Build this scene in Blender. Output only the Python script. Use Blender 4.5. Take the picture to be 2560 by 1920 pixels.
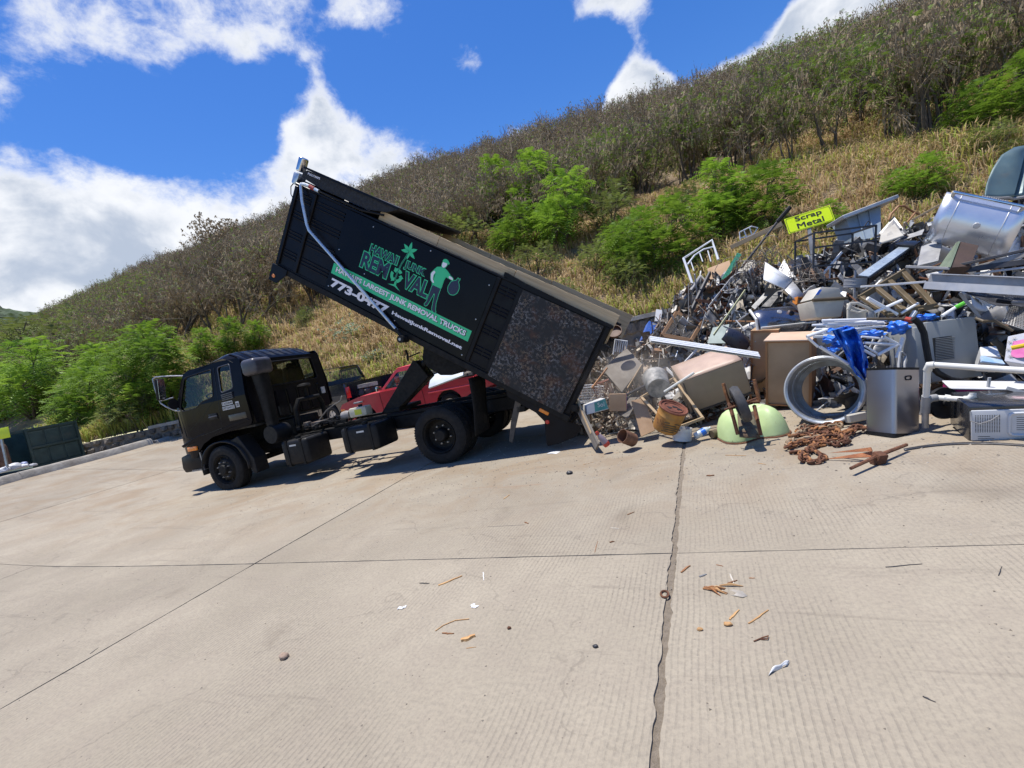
import bpy, bmesh, math, random
import numpy as np
from mathutils import Vector, Matrix, Euler, Quaternion, noise as mnoise

for _o in list(bpy.data.objects):
    bpy.data.objects.remove(_o)
SC = bpy.context.scene
COL = SC.collection
R = math.radians
rng = random.Random(11)
nr = np.random.default_rng(7)

# ------------------------------------------------------------------ camera
# world: X along the slab's cross joints, Y along its long joints, Z normal to the slab
PW, PH, FPX, CAM_H = 2560.0, 1920.0, 1155.0, 1.57
CR = Vector((0.90567648, 0.36747851, -0.2114466)).normalized()
CU = Vector((0.16888102, 0.14476426, 0.97494744))
CU = (CU - CR * CU.dot(CR)).normalized()
CF = CU.cross(CR).normalized()
CAM = Vector((0, 0, CAM_H))
cam_data = bpy.data.cameras.new('camera')
cam = bpy.data.objects.new('camera', cam_data)
COL.objects.link(cam)
cam_data.sensor_fit = 'HORIZONTAL'
cam_data.sensor_width = 36.0
cam_data.lens = FPX / PW * 36.0
cam_data.clip_start = 0.05
cam_data.clip_end = 3000
m3 = Matrix((CR, CU, -CF)).transposed()
cam.matrix_world = Matrix.Translation(CAM) @ m3.to_4x4()
SC.camera = cam

# ------------------------------------------------------------------ light
SUN = Vector((-0.195, 0.032, 1.0)).normalized()
sun_data = bpy.data.lights.new('sun', 'SUN')
sun_data.energy = 5.0
sun_data.angle = R(0.53)
sun_data.color = (1.0, 0.955, 0.88)
sun = bpy.data.objects.new('sun', sun_data)
COL.objects.link(sun)
sun.rotation_euler = (-SUN).to_track_quat('-Z', 'Y').to_euler()
sun.location = (0, 0, 40)
SC.view_settings.view_transform = 'Standard'
SC.view_settings.look = 'None'
SC.view_settings.gamma = 1.0
SC.view_settings.exposure = 0.33
SC.view_settings.use_curve_mapping = False
SC.cycles.max_bounces = 6
SC.cycles.transparent_max_bounces = 12
SC.cycles.use_denoising = True
SC.cycles.sample_clamp_indirect = 6.0


def ray(px, py):
    return CR * ((px - PW / 2) / FPX) + CU * (-(py - PH / 2) / FPX) + CF


def W(px, py, d):
    """world point seen at photo position (px, py), d metres in front of the camera"""
    return CAM + ray(px, py) * d


def G(px, py, z=0.0):
    r = ray(px, py)
    return CAM + r * ((z - CAM_H) / r.z)


def depth(p):
    return (Vector(p) - CAM).dot(CF)


def proj(p):
    q = Vector(p) - CAM
    z = q.dot(CF)
    return PW / 2 + FPX * q.dot(CR) / z, PH / 2 - FPX * q.dot(CU) / z, z


# ------------------------------------------------------------------ sky
world = bpy.data.worlds.new('World')
SC.world = world
world.use_nodes = True
wt = world.node_tree
wt.nodes.clear()


def wn(kind, **kw):
    n = wt.nodes.new(kind)
    for k, v in kw.items():
        setattr(n, k, v)
    return n


def wmath(op, a, b=None, clamp=False):
    n = wn('ShaderNodeMath', operation=op, use_clamp=clamp)
    for i, x in enumerate((a, b)):
        if x is None:
            continue
        if isinstance(x, (int, float)):
            n.inputs[i].default_value = x
        else:
            wt.links.new(x, n.inputs[i])
    return n.outputs[0]


def wsmooth(x, lo, hi, a=0.0, b=1.0):
    n = wn('ShaderNodeMapRange', interpolation_type='SMOOTHSTEP')
    wt.links.new(x, n.inputs[0])
    for i, v in enumerate((lo, hi, a, b)):
        n.inputs[i + 1].default_value = v
    return n.outputs[0]


tc = wn('ShaderNodeTexCoord')
DIR = tc.outputs['Generated']
sky = wn('ShaderNodeTexSky', sky_type='NISHITA', sun_disc=False)
sky.sun_elevation = math.asin(SUN.z)
sky.sun_rotation = math.atan2(SUN.x, SUN.y)
sky.air_density = 1.0
sky.dust_density = 0.25
sky.ozone_density = 2.2
hs = wn('ShaderNodeHueSaturation')
hs.inputs['Saturation'].default_value = 1.36
hs.inputs['Hue'].default_value = 0.513
hs.inputs['Value'].default_value = 1.42
wt.links.new(sky.outputs[0], hs.inputs['Color'])
# cloud field: wispy noise plus the cloud masses that stand in this sky
mp = wn('ShaderNodeMapping')
mp.inputs['Scale'].default_value = (1.0, 1.0, 1.35)
wt.links.new(DIR, mp.inputs['Vector'])


def wnoise(scale, detail, rough, off=(0, 0, 0), dist=0.0):
    a = wn('ShaderNodeVectorMath', operation='ADD')
    a.inputs[1].default_value = off
    wt.links.new(mp.outputs[0], a.inputs[0])
    n = wn('ShaderNodeTexNoise')
    n.inputs['Scale'].default_value = scale
    n.inputs['Detail'].default_value = detail
    n.inputs['Roughness'].default_value = rough
    n.inputs['Distortion'].default_value = dist
    wt.links.new(a.outputs[0], n.inputs['Vector'])
    return n.outputs['Fac']


n1 = wnoise(6.5, 10, 0.6, (3.1, 0.4, 1.7), 0.15)
n2 = wnoise(19.0, 9, 0.68, (0.2, 5.0, 2.0), 0.2)
field = wmath('ADD', wmath('MULTIPLY', n1, 1.15), wmath('MULTIPLY', n2, 0.55))
field = wmath('SUBTRACT', field, 0.36)
# (photo x, photo y, angular radius in photo pixels, weight)
CLOUDS = [(104, 798, 382, 0.30), (382, 694, 347, 0.30), (208, 555, 266, 0.24), (717, 648, 266, 0.26), (879, 486, 231, 0.26),
          (1076, 498, 197, 0.24), (1215, 486, 127, 0.26), (798, 312, 127, 0.26), (463, 544, 208, 0.20),
          (139, 139, 231, 0.20), (463, 127, 197, 0.20), (740, 69, 220, 0.25), (926, 69, 127, 0.28), (324, 23, 231, 0.20),
          (1585, 249, 93, 0.31), (1620, 370, 150, 0.37), (1527, 35, 150, 0.34), (1331, 370, 69, 0.20),
          (1990, 190, 190, 0.28), (2180, 95, 190, 0.28), (1840, 290, 120, 0.37), (2060, 40, 120, 0.31), (1851, 301, 116, 0.28), (2291, 23, 150, 0.25), (1174, 150, 64, 0.19),
          (23, 266, 69, 0.16), (1099, 683, 231, 0.22), (347, 833, 289, 0.26), (139, 648, 266, 0.20)]
CLOUDS += [(1588, 245, 105, .5), (1625, 365, 150, .5), (1800, 262, 130, .46), (1930, 200, 150, .46), (2080, 110, 160, .42), (1165, 150, 60, .34), (1300, 365, 70, .34)]
CLEAR = [(700, 205, 95, -.42), (560, 255, 130, -.36), (900, 200, 120, -.36), (330, 300, 150, -.3), (620, 330, 90, -.25), (1500, 130, 90, -.4), (1420, 230, 90, -.35), (1215, 255, 220, -.26), (486, 347, 197, -.22), (174, 382, 174, -.2), (1365, 174, 150, -.22), (1805, 104, 150, -.24),
         (602, 706, 69, -.1), (1134, 58, 127, -.2), (1874, 46, 104, -.15)]
acc = field
for (x, y, rad, wgt) in CLOUDS + CLEAR:
    dv = ray(x, y).normalized()
    dp = wn('ShaderNodeVectorMath', operation='DOT_PRODUCT')
    wt.links.new(DIR, dp.inputs[0])
    dp.inputs[1].default_value = dv
    offc = math.hypot(x - 1280, y - 960) / FPX
    ang = rad / FPX / (1 + offc * offc) ** 0.75
    acc = wmath('ADD', acc, wsmooth(dp.outputs['Value'], math.cos(ang * 1.2), math.cos(ang * 0.1), 0.0, wgt * (0.92 if wgt > 0 else 1.15)))
cover = wsmooth(acc, 0.56, 0.93)
thick = wsmooth(acc, 0.74, 1.10)
shade_n = wnoise(7.5, 6, 0.55, (7.3, 2.2, 9.1), 0.2)
sh = wmath('MULTIPLY', thick, wsmooth(shade_n, 0.36, 0.62))
ccol = wn('ShaderNodeMixRGB')
ccol.inputs[1].default_value = (8.3, 8.45, 8.7, 1)
ccol.inputs[2].default_value = (4.3, 4.9, 5.9, 1)
wt.links.new(sh, ccol.inputs[0])
mixc = wn('ShaderNodeMixRGB')
wt.links.new(wmath('MULTIPLY', cover, 0.96), mixc.inputs[0])
wt.links.new(hs.outputs[0], mixc.inputs[1])
wt.links.new(ccol.outputs[0], mixc.inputs[2])
bg = wn('ShaderNodeBackground')
bg.inputs['Strength'].default_value = 0.095
wt.links.new(mixc.outputs[0], bg.inputs['Color'])
wo = wn('ShaderNodeOutputWorld')
wt.links.new(bg.outputs[0], wo.inputs['Surface'])

# ------------------------------------------------------------------ materials
MATS = {}


def mix_node(nt, fac, a, b, blend='MIX'):
    n = nt.nodes.new('ShaderNodeMixRGB')
    n.blend_type = blend
    for i, x in ((0, fac), (1, a), (2, b)):
        if isinstance(x, (int, float)):
            n.inputs[i].default_value = x
        elif isinstance(x, tuple):
            n.inputs[i].default_value = (*x[:3], 1)
        else:
            nt.links.new(x, n.inputs[i])
    return n.outputs[0]


def ramp(nt, x, lo, hi, a=0.0, b=1.0):
    n = nt.nodes.new('ShaderNodeMapRange')
    n.interpolation_type = 'SMOOTHSTEP'
    nt.links.new(x, n.inputs[0])
    for i, v in enumerate((lo, hi, a, b)):
        n.inputs[i + 1].default_value = v
    return n.outputs[0]


def tnoise(nt, vec, scale, detail=4, rough=0.55, dist=0.0, kind='ShaderNodeTexNoise'):
    n = nt.nodes.new(kind)
    n.inputs['Scale'].default_value = scale
    if kind == 'ShaderNodeTexNoise':
        n.inputs['Detail'].default_value = detail
        n.inputs['Roughness'].default_value = rough
        n.inputs['Distortion'].default_value = dist
    nt.links.new(vec, n.inputs['Vector'])
    return n.outputs['Fac'] if kind == 'ShaderNodeTexNoise' else n.outputs['Distance']


def mat(name, c, c2=None, scale=6.0, rough=0.6, metal=0.0, bump=0.0, bscale=None, rust=0.0, rustc=(0.16, 0.055, 0.02),
        rscale=5.0, dirt=0.0, dirtc=(0.16, 0.12, 0.08), coat=0.0, vary=0.0, trans=0.0, stretch=(1, 1, 1), spec=0.5, attr=None, rvar=0.12):
    """one procedural material: two-tone noise, optional rust blooms, dust, bump and per-object tint"""
    if name in MATS:
        return MATS[name]
    m = bpy.data.materials.new(name)
    m.use_nodes = True
    nt = m.node_tree
    b = nt.nodes['Principled BSDF']
    tcn = nt.nodes.new('ShaderNodeTexCoord')
    mpn = nt.nodes.new('ShaderNodeMapping')
    mpn.inputs['Scale'].default_value = stretch
    oi = nt.nodes.new('ShaderNodeObjectInfo')
    sc_ = nt.nodes.new('ShaderNodeVectorMath')
    sc_.operation = 'SCALE'
    sc_.inputs['Scale'].default_value = 37.0
    cx = nt.nodes.new('ShaderNodeCombineXYZ')
    for i in range(3):
        nt.links.new(oi.outputs['Random'], cx.inputs[i])
    nt.links.new(cx.outputs[0], sc_.inputs[0])
    ad = nt.nodes.new('ShaderNodeVectorMath')
    nt.links.new(tcn.outputs['Object'], ad.inputs[0])
    nt.links.new(sc_.outputs[0], ad.inputs[1])
    nt.links.new(ad.outputs[0], mpn.inputs['Vector'])
    V = mpn.outputs[0]
    c2 = c2 or tuple(x * 0.8 for x in c)
    f0 = tnoise(nt, V, scale, 6, 0.6)
    col = mix_node(nt, ramp(nt, f0, 0.32, 0.68), c, c2)
    if attr:
        at = nt.nodes.new('ShaderNodeAttribute')
        at.attribute_name = attr
        col = mix_node(nt, 1.0, col, at.outputs['Color'], 'MULTIPLY')
    if vary:
        v = nt.nodes.new('ShaderNodeHueSaturation')
        mr = nt.nodes.new('ShaderNodeMapRange')
        nt.links.new(oi.outputs['Random'], mr.inputs[0])
        mr.inputs[3].default_value = 1 - vary
        mr.inputs[4].default_value = 1 + vary
        nt.links.new(mr.outputs[0], v.inputs['Value'])
        nt.links.new(col, v.inputs['Color'])
        col = v.outputs[0]
    rfac = ramp(nt, tnoise(nt, V, scale * 2.3, 5, 0.6), 0.3, 0.7, max(0.03, rough - rvar), min(1, rough + rvar))
    mval = metal
    if dirt:
        d = ramp(nt, tnoise(nt, V, scale * 0.7, 7, 0.65, 0.4), 0.62 - 0.3 * dirt, 0.85 - 0.25 * dirt)
        d2 = nt.nodes.new('ShaderNodeMath')
        d2.operation = 'MULTIPLY'
        d2.inputs[1].default_value = min(1, 0.35 + dirt * 0.6)
        nt.links.new(d, d2.inputs[0])
        col = mix_node(nt, d2.outputs[0], col, dirtc)
        rfac = mix_node(nt, d2.outputs[0], rfac, (0.85, 0.85, 0.85))
    if rust:
        r0 = ramp(nt, tnoise(nt, V, rscale, 9, 0.68, 0.6), 0.72 - 0.4 * rust, 0.80 - 0.34 * rust)
        rc = mix_node(nt, ramp(nt, tnoise(nt, V, rscale * 4, 5), 0.35, 0.65), rustc, tuple(x * 0.4 for x in rustc))
        col = mix_node(nt, r0, col, rc)
        rfac = mix_node(nt, r0, rfac, (0.9, 0.9, 0.9))
        if metal:
            mval = ramp(nt, r0, 0, 1, metal, 0.0)
    nt.links.new(col, b.inputs['Base Color'])
    nt.links.new(rfac, b.inputs['Roughness'])
    if isinstance(mval, (int, float)):
        b.inputs['Metallic'].default_value = mval
    else:
        nt.links.new(mval, b.inputs['Metallic'])
    b.inputs['Specular IOR Level'].default_value = spec
    b.inputs['Coat Weight'].default_value = coat
    if bump:
        bn = nt.nodes.new('ShaderNodeBump')
        bn.inputs['Strength'].default_value = bump
        bn.inputs['Distance'].default_value = 0.02
        nt.links.new(tnoise(nt, V, bscale or scale * 5, 6, 0.62), bn.inputs['Height'])
        nt.links.new(bn.outputs[0], b.inputs['Normal'])
    if trans:
        out = nt.nodes['Material Output']
        tr = nt.nodes.new('ShaderNodeBsdfTranslucent')
        nt.links.new(col, tr.inputs['Color'])
        mx = nt.nodes.new('ShaderNodeMixShader')
        mx.inputs[0].default_value = trans
        nt.links.new(b.outputs[0], mx.inputs[1])
        nt.links.new(tr.outputs[0], mx.inputs[2])
        nt.links.new(mx.outputs[0], out.inputs['Surface'])
    MATS[name] = m
    return m


def glass_mat(name, tint=(0.6, 0.68, 0.66), dark=0.35):
    m = bpy.data.materials.new(name)
    m.use_nodes = True
    nt = m.node_tree
    nt.nodes.remove(nt.nodes['Principled BSDF'])
    out = nt.nodes['Material Output']
    tr = nt.nodes.new('ShaderNodeBsdfTransparent')
    tr.inputs[0].default_value = (*[t * (1 - dark) for t in tint], 1)
    gl = nt.nodes.new('ShaderNodeBsdfGlossy')
    gl.inputs['Roughness'].default_value = 0.03
    lw = nt.nodes.new('ShaderNodeLayerWeight')
    lw.inputs['Blend'].default_value = 0.5
    pw = nt.nodes.new('ShaderNodeMath')
    pw.operation = 'POWER'
    pw.inputs[1].default_value = 4.0
    nt.links.new(lw.outputs['Facing'], pw.inputs[0])
    mx = nt.nodes.new('ShaderNodeMixShader')
    nt.links.new(ramp(nt, pw.outputs[0], 0.0, 1.0, 0.035, 0.85), mx.inputs[0])
    nt.links.new(tr.outputs[0], mx.inputs[1])
    nt.links.new(gl.outputs[0], mx.inputs[2])
    nt.links.new(mx.outputs[0], out.inputs['Surface'])
    MATS[name] = m
    return m


# ------------------------------------------------------------------ mesh building
def rotm(rx=0, ry=0, rz=0):
    return Euler((R(rx), R(ry), R(rz)), 'XYZ').to_matrix().to_4x4()


def T(x, y=None, z=None):
    return Matrix.Translation(Vector(x) if y is None else Vector((x, y, z)))


class MB:
    def __init__(self):
        self.v, self.f, self.fm = [], [], []
        self.mi = 0

    def add(self, vs, fs, M=None):
        k = len(self.v)
        if M is None:
            self.v += [tuple(p) for p in vs]
        else:
            self.v += [tuple(M @ Vector(p)) for p in vs]
        for q in fs:
            self.f.append(tuple(i + k for i in q))
            self.fm.append(self.mi)
        return self

    def box(self, c, s, M=None, rot=None):
        x, y, z = s[0] / 2, s[1] / 2, s[2] / 2
        vs = [Vector(p) for p in ((-x, -y, -z), (x, -y, -z), (x, y, -z), (-x, y, -z), (-x, -y, z), (x, -y, z), (x, y, z), (-x, y, z))]
        if rot:
            rm = rotm(*rot).to_3x3()
            vs = [rm @ p for p in vs]
        vs = [p + Vector(c) for p in vs]
        return self.add(vs, [(0, 3, 2, 1), (4, 5, 6, 7), (0, 1, 5, 4), (1, 2, 6, 5), (2, 3, 7, 6), (3, 0, 4, 7)], M)

    def bb(self, x0, x1, y0, y1, z0, z1, M=None):
        return self.box(((x0 + x1) / 2, (y0 + y1) / 2, (z0 + z1) / 2), (abs(x1 - x0), abs(y1 - y0), abs(z1 - z0)), M)

    def tube(self, pts, r, n=8, M=None, closed=False, cap=True):
        pts = [Vector(p) for p in pts]
        m = len(pts)
        rs = r if isinstance(r, (list, tuple)) else [r] * m
        vs, fs = [], []
        t0 = (pts[1] - pts[0]).normalized()
        u = t0.orthogonal().normalized()
        for i in range(m):
            if closed:
                t = (pts[(i + 1) % m] - pts[i - 1])
            elif i == 0:
                t = pts[1] - pts[0]
            elif i == m - 1:
                t = pts[-1] - pts[-2]
            else:
                t = (pts[i + 1] - pts[i]).normalized() + (pts[i] - pts[i - 1]).normalized()
            if t.length < 1e-9:
                t = t0
            t = t.normalized()
            u = (u - t * u.dot(t))
            u = u.normalized() if u.length > 1e-6 else t.orthogonal().normalized()
            w = t.cross(u)
            for k in range(n):
                a = 2 * math.pi * k / n
                vs.append(pts[i] + (u * math.cos(a) + w * math.sin(a)) * rs[i])
        for i in range(m if closed else m - 1):
            j = (i + 1) % m
            for k in range(n):
                l = (k + 1) % n
                fs.append((i * n + k, i * n + l, j * n + l, j * n + k))
        if cap and not closed:
            fs.append(tuple(range(n - 1, -1, -1)))
            fs.append(tuple((m - 1) * n + k for k in range(n)))
        return self.add(vs, fs, M)

    def cyl(self, p0, p1, r0, r1=None, n=16, M=None, cap=True):
        return self.tube([p0, p1], [r0, r0 if r1 is None else r1], n, M, cap=cap)

    def lathe(self, prof, n=24, M=None, closed=False, a0=0.0, a1=360.0):
        """profile of (radius, z) turned about local Z"""
        full = abs(a1 - a0) > 359.9
        k = n if full else n + 1
        vs, fs = [], []
        for (r, z) in prof:
            for i in range(k):
                a = R(a0 + (a1 - a0) * i / n)
                vs.append((r * math.cos(a), r * math.sin(a), z))
        mm = len(prof)
        for j in range(mm if closed else mm - 1):
            j2 = (j + 1) % mm
            for i in range(n):
                i2 = (i + 1) % k
                fs.append((j * k + i, j * k + i2, j2 * k + i2, j2 * k + i))
        return self.add(vs, fs, M)

    def prism(self, poly, y0, y1, M=None):
        """polygon in local XZ extruded along Y"""
        n = len(poly)
        vs = [(p[0], y0, p[1]) for p in poly] + [(p[0], y1, p[1]) for p in poly]
        fs = [tuple(range(n)), tuple(range(2 * n - 1, n - 1, -1))]
        for i in range(n):
            j = (i + 1) % n
            fs.append((j, i, n + i, n + j))
        return self.add(vs, fs, M)

    def sheet(self, fn, nu, nv, M=None, thick=0.0):
        vs = [Vector(fn(i / nu, j / nv)) for j in range(nv + 1) for i in range(nu + 1)]
        fs = [(j * (nu + 1) + i, j * (nu + 1) + i + 1, (j + 1) * (nu + 1) + i + 1, (j + 1) * (nu + 1) + i) for j in range(nv) for i in range(nu)]
        return self.add(vs, fs, M)

    def mesh(self, name, mats, smooth=35, bevel=0.0, seg=2):
        me = bpy.data.meshes.new(name)
        me.from_pydata(self.v, [], self.f)
        mats = mats if isinstance(mats, (list, tuple)) else [mats]
        for m in mats:
            me.materials.append(m)
        if len(mats) > 1:
            me.polygons.foreach_set('material_index', self.fm)
        bm = bmesh.new()
        bm.from_mesh(me)
        bmesh.ops.recalc_face_normals(bm, faces=bm.faces)
        if bevel:
            es = [e for e in bm.edges if len(e.link_faces) == 2 and e.calc_face_angle(0) > 0.5]
            bmesh.ops.bevel(bm, geom=es, offset=bevel, segments=seg, affect='EDGES', clamp_overlap=True, profile=0.5)
        bm.to_mesh(me)
        bm.free()
        if smooth:
            me.shade_smooth()
            me.set_sharp_from_angle(angle=R(smooth))
        me.update()
        return me

    def build(self, name, mats, parent=None, smooth=35, bevel=0.0, seg=2, M=None, thick=0.0):
        o = bpy.data.objects.new(name, self.mesh(name, mats, smooth, bevel, seg))
        COL.objects.link(o)
        if parent:
            o.parent = parent
        if M is not None:
            o.matrix_local = M
        if thick:
            md = o.modifiers.new('thickness', 'SOLIDIFY')
            md.thickness = thick
        return o


def link(name, me, parent=None, M=None):
    o = bpy.data.objects.new(name, me)
    COL.objects.link(o)
    if parent:
        o.parent = parent
    if M is not None:
        o.matrix_local = M
    return o


def tag(o, label, cat, group=None):
    o['label'] = label
    o['category'] = cat
    o['kind'] = 'thing'
    if group:
        o['group'] = group
    return o


def struct(o):
    o['kind'] = 'structure'
    return o


def thing(name, label, cat, M=None, group=None):
    o = bpy.data.objects.new(name, None)
    COL.objects.link(o)
    o.empty_display_size = 0.1
    if M is not None:
        o.matrix_world = M
    return tag(o, label, cat, group)


def copy_tree(o, parent=None):
    c = o.copy()
    COL.objects.link(c)
    c.parent = parent
    for ch in o.children:
        copy_tree(ch, c)
    return c


def curve_mesh(name, splines, thick, material, offset=0.0):
    """closed 2D outlines (holes alternate) filled and given a thickness; local XY plane"""
    cu = bpy.data.curves.new(name, 'CURVE')
    cu.dimensions = '2D'
    cu.fill_mode = 'BOTH'
    cu.extrude = thick / 2
    cu.offset = offset
    for pts in splines:
        s = cu.splines.new('POLY')
        s.points.add(len(pts) - 1)
        for p, q in zip(s.points, pts):
            p.co = (q[0], q[1], 0, 1)
        s.use_cyclic_u = True
    o = bpy.data.objects.new(name, cu)
    me = bpy.data.meshes.new_from_object(o)
    bpy.data.objects.remove(o)
    me.name = name
    me.materials.clear()
    me.materials.append(material)
    return me


def text_mesh(name, s, size, thick, material, offset=0.0, sx=1.0, shear=0.0, align='LEFT', space=1.0, line=1.0):
    cu = bpy.data.curves.new(name, 'FONT')
    cu.body = s
    cu.size = size
    cu.extrude = thick / 2
    cu.offset = offset
    cu.shear = shear
    cu.align_x = align
    cu.space_character = space
    cu.space_line = line
    cu.resolution_u = 4
    o = bpy.data.objects.new(name, cu)
    me = bpy.data.meshes.new_from_object(o)
    bpy.data.objects.remove(o)
    me.name = name
    me.materials.clear()
    me.materials.append(material)
    if sx != 1.0:
        me.transform(Matrix.Diagonal((sx, 1, 1, 1)))
    return me


def camM(px, py, d, rx=0, ry=0, rz=0, on_ground=False):
    """frame at a photo position: x to the right, z up the picture, y away; then turned by rx, ry, rz degrees"""
    p = G(px, py) if on_ground else W(px, py, d)
    B = Matrix((CR, CF, CU)).transposed().to_4x4()
    return Matrix.Translation(p) @ B @ rotm(rx, ry, rz)


def upright(p, rz=0, rx=0, ry=0):
    """frame standing on the slab: z up, turned rz degrees"""
    return Matrix.Translation(Vector(p)) @ rotm(0, 0, rz) @ rotm(rx, ry, 0)

# ------------------------------------------------------------------ terrain
GU = Vector((0.15, 0.09, 0.985)).normalized()      # plumb direction: the yard itself lies on a slope


def sp(x, k=0.8):
    return math.log1p(math.exp(min(50, k * x))) / k


def road(x, y):
    z = 0.118 * (sp(-x - 10) - sp(-x - 19.5)) + 0.055 * (sp(y - 9.3, 1.6) - sp(y - 16, 1.2))
    if x < -5 or y > 9:
        return z
    return z * 0.999


def lerp_tab(tab, x):
    if x <= tab[0][0]:
        return tab[0][1]
    for (a, va), (b, vb) in zip(tab, tab[1:]):
        if x <= b:
            t = (x - a) / (b - a)
            return va + (vb - va) * t
    return tab[-1][1]


FOOT = [(-60, 9.0), (-26, 9.4), (-21.5, 9.8), (-19, 11.6), (-8, 13.3), (0, 14.7), (40, 14.7)]
FOOTZ = [(-60, 1.7), (-19, 1.62), (-8, 1.42), (-2, 1.72), (40, 1.9)]
RIDGE = [(-170, 15), (-130, 27.0), (-109, 29.6), (-84, 30.2), (-59, 29.0), (-27, 27.0), (2, 24.0), (18, 23.6), (60, 26)]
RY = 58.0


def hill(x, y):
    fy, fz, rz = lerp_tab(FOOT, x), lerp_tab(FOOTZ, x), lerp_tab(RIDGE, x)
    t = (y - fy) / (RY - fy)
    if t < 0.86:
        g = t
    else:
        q = min(t - 0.86, 1.2)
        g = 0.86 + q - 1.55 * q * q
    z = fz + (rz - fz) * g
    w = max(0, min(1, (y - fy) / 4))
    n = mnoise.noise(Vector((x * 0.12, y * 0.12, 0.3))) * 0.8 + mnoise.noise(Vector((x * 0.4, y * 0.4, 3.3))) * 0.3
    return z + n * w


def hit_hill(px, py):
    r = ray(px, py)
    t = 8.0
    while t < 260:
        p = CAM + r * t
        if p.y > lerp_tab(FOOT, p.x) and p.z < hill(p.x, p.y):
            return p
        t += 0.15
    return None


# ------------------------------------------------------------------ yard
def concrete_material():
    m = bpy.data.materials.new('tined_concrete')
    m.use_nodes = True
    nt = m.node_tree
    b = nt.nodes['Principled BSDF']
    geo = nt.nodes.new('ShaderNodeNewGeometry')
    P = geo.outputs['Position']
    sep = nt.nodes.new('ShaderNodeSeparateXYZ')
    nt.links.new(P, sep.inputs[0])

    def mth(op, a, c=None, clamp=False):
        n = nt.nodes.new('ShaderNodeMath')
        n.operation = op
        n.use_clamp = clamp
        for i, x in enumerate((a, c)):
            if x is None:
                continue
            if isinstance(x, (int, float)):
                n.inputs[i].default_value = x
            else:
                nt.links.new(x, n.inputs[i])
        return n.outputs[0]
    big = tnoise(nt, P, 0.55, 8, 0.62, 0.3)
    mid = tnoise(nt, P, 3.2, 8, 0.65, 0.5)
    fine = tnoise(nt, P, 42, 5, 0.7)
    grit = tnoise(nt, P, 150, 3, 0.6)
    col = mix_node(nt, ramp(nt, big, 0.3, 0.7), (0.352, 0.305, 0.234), (0.275, 0.237, 0.180))
    col = mix_node(nt, ramp(nt, mid, 0.38, 0.72, 0, 0.7), col, (0.285, 0.242, 0.188))
    col = mix_node(nt, ramp(nt, fine, 0.35, 0.75, 0, 0.45), col, (0.17, 0.15, 0.125))
    # ground-in dirt and rust where the scrap is tipped
    yy = ramp(nt, sep.outputs['Y'], 2.7, 5.6)
    st = mth('MULTIPLY', yy, ramp(nt, tnoise(nt, P, 1.1, 8, 0.68, 0.7), 0.40, 0.66))
    col = mix_node(nt, mth('MULTIPLY', st, 0.55), col, (0.235, 0.165, 0.10))
    # drag and tyre marks, drawn out along the yard
    mpn = nt.nodes.new('ShaderNodeMapping')
    mpn.inputs['Rotation'].default_value = (0, 0, R(12))
    mpn.inputs['Scale'].default_value = (0.18, 1.9, 1)
    nt.links.new(P, mpn.inputs['Vector'])
    sk = ramp(nt, tnoise(nt, mpn.outputs[0], 2.3, 9, 0.7, 1.2), 0.56, 0.74)
    col = mix_node(nt, mth('MULTIPLY', sk, 0.45), col, (0.12, 0.10, 0.082))
    rs = mth('MULTIPLY', ramp(nt, sep.outputs['Y'], 4.2, 5.6), ramp(nt, tnoise(nt, mpn.outputs[0], 1.5, 9, 0.7, 0.9), 0.57, 0.72))
    rs = mth('MULTIPLY', rs, ramp(nt, sep.outputs['X'], -4.2, -2.0))
    col = mix_node(nt, mth('MULTIPLY', rs, 0.8), col, (0.27, 0.125, 0.055))
    oil = ramp(nt, tnoise(nt, P, 0.8, 9, 0.66, 0.8), 0.58, 0.72)
    col = mix_node(nt, mth('MULTIPLY', oil, 0.4), col, (0.15, 0.122, 0.092))
    # dark specks and pale chips
    vo = nt.nodes.new('ShaderNodeTexVoronoi')
    vo.inputs['Scale'].default_value = 17
    nt.links.new(P, vo.inputs['Vector'])
    spot = mth('MULTIPLY', ramp(nt, vo.outputs['Distance'], 0.10, 0.05), ramp(nt, mid, 0.5, 0.56))
    col = mix_node(nt, mth('MULTIPLY', spot, 0.7), col, (0.075, 0.06, 0.05))
    # tined grooves run along Y
    wob = mth('MULTIPLY', tnoise(nt, P, 0.9, 4, 0.5), 0.10)
    ph = mth('MULTIPLY', mth('ADD', sep.outputs['X'], wob), 2 * math.pi / 0.031)
    g1 = mth('SINE', ph)
    groove = ramp(nt, g1, 0.35, 0.95)
    wear = ramp(nt, tnoise(nt, P, 0.75, 6, 0.6, 0.4), 0.36, 0.60)
    wear = mth('MULTIPLY', wear, ramp(nt, sep.outputs['Y'], 6.2, 3.2))
    wear = mth('MULTIPLY', wear, ramp(nt, fine, 0.30, 0.55))
    gv = mth('MULTIPLY', groove, wear)
    col = mix_node(nt, mth('MULTIPLY', gv, 0.27), col, (0.11, 0.095, 0.08))
    # hairline cracks
    cv = nt.nodes.new('ShaderNodeTexVoronoi')
    cv.feature = 'DISTANCE_TO_EDGE'
    cv.inputs['Scale'].default_value = 0.42
    dn = nt.nodes.new('ShaderNodeVectorMath')
    dn.operation = 'ADD'
    tn = nt.nodes.new('ShaderNodeTexNoise')
    tn.inputs['Scale'].default_value = 2.2
    tn.inputs['Detail'].default_value = 6
    nt.links.new(P, tn.inputs['Vector'])
    nt.links.new(P, dn.inputs[0])
    nt.links.new(tn.outputs['Color'], dn.inputs[1])
    nt.links.new(dn.outputs[0], cv.inputs['Vector'])
    ck = mth('MULTIPLY', ramp(nt, cv.outputs['Distance'], 0.006, 0.002), ramp(nt, mid, 0.42, 0.55))
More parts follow.
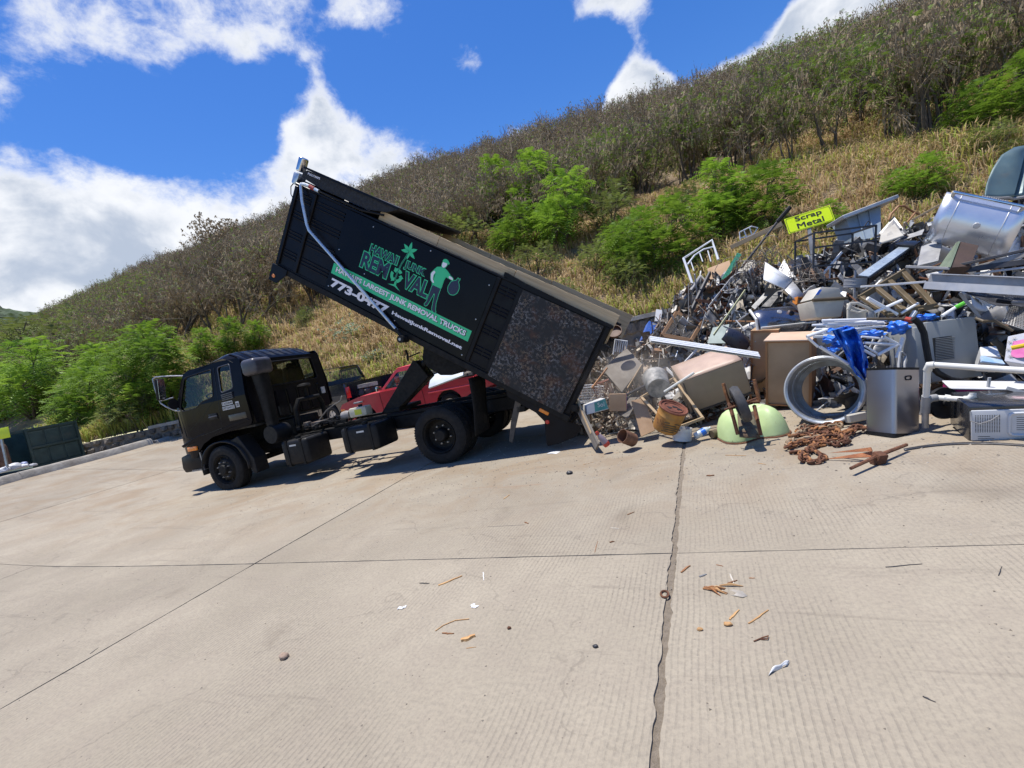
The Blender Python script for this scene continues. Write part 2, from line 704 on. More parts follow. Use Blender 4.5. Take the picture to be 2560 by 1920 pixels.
    col = mix_node(nt, mth('MULTIPLY', ck, 0.22), col, (0.09, 0.078, 0.065))
    oi = nt.nodes.new('ShaderNodeObjectInfo')
    hv = nt.nodes.new('ShaderNodeHueSaturation')
    nt.links.new(ramp(nt, oi.outputs['Random'], 0.0, 1.0, 0.93, 1.05), hv.inputs['Value'])
    nt.links.new(col, hv.inputs['Color'])
    nt.links.new(hv.outputs[0], b.inputs['Base Color'])
    b.inputs['Roughness'].default_value = 0.88
    b.inputs['Specular IOR Level'].default_value = 0.3
    hgt = mth('ADD', mth('MULTIPLY', gv, -0.6), mth('ADD', mth('MULTIPLY', fine, 0.8), mth('MULTIPLY', grit, 0.45)))
    hgt = mth('ADD', hgt, mth('MULTIPLY', ck, -0.4))
    bn = nt.nodes.new('ShaderNodeBump')
    bn.inputs['Strength'].default_value = 0.55
    bn.inputs['Distance'].default_value = 0.006
    nt.links.new(hgt, bn.inputs['Height'])
    nt.links.new(bn.outputs[0], b.inputs['Normal'])
    return m


M_CONC = concrete_material()
M_JOINT = mat('joint_sand', (0.19, 0.155, 0.115), (0.26, 0.215, 0.165), 45, 0.95, bump=0.8, bscale=160)
M_SOIL = mat('dry_soil', (0.25, 0.185, 0.115), (0.15, 0.108, 0.066), 0.9, 0.95, bump=0.7, bscale=6)
M_KERB = mat('old_concrete', (0.40, 0.37, 0.325), (0.27, 0.245, 0.21), 3.0, 0.9, bump=0.6, bscale=14, dirt=0.45, dirtc=(0.15, 0.12, 0.09))
M_STONE = mat('wall_stone', (0.225, 0.19, 0.15), (0.135, 0.115, 0.095), 5.0, 0.92, bump=0.8, bscale=16, vary=0.3)
M_MORTAR = mat('wall_mortar', (0.25, 0.22, 0.185), (0.16, 0.14, 0.115), 6, 0.95, bump=0.6)

gv_, gf_ = [], []
b = MB()
b.sheet(lambda u, v: (-200 + 400 * u, -40 + 200 * v, (road(-200 + 400 * u, -40 + 200 * v) - 0.011)), 320, 160)
ground = struct(b.build('ground', M_JOINT, smooth=60))

XL = [-26.4, -22.0, -17.7, -13.35, -8.98, -4.55, -0.42, 3.85, 8.2, 12.6]
YL = [-5.9, -1.35, 3.12, 7.6, 12.0, 14.9]
for i in range(len(XL) - 1):
    for j in range(len(YL) - 1):
        x0, x1, y0, y1 = XL[i], XL[i + 1], YL[j], YL[j + 1]
        nx, ny = 26, (120 if -5 < x0 < 4 and -2 < y0 < 7 else 30)

        def gap(k):
            return 0.022 if abs(XL[k] + 0.42) < 0.01 else (0.011 if abs(XL[k] + 4.55) < 0.01 else 0.007)
        ga, gb_ = gap(i), gap(i + 1)
        vs, fs = [], []
        for q in range(ny + 1):
            for p in range(nx + 1):
                u, v = p / nx, q / ny
                x, y = x0 + (x1 - x0) * u, y0 + (y1 - y0) * v
                if p == 0:
                    x += ga * (0.9 + 0.6 * mnoise.noise(Vector((x * 3.1, y * 3.3, 1))) + .42 * mnoise.noise(Vector((x, y * 13, 4))) + .35 * mnoise.noise(Vector((x, y * 37, 4))))
                if p == nx:
                    x -= gb_ * (0.9 + 0.6 * mnoise.noise(Vector((x * 3.1 + 9, y * 3.3, 2))) + .42 * mnoise.noise(Vector((x, y * 13, 9))) + .35 * mnoise.noise(Vector((x, y * 37, 7))))
                if q == 0:
                    y += 0.005 + 0.006 * mnoise.noise(Vector((x * 5, y, 5)))
                if q == ny:
                    y -= 0.005 + 0.006 * mnoise.noise(Vector((x * 5, y, 6)))
                vs.append((x, y, road(x, y) + 0.003 * mnoise.noise(Vector((i, j, 0.5)))))
        W1 = nx + 1
        for q in range(ny):
            for p in range(nx):
                fs.append((q * W1 + p, q * W1 + p + 1, (q + 1) * W1 + p + 1, (q + 1) * W1 + p))
        rim = [p for p in range(nx)] + [q * W1 + nx for q in range(ny)] + [ny * W1 + p for p in range(nx, 0, -1)] + [q * W1 for q in range(ny, 0, -1)]
        k = len(vs)
        for r_ in rim:
            x, y, z = vs[r_]
            vs.append((x, y, z - 0.1))
        for t in range(len(rim)):
            t2 = (t + 1) % len(rim)
            fs.append((rim[t2], rim[t], k + t, k + t2))
        mb = MB()
        mb.add(vs, fs)
        mb.build('slab', M_CONC, ground, smooth=30)

# ------------------------------------------------------------------ hillside
xs = np.concatenate([np.arange(-185, -30, 2.2), np.arange(-30, 34, 0.9)])
vs, fs = [], []
NV = 70
for x in xs:
    fy = lerp_tab(FOOT, x)
    for j in range(NV + 1):
        t = (j / NV) ** 1.35
        y = fy + 0.02 + (105 - fy) * t
        vs.append((x, y, hill(x, y)))
for i in range(len(xs) - 1):
    for j in range(NV):
        a = i * (NV + 1) + j
        fs.append((a, a + NV + 1, a + NV + 2, a + 1))
mb = MB()
mb.add(vs, fs)
struct(mb.build('hillside', M_SOIL, smooth=80))
# far green ridge across the valley
mb = MB()


def far_fn(u, v):
    px = -260 + 620 * u
    top = W(px, 764 + 16 * math.sin(px * 0.021) + 70 * max(0, (px - 130) / 200), 240)
    bot = W(px, 905, 205)
    p = bot.lerp(top, v)
    return p + Vector((0, 0, 2.2 * mnoise.noise(Vector((px * 0.05, v * 9, 2)))))


mb.sheet(far_fn, 70, 24)
M_FAR = mat('far_forest', (0.05, 0.085, 0.03), (0.028, 0.05, 0.022), 0.22, 0.95, bump=1.0, bscale=0.7)
struct(mb.build('far_hill', M_FAR, smooth=80))

# ------------------------------------------------------------------ stone wall at the foot of the hill, kerbs
wall = thing('stone_wall', 'low rough stone retaining wall along the foot of the grassy hillside', 'wall')
core, cap = MB(), MB()
wx = np.arange(-22.4, 12.01, 0.6)
line = [Vector((x, lerp_tab(FOOT, x), 0)) for x in wx]
for a, c in zip(line, line[1:]):
    za, zc = road(a.x, a.y) - 0.2, road(c.x, c.y) - 0.2
    ta, tcp = lerp_tab(FOOTZ, a.x) - 0.02, lerp_tab(FOOTZ, c.x) - 0.02
    y0, y1 = -0.34, 0.1
    vs = [(a.x, a.y + y0, za), (c.x, c.y + y0, zc), (c.x, c.y + y1, zc), (a.x, a.y + y1, za),
          (a.x, a.y + y0 + .06, ta), (c.x, c.y + y0 + .06, tcp), (c.x, c.y + y1, tcp), (a.x, a.y + y1, ta)]
    core.add(vs, [(0, 1, 5, 4), (4, 5, 6, 7), (2, 3, 7, 6)])
core.build('wall_core', M_MORTAR, wall, smooth=0)
stone_mesh = []
for k in range(7):
    bm = bmesh.new()
    bmesh.ops.create_icosphere(bm, subdivisions=1, radius=1)
    for v in bm.verts:
        v.co *= 1 + 0.25 * mnoise.noise(v.co * 1.7 + Vector((k * 7.1, 0, 0)))
        v.co = Vector((max(-.8, min(.8, v.co.x)), max(-.75, min(.75, v.co.y)), max(-.75, min(.75, v.co.z))))
    me = bpy.data.meshes.new('stone')
    bm.to_mesh(me)
    bm.free()
    me.materials.append(M_STONE)
    stone_mesh.append(me)
nst = 0
for a, c in zip(line, line[1:]):
    zb, zt = road(a.x, a.y), lerp_tab(FOOTZ, a.x)
    rows = max(2, min(3, int((zt - zb) / 0.26)))
    if a.x > 1.0:
        continue
    for r_ in range(rows):
        for q in range(2):
            if nst > 285:
                break
            t = (q + 0.5 + 0.35 * (r_ % 2) + rng.uniform(-.08, .08)) / 2
            p = a.lerp(c, t)
            zz = zt - (r_ + 0.5) * (zt - zb) / rows
            s = 0.19 * rng.uniform(0.8, 1.15)
            o = link('stone', rng.choice(stone_mesh), wall)
            o.location = (p.x, p.y - 0.33 + 0.06 * (zz - zb), zz)
            o.rotation_euler = (rng.uniform(-.3, .3), rng.uniform(-.3, .3), rng.uniform(-3, 3))
            o.scale = (s, s * 0.8, (zt - zb) / rows * 0.62)
            nst += 1
for x0 in (-19.6, -16.4, -13.2, -10.0, -6.8, -3.6, -0.4):
    mb = MB()
    pts = [x0 + 3.1 * t / 6 for t in range(7)]
    for a, c in zip(pts, pts[1:]):
        ya, yc = lerp_tab(FOOT, a), lerp_tab(FOOT, c)
        za, zc = lerp_tab(FOOTZ, a), lerp_tab(FOOTZ, c)
        mb.add([(a, ya - .4, za - .03), (c, yc - .4, zc - .03), (c, yc + .05, zc - .03), (a, ya + .05, za - .03),
                (a, ya - .38, za + .09), (c, yc - .38, zc + .09), (c, yc + .05, zc + .1), (a, ya + .05, za + .1)],
               [(0, 1, 5, 4), (4, 5, 6, 7), (2, 3, 7, 6), (1, 2, 6, 5), (3, 0, 4, 7)])
    mb.build('coping', M_KERB, wall, smooth=0)


def kerb(name, label, pts, w=0.34, h=0.24):
    mb = MB()
    n = 14
    path = []
    for i in range(n + 1):
        t = i / n * (len(pts) - 1)
        k = min(int(t), len(pts) - 2)
        path.append(Vector(pts[k]).lerp(Vector(pts[k + 1]), t - k))
    sec = [(-w / 2, 0), (-w / 2 + .04, h * .8), (-w / 2 + .09, h), (w / 2 - .09, h), (w / 2 - .04, h * .8), (w / 2, 0)]
    vs, fs = [], []
    for i, p in enumerate(path):
        t = (path[min(i + 1, n)] - path[max(i - 1, 0)]).normalized()
        s = Vector((-t.y, t.x, 0))
        for (a, z) in sec:
            q = p + s * a
            j = 0.015 * mnoise.noise(q * 2.5)
            vs.append((q.x + j, q.y + j, road(q.x, q.y) - 0.03 + z * (1 + 2 * j)))
    m = len(sec)
    for i in range(n):
        for k in range(m - 1):
            fs.append((i * m + k, i * m + k + 1, (i + 1) * m + k + 1, (i + 1) * m + k))
    fs += [tuple(range(m)), tuple(n * m + k for k in range(m))]
    mb.add(vs, fs)
    return tag(mb.build(name, M_KERB, smooth=40), label, 'kerb', 'concrete kerb bars at the yard edge')


kA, kB = W(-60, 1224, 12.4), W(44, 1196, 13.4)
kC, kD = W(48, 1194, 13.45), W(378, 1116, 17.0)
kerb('kerb_bar', 'short concrete kerb bar at the left edge of the yard below white bags', [(kA.x, kA.y, 0), (kB.x, kB.y, 0)])
kerb('kerb_bar', 'long pale concrete kerb bar between the green skip and the yard', [(kC.x, kC.y, 0), (kD.x, kD.y, 0)])
kE = W(452, 1090, 18.2)
kerb('kerb_bar', 'far end of the concrete kerb in front of the stone wall by the cab mirror', [(kD.x + .05, kD.y + .1, 0), (kE.x, kE.y, 0)], 0.3, 0.12)

# ------------------------------------------------------------------ plants
M_BARK = mat('dry_bark', (0.12, 0.094, 0.068), (0.07, 0.054, 0.04), 9, 0.92, vary=0.25)
M_TWIG = mat('dry_twig', (0.30, 0.235, 0.155), (0.185, 0.142, 0.092), 5, 0.95, vary=0.25)
M_POD = mat('dead_pods', (0.23, 0.165, 0.09), (0.32, 0.25, 0.155), 3, 0.9, vary=0.25, trans=0.15)
M_LEAF = mat('koa_leaf', (0.23, 0.36, 0.038), (0.135, 0.245, 0.028), 1.3, 0.6, vary=0.2, trans=0.42, spec=0.3)
M_LEAF2 = mat('koa_leaf_sparse', (0.20, 0.29, 0.045), (0.12, 0.19, 0.03), 2.0, 0.65, vary=0.25, trans=0.3, spec=0.3)
M_GRASS = mat('dry_grass', (1, 1, 1), (0.72, 0.70, 0.66), 1.4, 0.85, trans=0.45, spec=0.25, attr='tint')


def tri_tube(vs, fs, p0, p1, r0, r1, n=3):
    k = len(vs)
    t = (p1 - p0).normalized()
    u = t.orthogonal().normalized()
    w = t.cross(u)
    for p, r_ in ((p0, r0), (p1, r1)):
        for i in range(n):
            a = 2 * math.pi * i / n
            vs.append(p + (u * math.cos(a) + w * math.sin(a)) * r_)
    for i in range(n):
        j = (i + 1) % n
        fs.append((k + i, k + j, k + n + j, k + n + i))


def frond(vs, fs, p, d, ln, rg, wid=0.4):
    """a drooping feathery leaf: a row of narrow leaflets each side of a curved rib"""
    side = d.cross(Vector((0, 0, 1)))
    side = side.normalized() if side.length > 0.05 else Vector((1, 0, 0))
    droop = rg.uniform(0.25, 0.7)
    for i in range(5):
        t = (i + 0.6) / 5
        c = p + d * ln * t + Vector((0, 0, -droop * ln * t * t))
        wl = ln * wid * (1 - 0.55 * abs(t - 0.4))
        for s in (-1, 1):
            k = len(vs)
            tip = c + side * s * wl + d * wl * 0.35 + Vector((0, 0, -wl * 0.35))
            hw = ln * 0.055
            vs += [c - d * hw, c + d * hw, tip]
            fs.append((k, k + 1, k + 2))


def dry_tree(seed, H, pods=0.5, green=0.0, low=False):
    rg = random.Random(seed)
    tv, tf, cv, cf, pv, pf, lv, lf = [], [], [], [], [], [], [], []
    Z = Vector((0, 0, 1))

    def rv(s=1.0):
        return Vector((rg.gauss(0, s), rg.gauss(0, s), rg.gauss(0, s)))
    for s in range(rg.choice((2, 3, 3, 4))):
        a = rg.uniform(0, 6.28)
        d = (Z + Vector((math.cos(a), math.sin(a), 0)) * rg.uniform(0.12, 0.5)).normalized()
        p = Vector((math.cos(a) * .06, math.sin(a) * .06, -0.15))
        r_ = rg.uniform(0.042, 0.072) * H / 2.6
        L = H * rg.uniform(0.5, 0.66)
        segs = 3 if low else 5
        nodes = []
        for k in range(segs):
            d = (d + rv(0.13)).normalized()
            q = p + d * (L / segs)
            tri_tube(tv, tf, p, q, r_, r_ * 0.84, 3 if low else 5)
            r_ *= 0.84
            p = q
            nodes.append((p.copy(), d.copy(), r_))
        nb = 3 if low else 5
        for b_ in range(nb):
            (bp, bd, br) = nodes[-1] if b_ < 2 else rg.choice(nodes[segs // 2:])
            d2 = (bd * 0.7 + rv(0.42) + Z * 0.3).normalized()
            L2 = H * rg.uniform(0.2, 0.36)
            q = bp.copy()
            rr = br * 0.7
            sub = []
            for k in range(2 if low else 3):
                d2 = (d2 + rv(0.16)).normalized()
                q2 = q + d2 * (L2 / (2 if low else 3))
                tri_tube(cv, cf, q, q2, rr, rr * 0.75, 3)
                rr *= 0.75
                q = q2
                sub.append((q.copy(), d2.copy()))
            for t_ in range(3 if low else 5):
                tp, td = rg.choice(sub)
                d3 = (td * 0.6 + rv(0.5) + Z * 0.2).normalized()
                L3 = H * rg.uniform(0.1, 0.2)
                m_ = tp + d3 * L3
                tri_tube(cv, cf, tp, m_, 0.010 * H / 2.6 + .002, 0.006, 3)
                for w_ in range(2 if low else 4):
                    st = tp.lerp(m_, rg.uniform(0.3, 1))
                    d4 = (d3 * 0.6 + rv(0.55)).normalized()
                    en = st + d4 * H * rg.uniform(0.05, 0.11)
                    k = len(cv)
                    sd = d4.orthogonal().normalized() * 0.006
                    cv += [st - sd, st + sd, en]
                    cf.append((k, k + 1, k + 2))
                    if rg.random() < pods:
                        for _ in range(3):
                            k = len(pv)
                            dd = Vector((rg.gauss(0, .35), rg.gauss(0, .35), -1)).normalized()
                            sd2 = dd.orthogonal().normalized() * 0.026
                            ee = en + rv(0.03)
                            pv += [ee - sd2, ee + sd2, ee + dd * rg.uniform(.09, .19)]
                            pf.append((k, k + 1, k + 2))
                    if rg.random() < green:
                        frond(lv, lf, en, (d4 + rv(.3)).normalized(), rg.uniform(.16, .26), rg)
    return (tv, tf), (cv, cf), (pv, pf), (lv, lf)


def mesh_of(name, groups):
    vs, fs, mi, ms = [], [], [], []
    for (v, f, m) in groups:
        if not f:
            continue
        k = len(vs)
        vs += [tuple(p) for p in v]
        fs += [tuple(i + k for i in q) for q in f]
        mi += [len(ms)] * len(f)
        ms.append(m)
    me = bpy.data.meshes.new(name)
    me.from_pydata(vs, [], fs)
    for m in ms:
        me.materials.append(m)
    me.polygons.foreach_set('material_index', mi)
    me.update()
    return me


DRY = []
for k in range(8):
    H = (2.5, 2.9, 3.3, 2.2, 2.7, 3.0, 3.4, 2.4)[k]
    a, c, p_, l_ = dry_tree(100 + k, H, (0.25, 0.45, 0.7, 0.3, 0.8, 0.2, 0.5, 0.6)[k], (.04, .1, .06, 0.6, .3, .05, .15, 0.8)[k])
    DRY.append((mesh_of('trunk', [(a[0], a[1], M_BARK)]), mesh_of('crown', [(c[0], c[1], M_TWIG), (p_[0], p_[1], M_POD), (l_[0], l_[1], M_LEAF2)])))
LOW = []
for k in range(5):
    a, c, p_, l_ = dry_tree(300 + k, 2.9, (0.3, 0.5, 0.6, 0.2, 0.5)[k], (.05, .1, 0.16, .03, 0.55)[k], low=True)
    LOW.append((a, c, p_, l_))

# zones (photo positions) where the thicket is greener: read off as world patches
GREEN_ZONES = [(1750, 420, 200), (2250, 300, 240), (1950, 330, 180), (2180, 260, 260), (2030, 190, 150), (2330, 230, 150), (1480, 470, 120), (1900, 170, 120), (250, 790, 160), (120, 850, 200), (330, 760, 100)]


def greenness(px, py):
    g = 0
    for (x, y, r_) in GREEN_ZONES:
        g = max(g, 1 - math.hypot(px - x, (py - y) * 1.6) / r_)
    return g


spots = []
for gx in np.arange(-132, 34, 1.12):
    st = 1.12 if gx > -62 else 1.6
    for gy in np.arange(17, 63, st):
        x, y = gx + rng.uniform(-.6, .6), gy + rng.uniform(-.6, .6)
        lim = lerp_tab([(-132, 13.5), (-60, 14.5), (-32, 15.5), (-20, 18.5), (-12, 24), (0, 25), (8, 22), (14, 19.5), (34, 18)], x)
        lim += 2.2 * mnoise.noise(Vector((x * 0.25, 1.5, 0)))
        if y < lim:
            continue
        z = hill(x, y)
        px, py, d = proj((x, y, z + 1.0))
        if d < 5 or not (-90 < px < 2650 and -160 < py < 1150):
            continue
        if y > lim + 1 and y < lim + 8 and mnoise.noise(Vector((x * 0.22, y * 0.22, 8))) > 0.36 and px > 1700:
            continue
        front = y < lim + 5.5 and px > 1430
        if front and rng.random() < .35:
            continue
        spots.append((d, x, y, z, px, py, front))
spots.sort()
NEAR = 285
quat0 = Vector((0, 0, 1)).rotation_difference(GU)
for n_, (d, x, y, z, px, py, front) in enumerate(spots[:NEAR]):
    g = greenness(px, py)
    k = rng.choice((3, 7, 4)) if g > 0.15 and rng.random() < 0.8 else rng.choice((0, 1, 2, 4, 5, 6, 6))
    if px > 1850 and g <= 0.15:
        k = rng.choice((2, 4, 1, 4, 6, 7))
    lab = ('half-leafed shrub tree with green sprays in the hillside thicket' if k in (3, 7)
           else 'bare grey-brown shrub tree in the dry thicket covering the hillside')
    t = thing('shrub_tree', lab, 'tree', None, 'half-leafed shrub trees on the hillside' if k in (3, 7) else 'bare shrub trees on the hillside')
    t.rotation_mode = 'QUATERNION'
    t.rotation_quaternion = quat0 @ Quaternion((0, 0, 1), rng.uniform(0, 6.28))
    t.location = (x, y, z - 0.05)
    s = rng.uniform(0.95, 1.45)
    t.scale = (s, s, s * (rng.uniform(1.2, 1.45) if front else rng.uniform(0.9, 1.1)))
    link('trunk', DRY[k][0], t)
    link('crown', DRY[k][1], t)
# the rest of the wood merges into one mass
vsA, fsA, miA = [], [], []
off = 0
arr = [[(np.array([tuple(p) for p in g[0]]).reshape(-1, 3), g[1]) for g in L] for L in LOW]
Q0 = np.array(quat0.to_matrix())
for (d, x, y, z, px, py, front) in spots[NEAR:]:
    g = greenness(px, py)
    k = 4 if g > 0.1 and rng.random() < 0.85 else rng.choice((0, 1, 2, 3))
    a = rng.uniform(0, 6.28)
    s = rng.uniform(0.85, 1.35)
    Rz = np.array([[math.cos(a), -math.sin(a), 0], [math.sin(a), math.cos(a), 0], [0, 0, 1]])
    A = Q0 @ Rz * s
    for mi_, (v, f) in enumerate(arr[k]):
        if not len(f):
            continue
        vsA.append(v @ A.T + np.array([x, y, z - .05]))
        fsA += [tuple(i + off for i in q) for q in f]
        miA += [mi_] * len(f)
        off += len(v)
me = bpy.data.meshes.new('thicket')
me.from_pydata(np.concatenate(vsA).tolist(), [], fsA)
for m in (M_BARK, M_TWIG, M_POD, M_LEAF2):
    me.materials.append(m)
me.polygons.foreach_set('material_index', miA)
th = link('thicket', me)
th['kind'] = 'stuff'
th['label'] = 'far grey-brown dry thicket merging along the ridge'
print('trees', len(spots), 'stuff faces', len(fsA))


# green shrubs
def shrub_meshes(seed, lobes, nf, fl=0.24, lm=None):
    rg = random.Random(seed)
    sv, sf, lv, lf = [], [], [], []
    for (c, r_) in lobes:
        c = Vector(c)
        base = Vector((c.x * 0.15, c.y * 0.15, -0.1))
        mid = base.lerp(c, 0.5) + Vector((rg.gauss(0, .05), rg.gauss(0, .05), 0))
        tri_tube(sv, sf, base, mid, 0.028, 0.02, 5)
        tri_tube(sv, sf, mid, c, 0.02, 0.012, 4)
        for q in range(7):
            e = c + Vector((rg.gauss(0, 1), rg.gauss(0, 1), rg.gauss(.3, .8))).normalized() * r_ * 0.8
            tri_tube(sv, sf, c.lerp(mid, rg.uniform(0, .5)), e, 0.011, 0.005, 3)
        for q in range(int(nf * r_ * r_)):
            dv = Vector((rg.gauss(0, 1), rg.gauss(0, 1), rg.gauss(0.25, 0.9))).normalized()
            p = c + Vector((dv.x * r_, dv.y * r_, dv.z * r_ * 0.85)) * (rg.random() ** 0.42) * rg.uniform(.8, 1.12)
            if p.z < 0.1:
                continue
            d = (dv + Vector((rg.gauss(0, .5), rg.gauss(0, .5), rg.gauss(0.1, .3)))).normalized()
            frond(lv, lf, p, d, fl * rg.uniform(0.7, 1.25), rg, 0.42)
    return mesh_of('trunk', [(sv, sf, M_BARK)]), mesh_of('crown', [(lv, lf, lm or M_LEAF)])


M_OLEAF = mat('olive_leaf', (0.20, 0.25, 0.06), (0.13, 0.155, 0.045), 1.6, 0.7, vary=0.25, trans=0.35, spec=0.25)
SHR = [shrub_meshes(1, [((-.5, -.3, .5), .5), ((.45, -.35, .45), .5), ((1.0, 0, .75), .42), ((-.75, 0, 1.5), .6), ((.1, .1, 1.9), .7), ((.8, -.1, 1.55), .55), ((-.2, -.4, 1.05), .6), ((.55, .2, 1.0), .5), ((-1.1, .1, .8), .45), ((.1, .5, 1.4), .5)], 900),
       shrub_meshes(2, [((-.3, -.25, .35), .42), ((.45, -.2, .35), .4), ((-.75, 0, .5), .38), ((-.5, 0, .9), .5), ((.35, .1, 1.2), .55), ((0, -.2, .6), .5), ((.75, 0, .7), .4)], 760),
       shrub_meshes(3, [((-.25, 0, .7), .4), ((.25, .1, 1.05), .42), ((.1, -.2, .5), .4), ((-.1, .1, 1.5), .3)], 1050),
       shrub_meshes(4, [((-.6, 0, .6), .42), ((0, .1, .75), .45), ((.6, -.1, .55), .4), ((.2, .2, 1.05), .3), ((-.35, 0, 1.0), .26)], 560, 0.2, M_OLEAF)]
SW = [2.9, 2.0, 1.15, 1.9]
# (base x, base y in the photo, width in photo px, kind, label) - each stands where that sight line meets the bank
BUSH = [(372, 1032, 265, 0, 'biggest bright green feathery bush above the stone wall behind the cab'),
        (90, 1040, 230, 1, 'broad green bush above the dark skip at the left edge'),
        (205, 1062, 170, 1, 'green bush spilling down just right of the skip'),
        (30, 960, 240, 3, 'pale green bush low on the slope at the left edge, above the others'),
        (160, 930, 190, 3, 'yellow-green shrub between the big bush and the left edge'),
        (575, 912, 78, 2, 'small green shrub directly above the cab roof'),
        (640, 890, 58, 2, 'upright green sapling above the cab roof on the right'),
        (505, 915, 62, 2, 'small green shrub at the right foot of the biggest bush'),
        (760, 830, 90, 3, 'thin yellow-green shrub below the raised front of the box'),
        (1150, 640, 170, 3, 'green shrub peeping over the front of the wooden side board'),
        (1285, 640, 150, 1, 'green bush low on the slope, first right of the palm tree logo'),
        (1400, 620, 210, 1, 'broad green shrub in the middle of the grassy bank'),
        (1340, 700, 140, 3, 'low green shrub close above the wooden board edge'),
        (1520, 600, 200, 3, 'wide feathery shrub below the darkest thicket'),
        (1640, 690, 230, 1, 'tall green shrub with dark hollow left of the white bed frame'),
        (1560, 730, 140, 3, 'shaded green shrub at the bottom of the bank'),
        (1700, 560, 150, 3, 'light green shrub high above the white bed frame'),
        (1800, 600, 130, 2, 'narrow green shrub left of the black leaning pole'),
        (1880, 590, 200, 1, 'bright green bush behind the tip of the black leaning pole'),
        (2080, 590, 60, 2, 'small green sprout touching the right side of the yellow sign'),
        (2290, 500, 130, 1, 'round green bush alone on the dry grass above the silver lid'),
        (2400, 475, 50, 3, 'little pale green sprout right of the round bush'),
        (2520, 330, 220, 1, 'large green bush at the right edge of the picture'),
        (2470, 395, 130, 3, 'green shrub below the large bush at the right edge'),
        (1460, 820, 60, 3, 'small green weed close behind the tail of the box'),
        (1240, 560, 110, 2, 'yellow-green shrub above the front end of the wooden board'),
        (1610, 480, 140, 3, 'green shrub between dark bare stems under the ridge thicket'),
        (420, 820, 160, 3, 'olive shrub behind the top of the biggest bush'),
        (10, 1050, 170, 1, 'green bush behind the skip opening at the very left'),
        (120, 985, 180, 3, 'mid green shrub above the middle of the skip'),
        (235, 985, 150, 1, 'green shrub left of the biggest bush, halfway up it'),
        (70, 905, 170, 3, 'olive green shrub high on the left slope'),
        (260, 900, 150, 3, 'yellowish shrub left of the top of the biggest bush'),
        (170, 860, 140, 3, 'thin olive shrub near the skyline at the left'),
        (20, 860, 150, 3, 'olive shrub below the far dark tree'),
        (350, 1075, 150, 3, 'low green growth on the wall below the biggest bush'),
        (455, 1010, 120, 3, 'dark green undergrowth beside the cab mirror'),
        (280, 1075, 120, 3, 'leafy growth at the wall between skip and biggest bush'),
        (1460, 540, 150, 3, 'feathery shrub just under the dark thicket, right of centre'),
        (1330, 560, 120, 2, 'slim shrub between the board front and the thicket'),
        (1580, 650, 150, 1, 'full green shrub in the middle bank right of the broad one'),
        (1480, 690, 130, 3, 'shaded shrub low in the middle bank'),
        (1760, 660, 90, 3, 'small shrub right behind the white bed frame'),
        (2560, 420, 120, 3, 'low green shrub behind the blue-grey hood'),

        (1400, 770, 110, 3, 'low shrub in the grass just above the box edge')]
for n_, (px, py, wp, k, lab) in enumerate(BUSH):
    p = hit_hill(px, py)
    if p is None:
        continue
    d = depth(p)
    s = wp * d / FPX / SW[k]
    t = thing('green_shrub', lab, 'shrub', None, 'green shrubs on the bank')
    t.rotation_mode = 'QUATERNION'
    t.rotation_quaternion = quat0 @ Quaternion((0, 0, 1), rng.uniform(-.5, .5) - 0.4)
    t.location = p
    t.scale = (s, s, s)
    link('trunk', SHR[k][0], t)
    link('crown', SHR[k][1], t)
# pale flowering weed above the cab
M_PALE = mat('pale_leaf', (0.36, 0.42, 0.30), (0.16, 0.24, 0.10), 14, 0.7, trans=0.25)
for (px, py, wp, lab) in ((880, 850, 100, 'pale silvery weed on the bank under the raised box'), (935, 905, 60, 'smaller pale silvery weed beside the lift arm')):
    p = hit_hill(px, py)
    rg = random.Random(px)
    s = wp * depth(p) / FPX
    lv, lf, sv, sf = [], [], [], []
    for q in range(110):
        e = Vector((rg.gauss(0, .24), rg.gauss(0, .2), abs(rg.gauss(.22, .13)))) * s
        if q % 6 == 0:
            tri_tube(sv, sf, Vector((0, 0, -.05)), e, .008, .004, 3)
        for w_ in range(4):
            dd = Vector((rg.gauss(0, 1), rg.gauss(0, 1), rg.gauss(.4, .5))).normalized()
            sd = dd.orthogonal().normalized() * .028
            k = len(lv)
            lv += [e, e + dd * .05 + sd, e + dd * .11, e + dd * .05 - sd]
            lf.append((k, k + 1, k + 2, k + 3))
    t = thing('pale_weed', lab, 'plant', T(p))
    link('stem', mesh_of('stem', [(sv, sf, M_BARK)]), t)
    link('foliage', mesh_of('foliage', [(lv, lf, M_PALE)]), t)
# tall dark tree on the far left skyline and the lone round tree on the ridge
p = W(-8, 880, 150)
rg = random.Random(5)
lv, lf, sv, sf = [], [], [], []
tri_tube(sv, sf, Vector((0, 0, -2)), Vector((.4, 0, 11)), .5, .2, 6)
for q in range(900):
    z = rg.uniform(3, 17)
    r_ = 4.5 * (1 - abs(z - 8) / 10.5) + .3
    a = rg.uniform(0, 6.28)
    e = Vector((math.cos(a) * r_ * rg.random() ** .5, math.sin(a) * r_ * rg.random() ** .5, z))
    frond(lv, lf, e, Vector((rg.gauss(0, 1), rg.gauss(0, 1), rg.gauss(.2, .5))).normalized(), 1.6, rg, .5)
t = thing('skyline_tree', 'tall dark green tree standing on the far ridge at the left edge', 'tree', T(p))
M_DARKLEAF = mat('dark_leaf', (0.03, 0.055, 0.02), (0.02, 0.035, 0.02), 1, 0.8, trans=0.15)
link('trunk', mesh_of('trunk', [(sv, sf, M_BARK)]), t)
link('crown', mesh_of('crown', [(lv, lf, M_DARKLEAF)]), t)
pr = W(590, 640, 1)
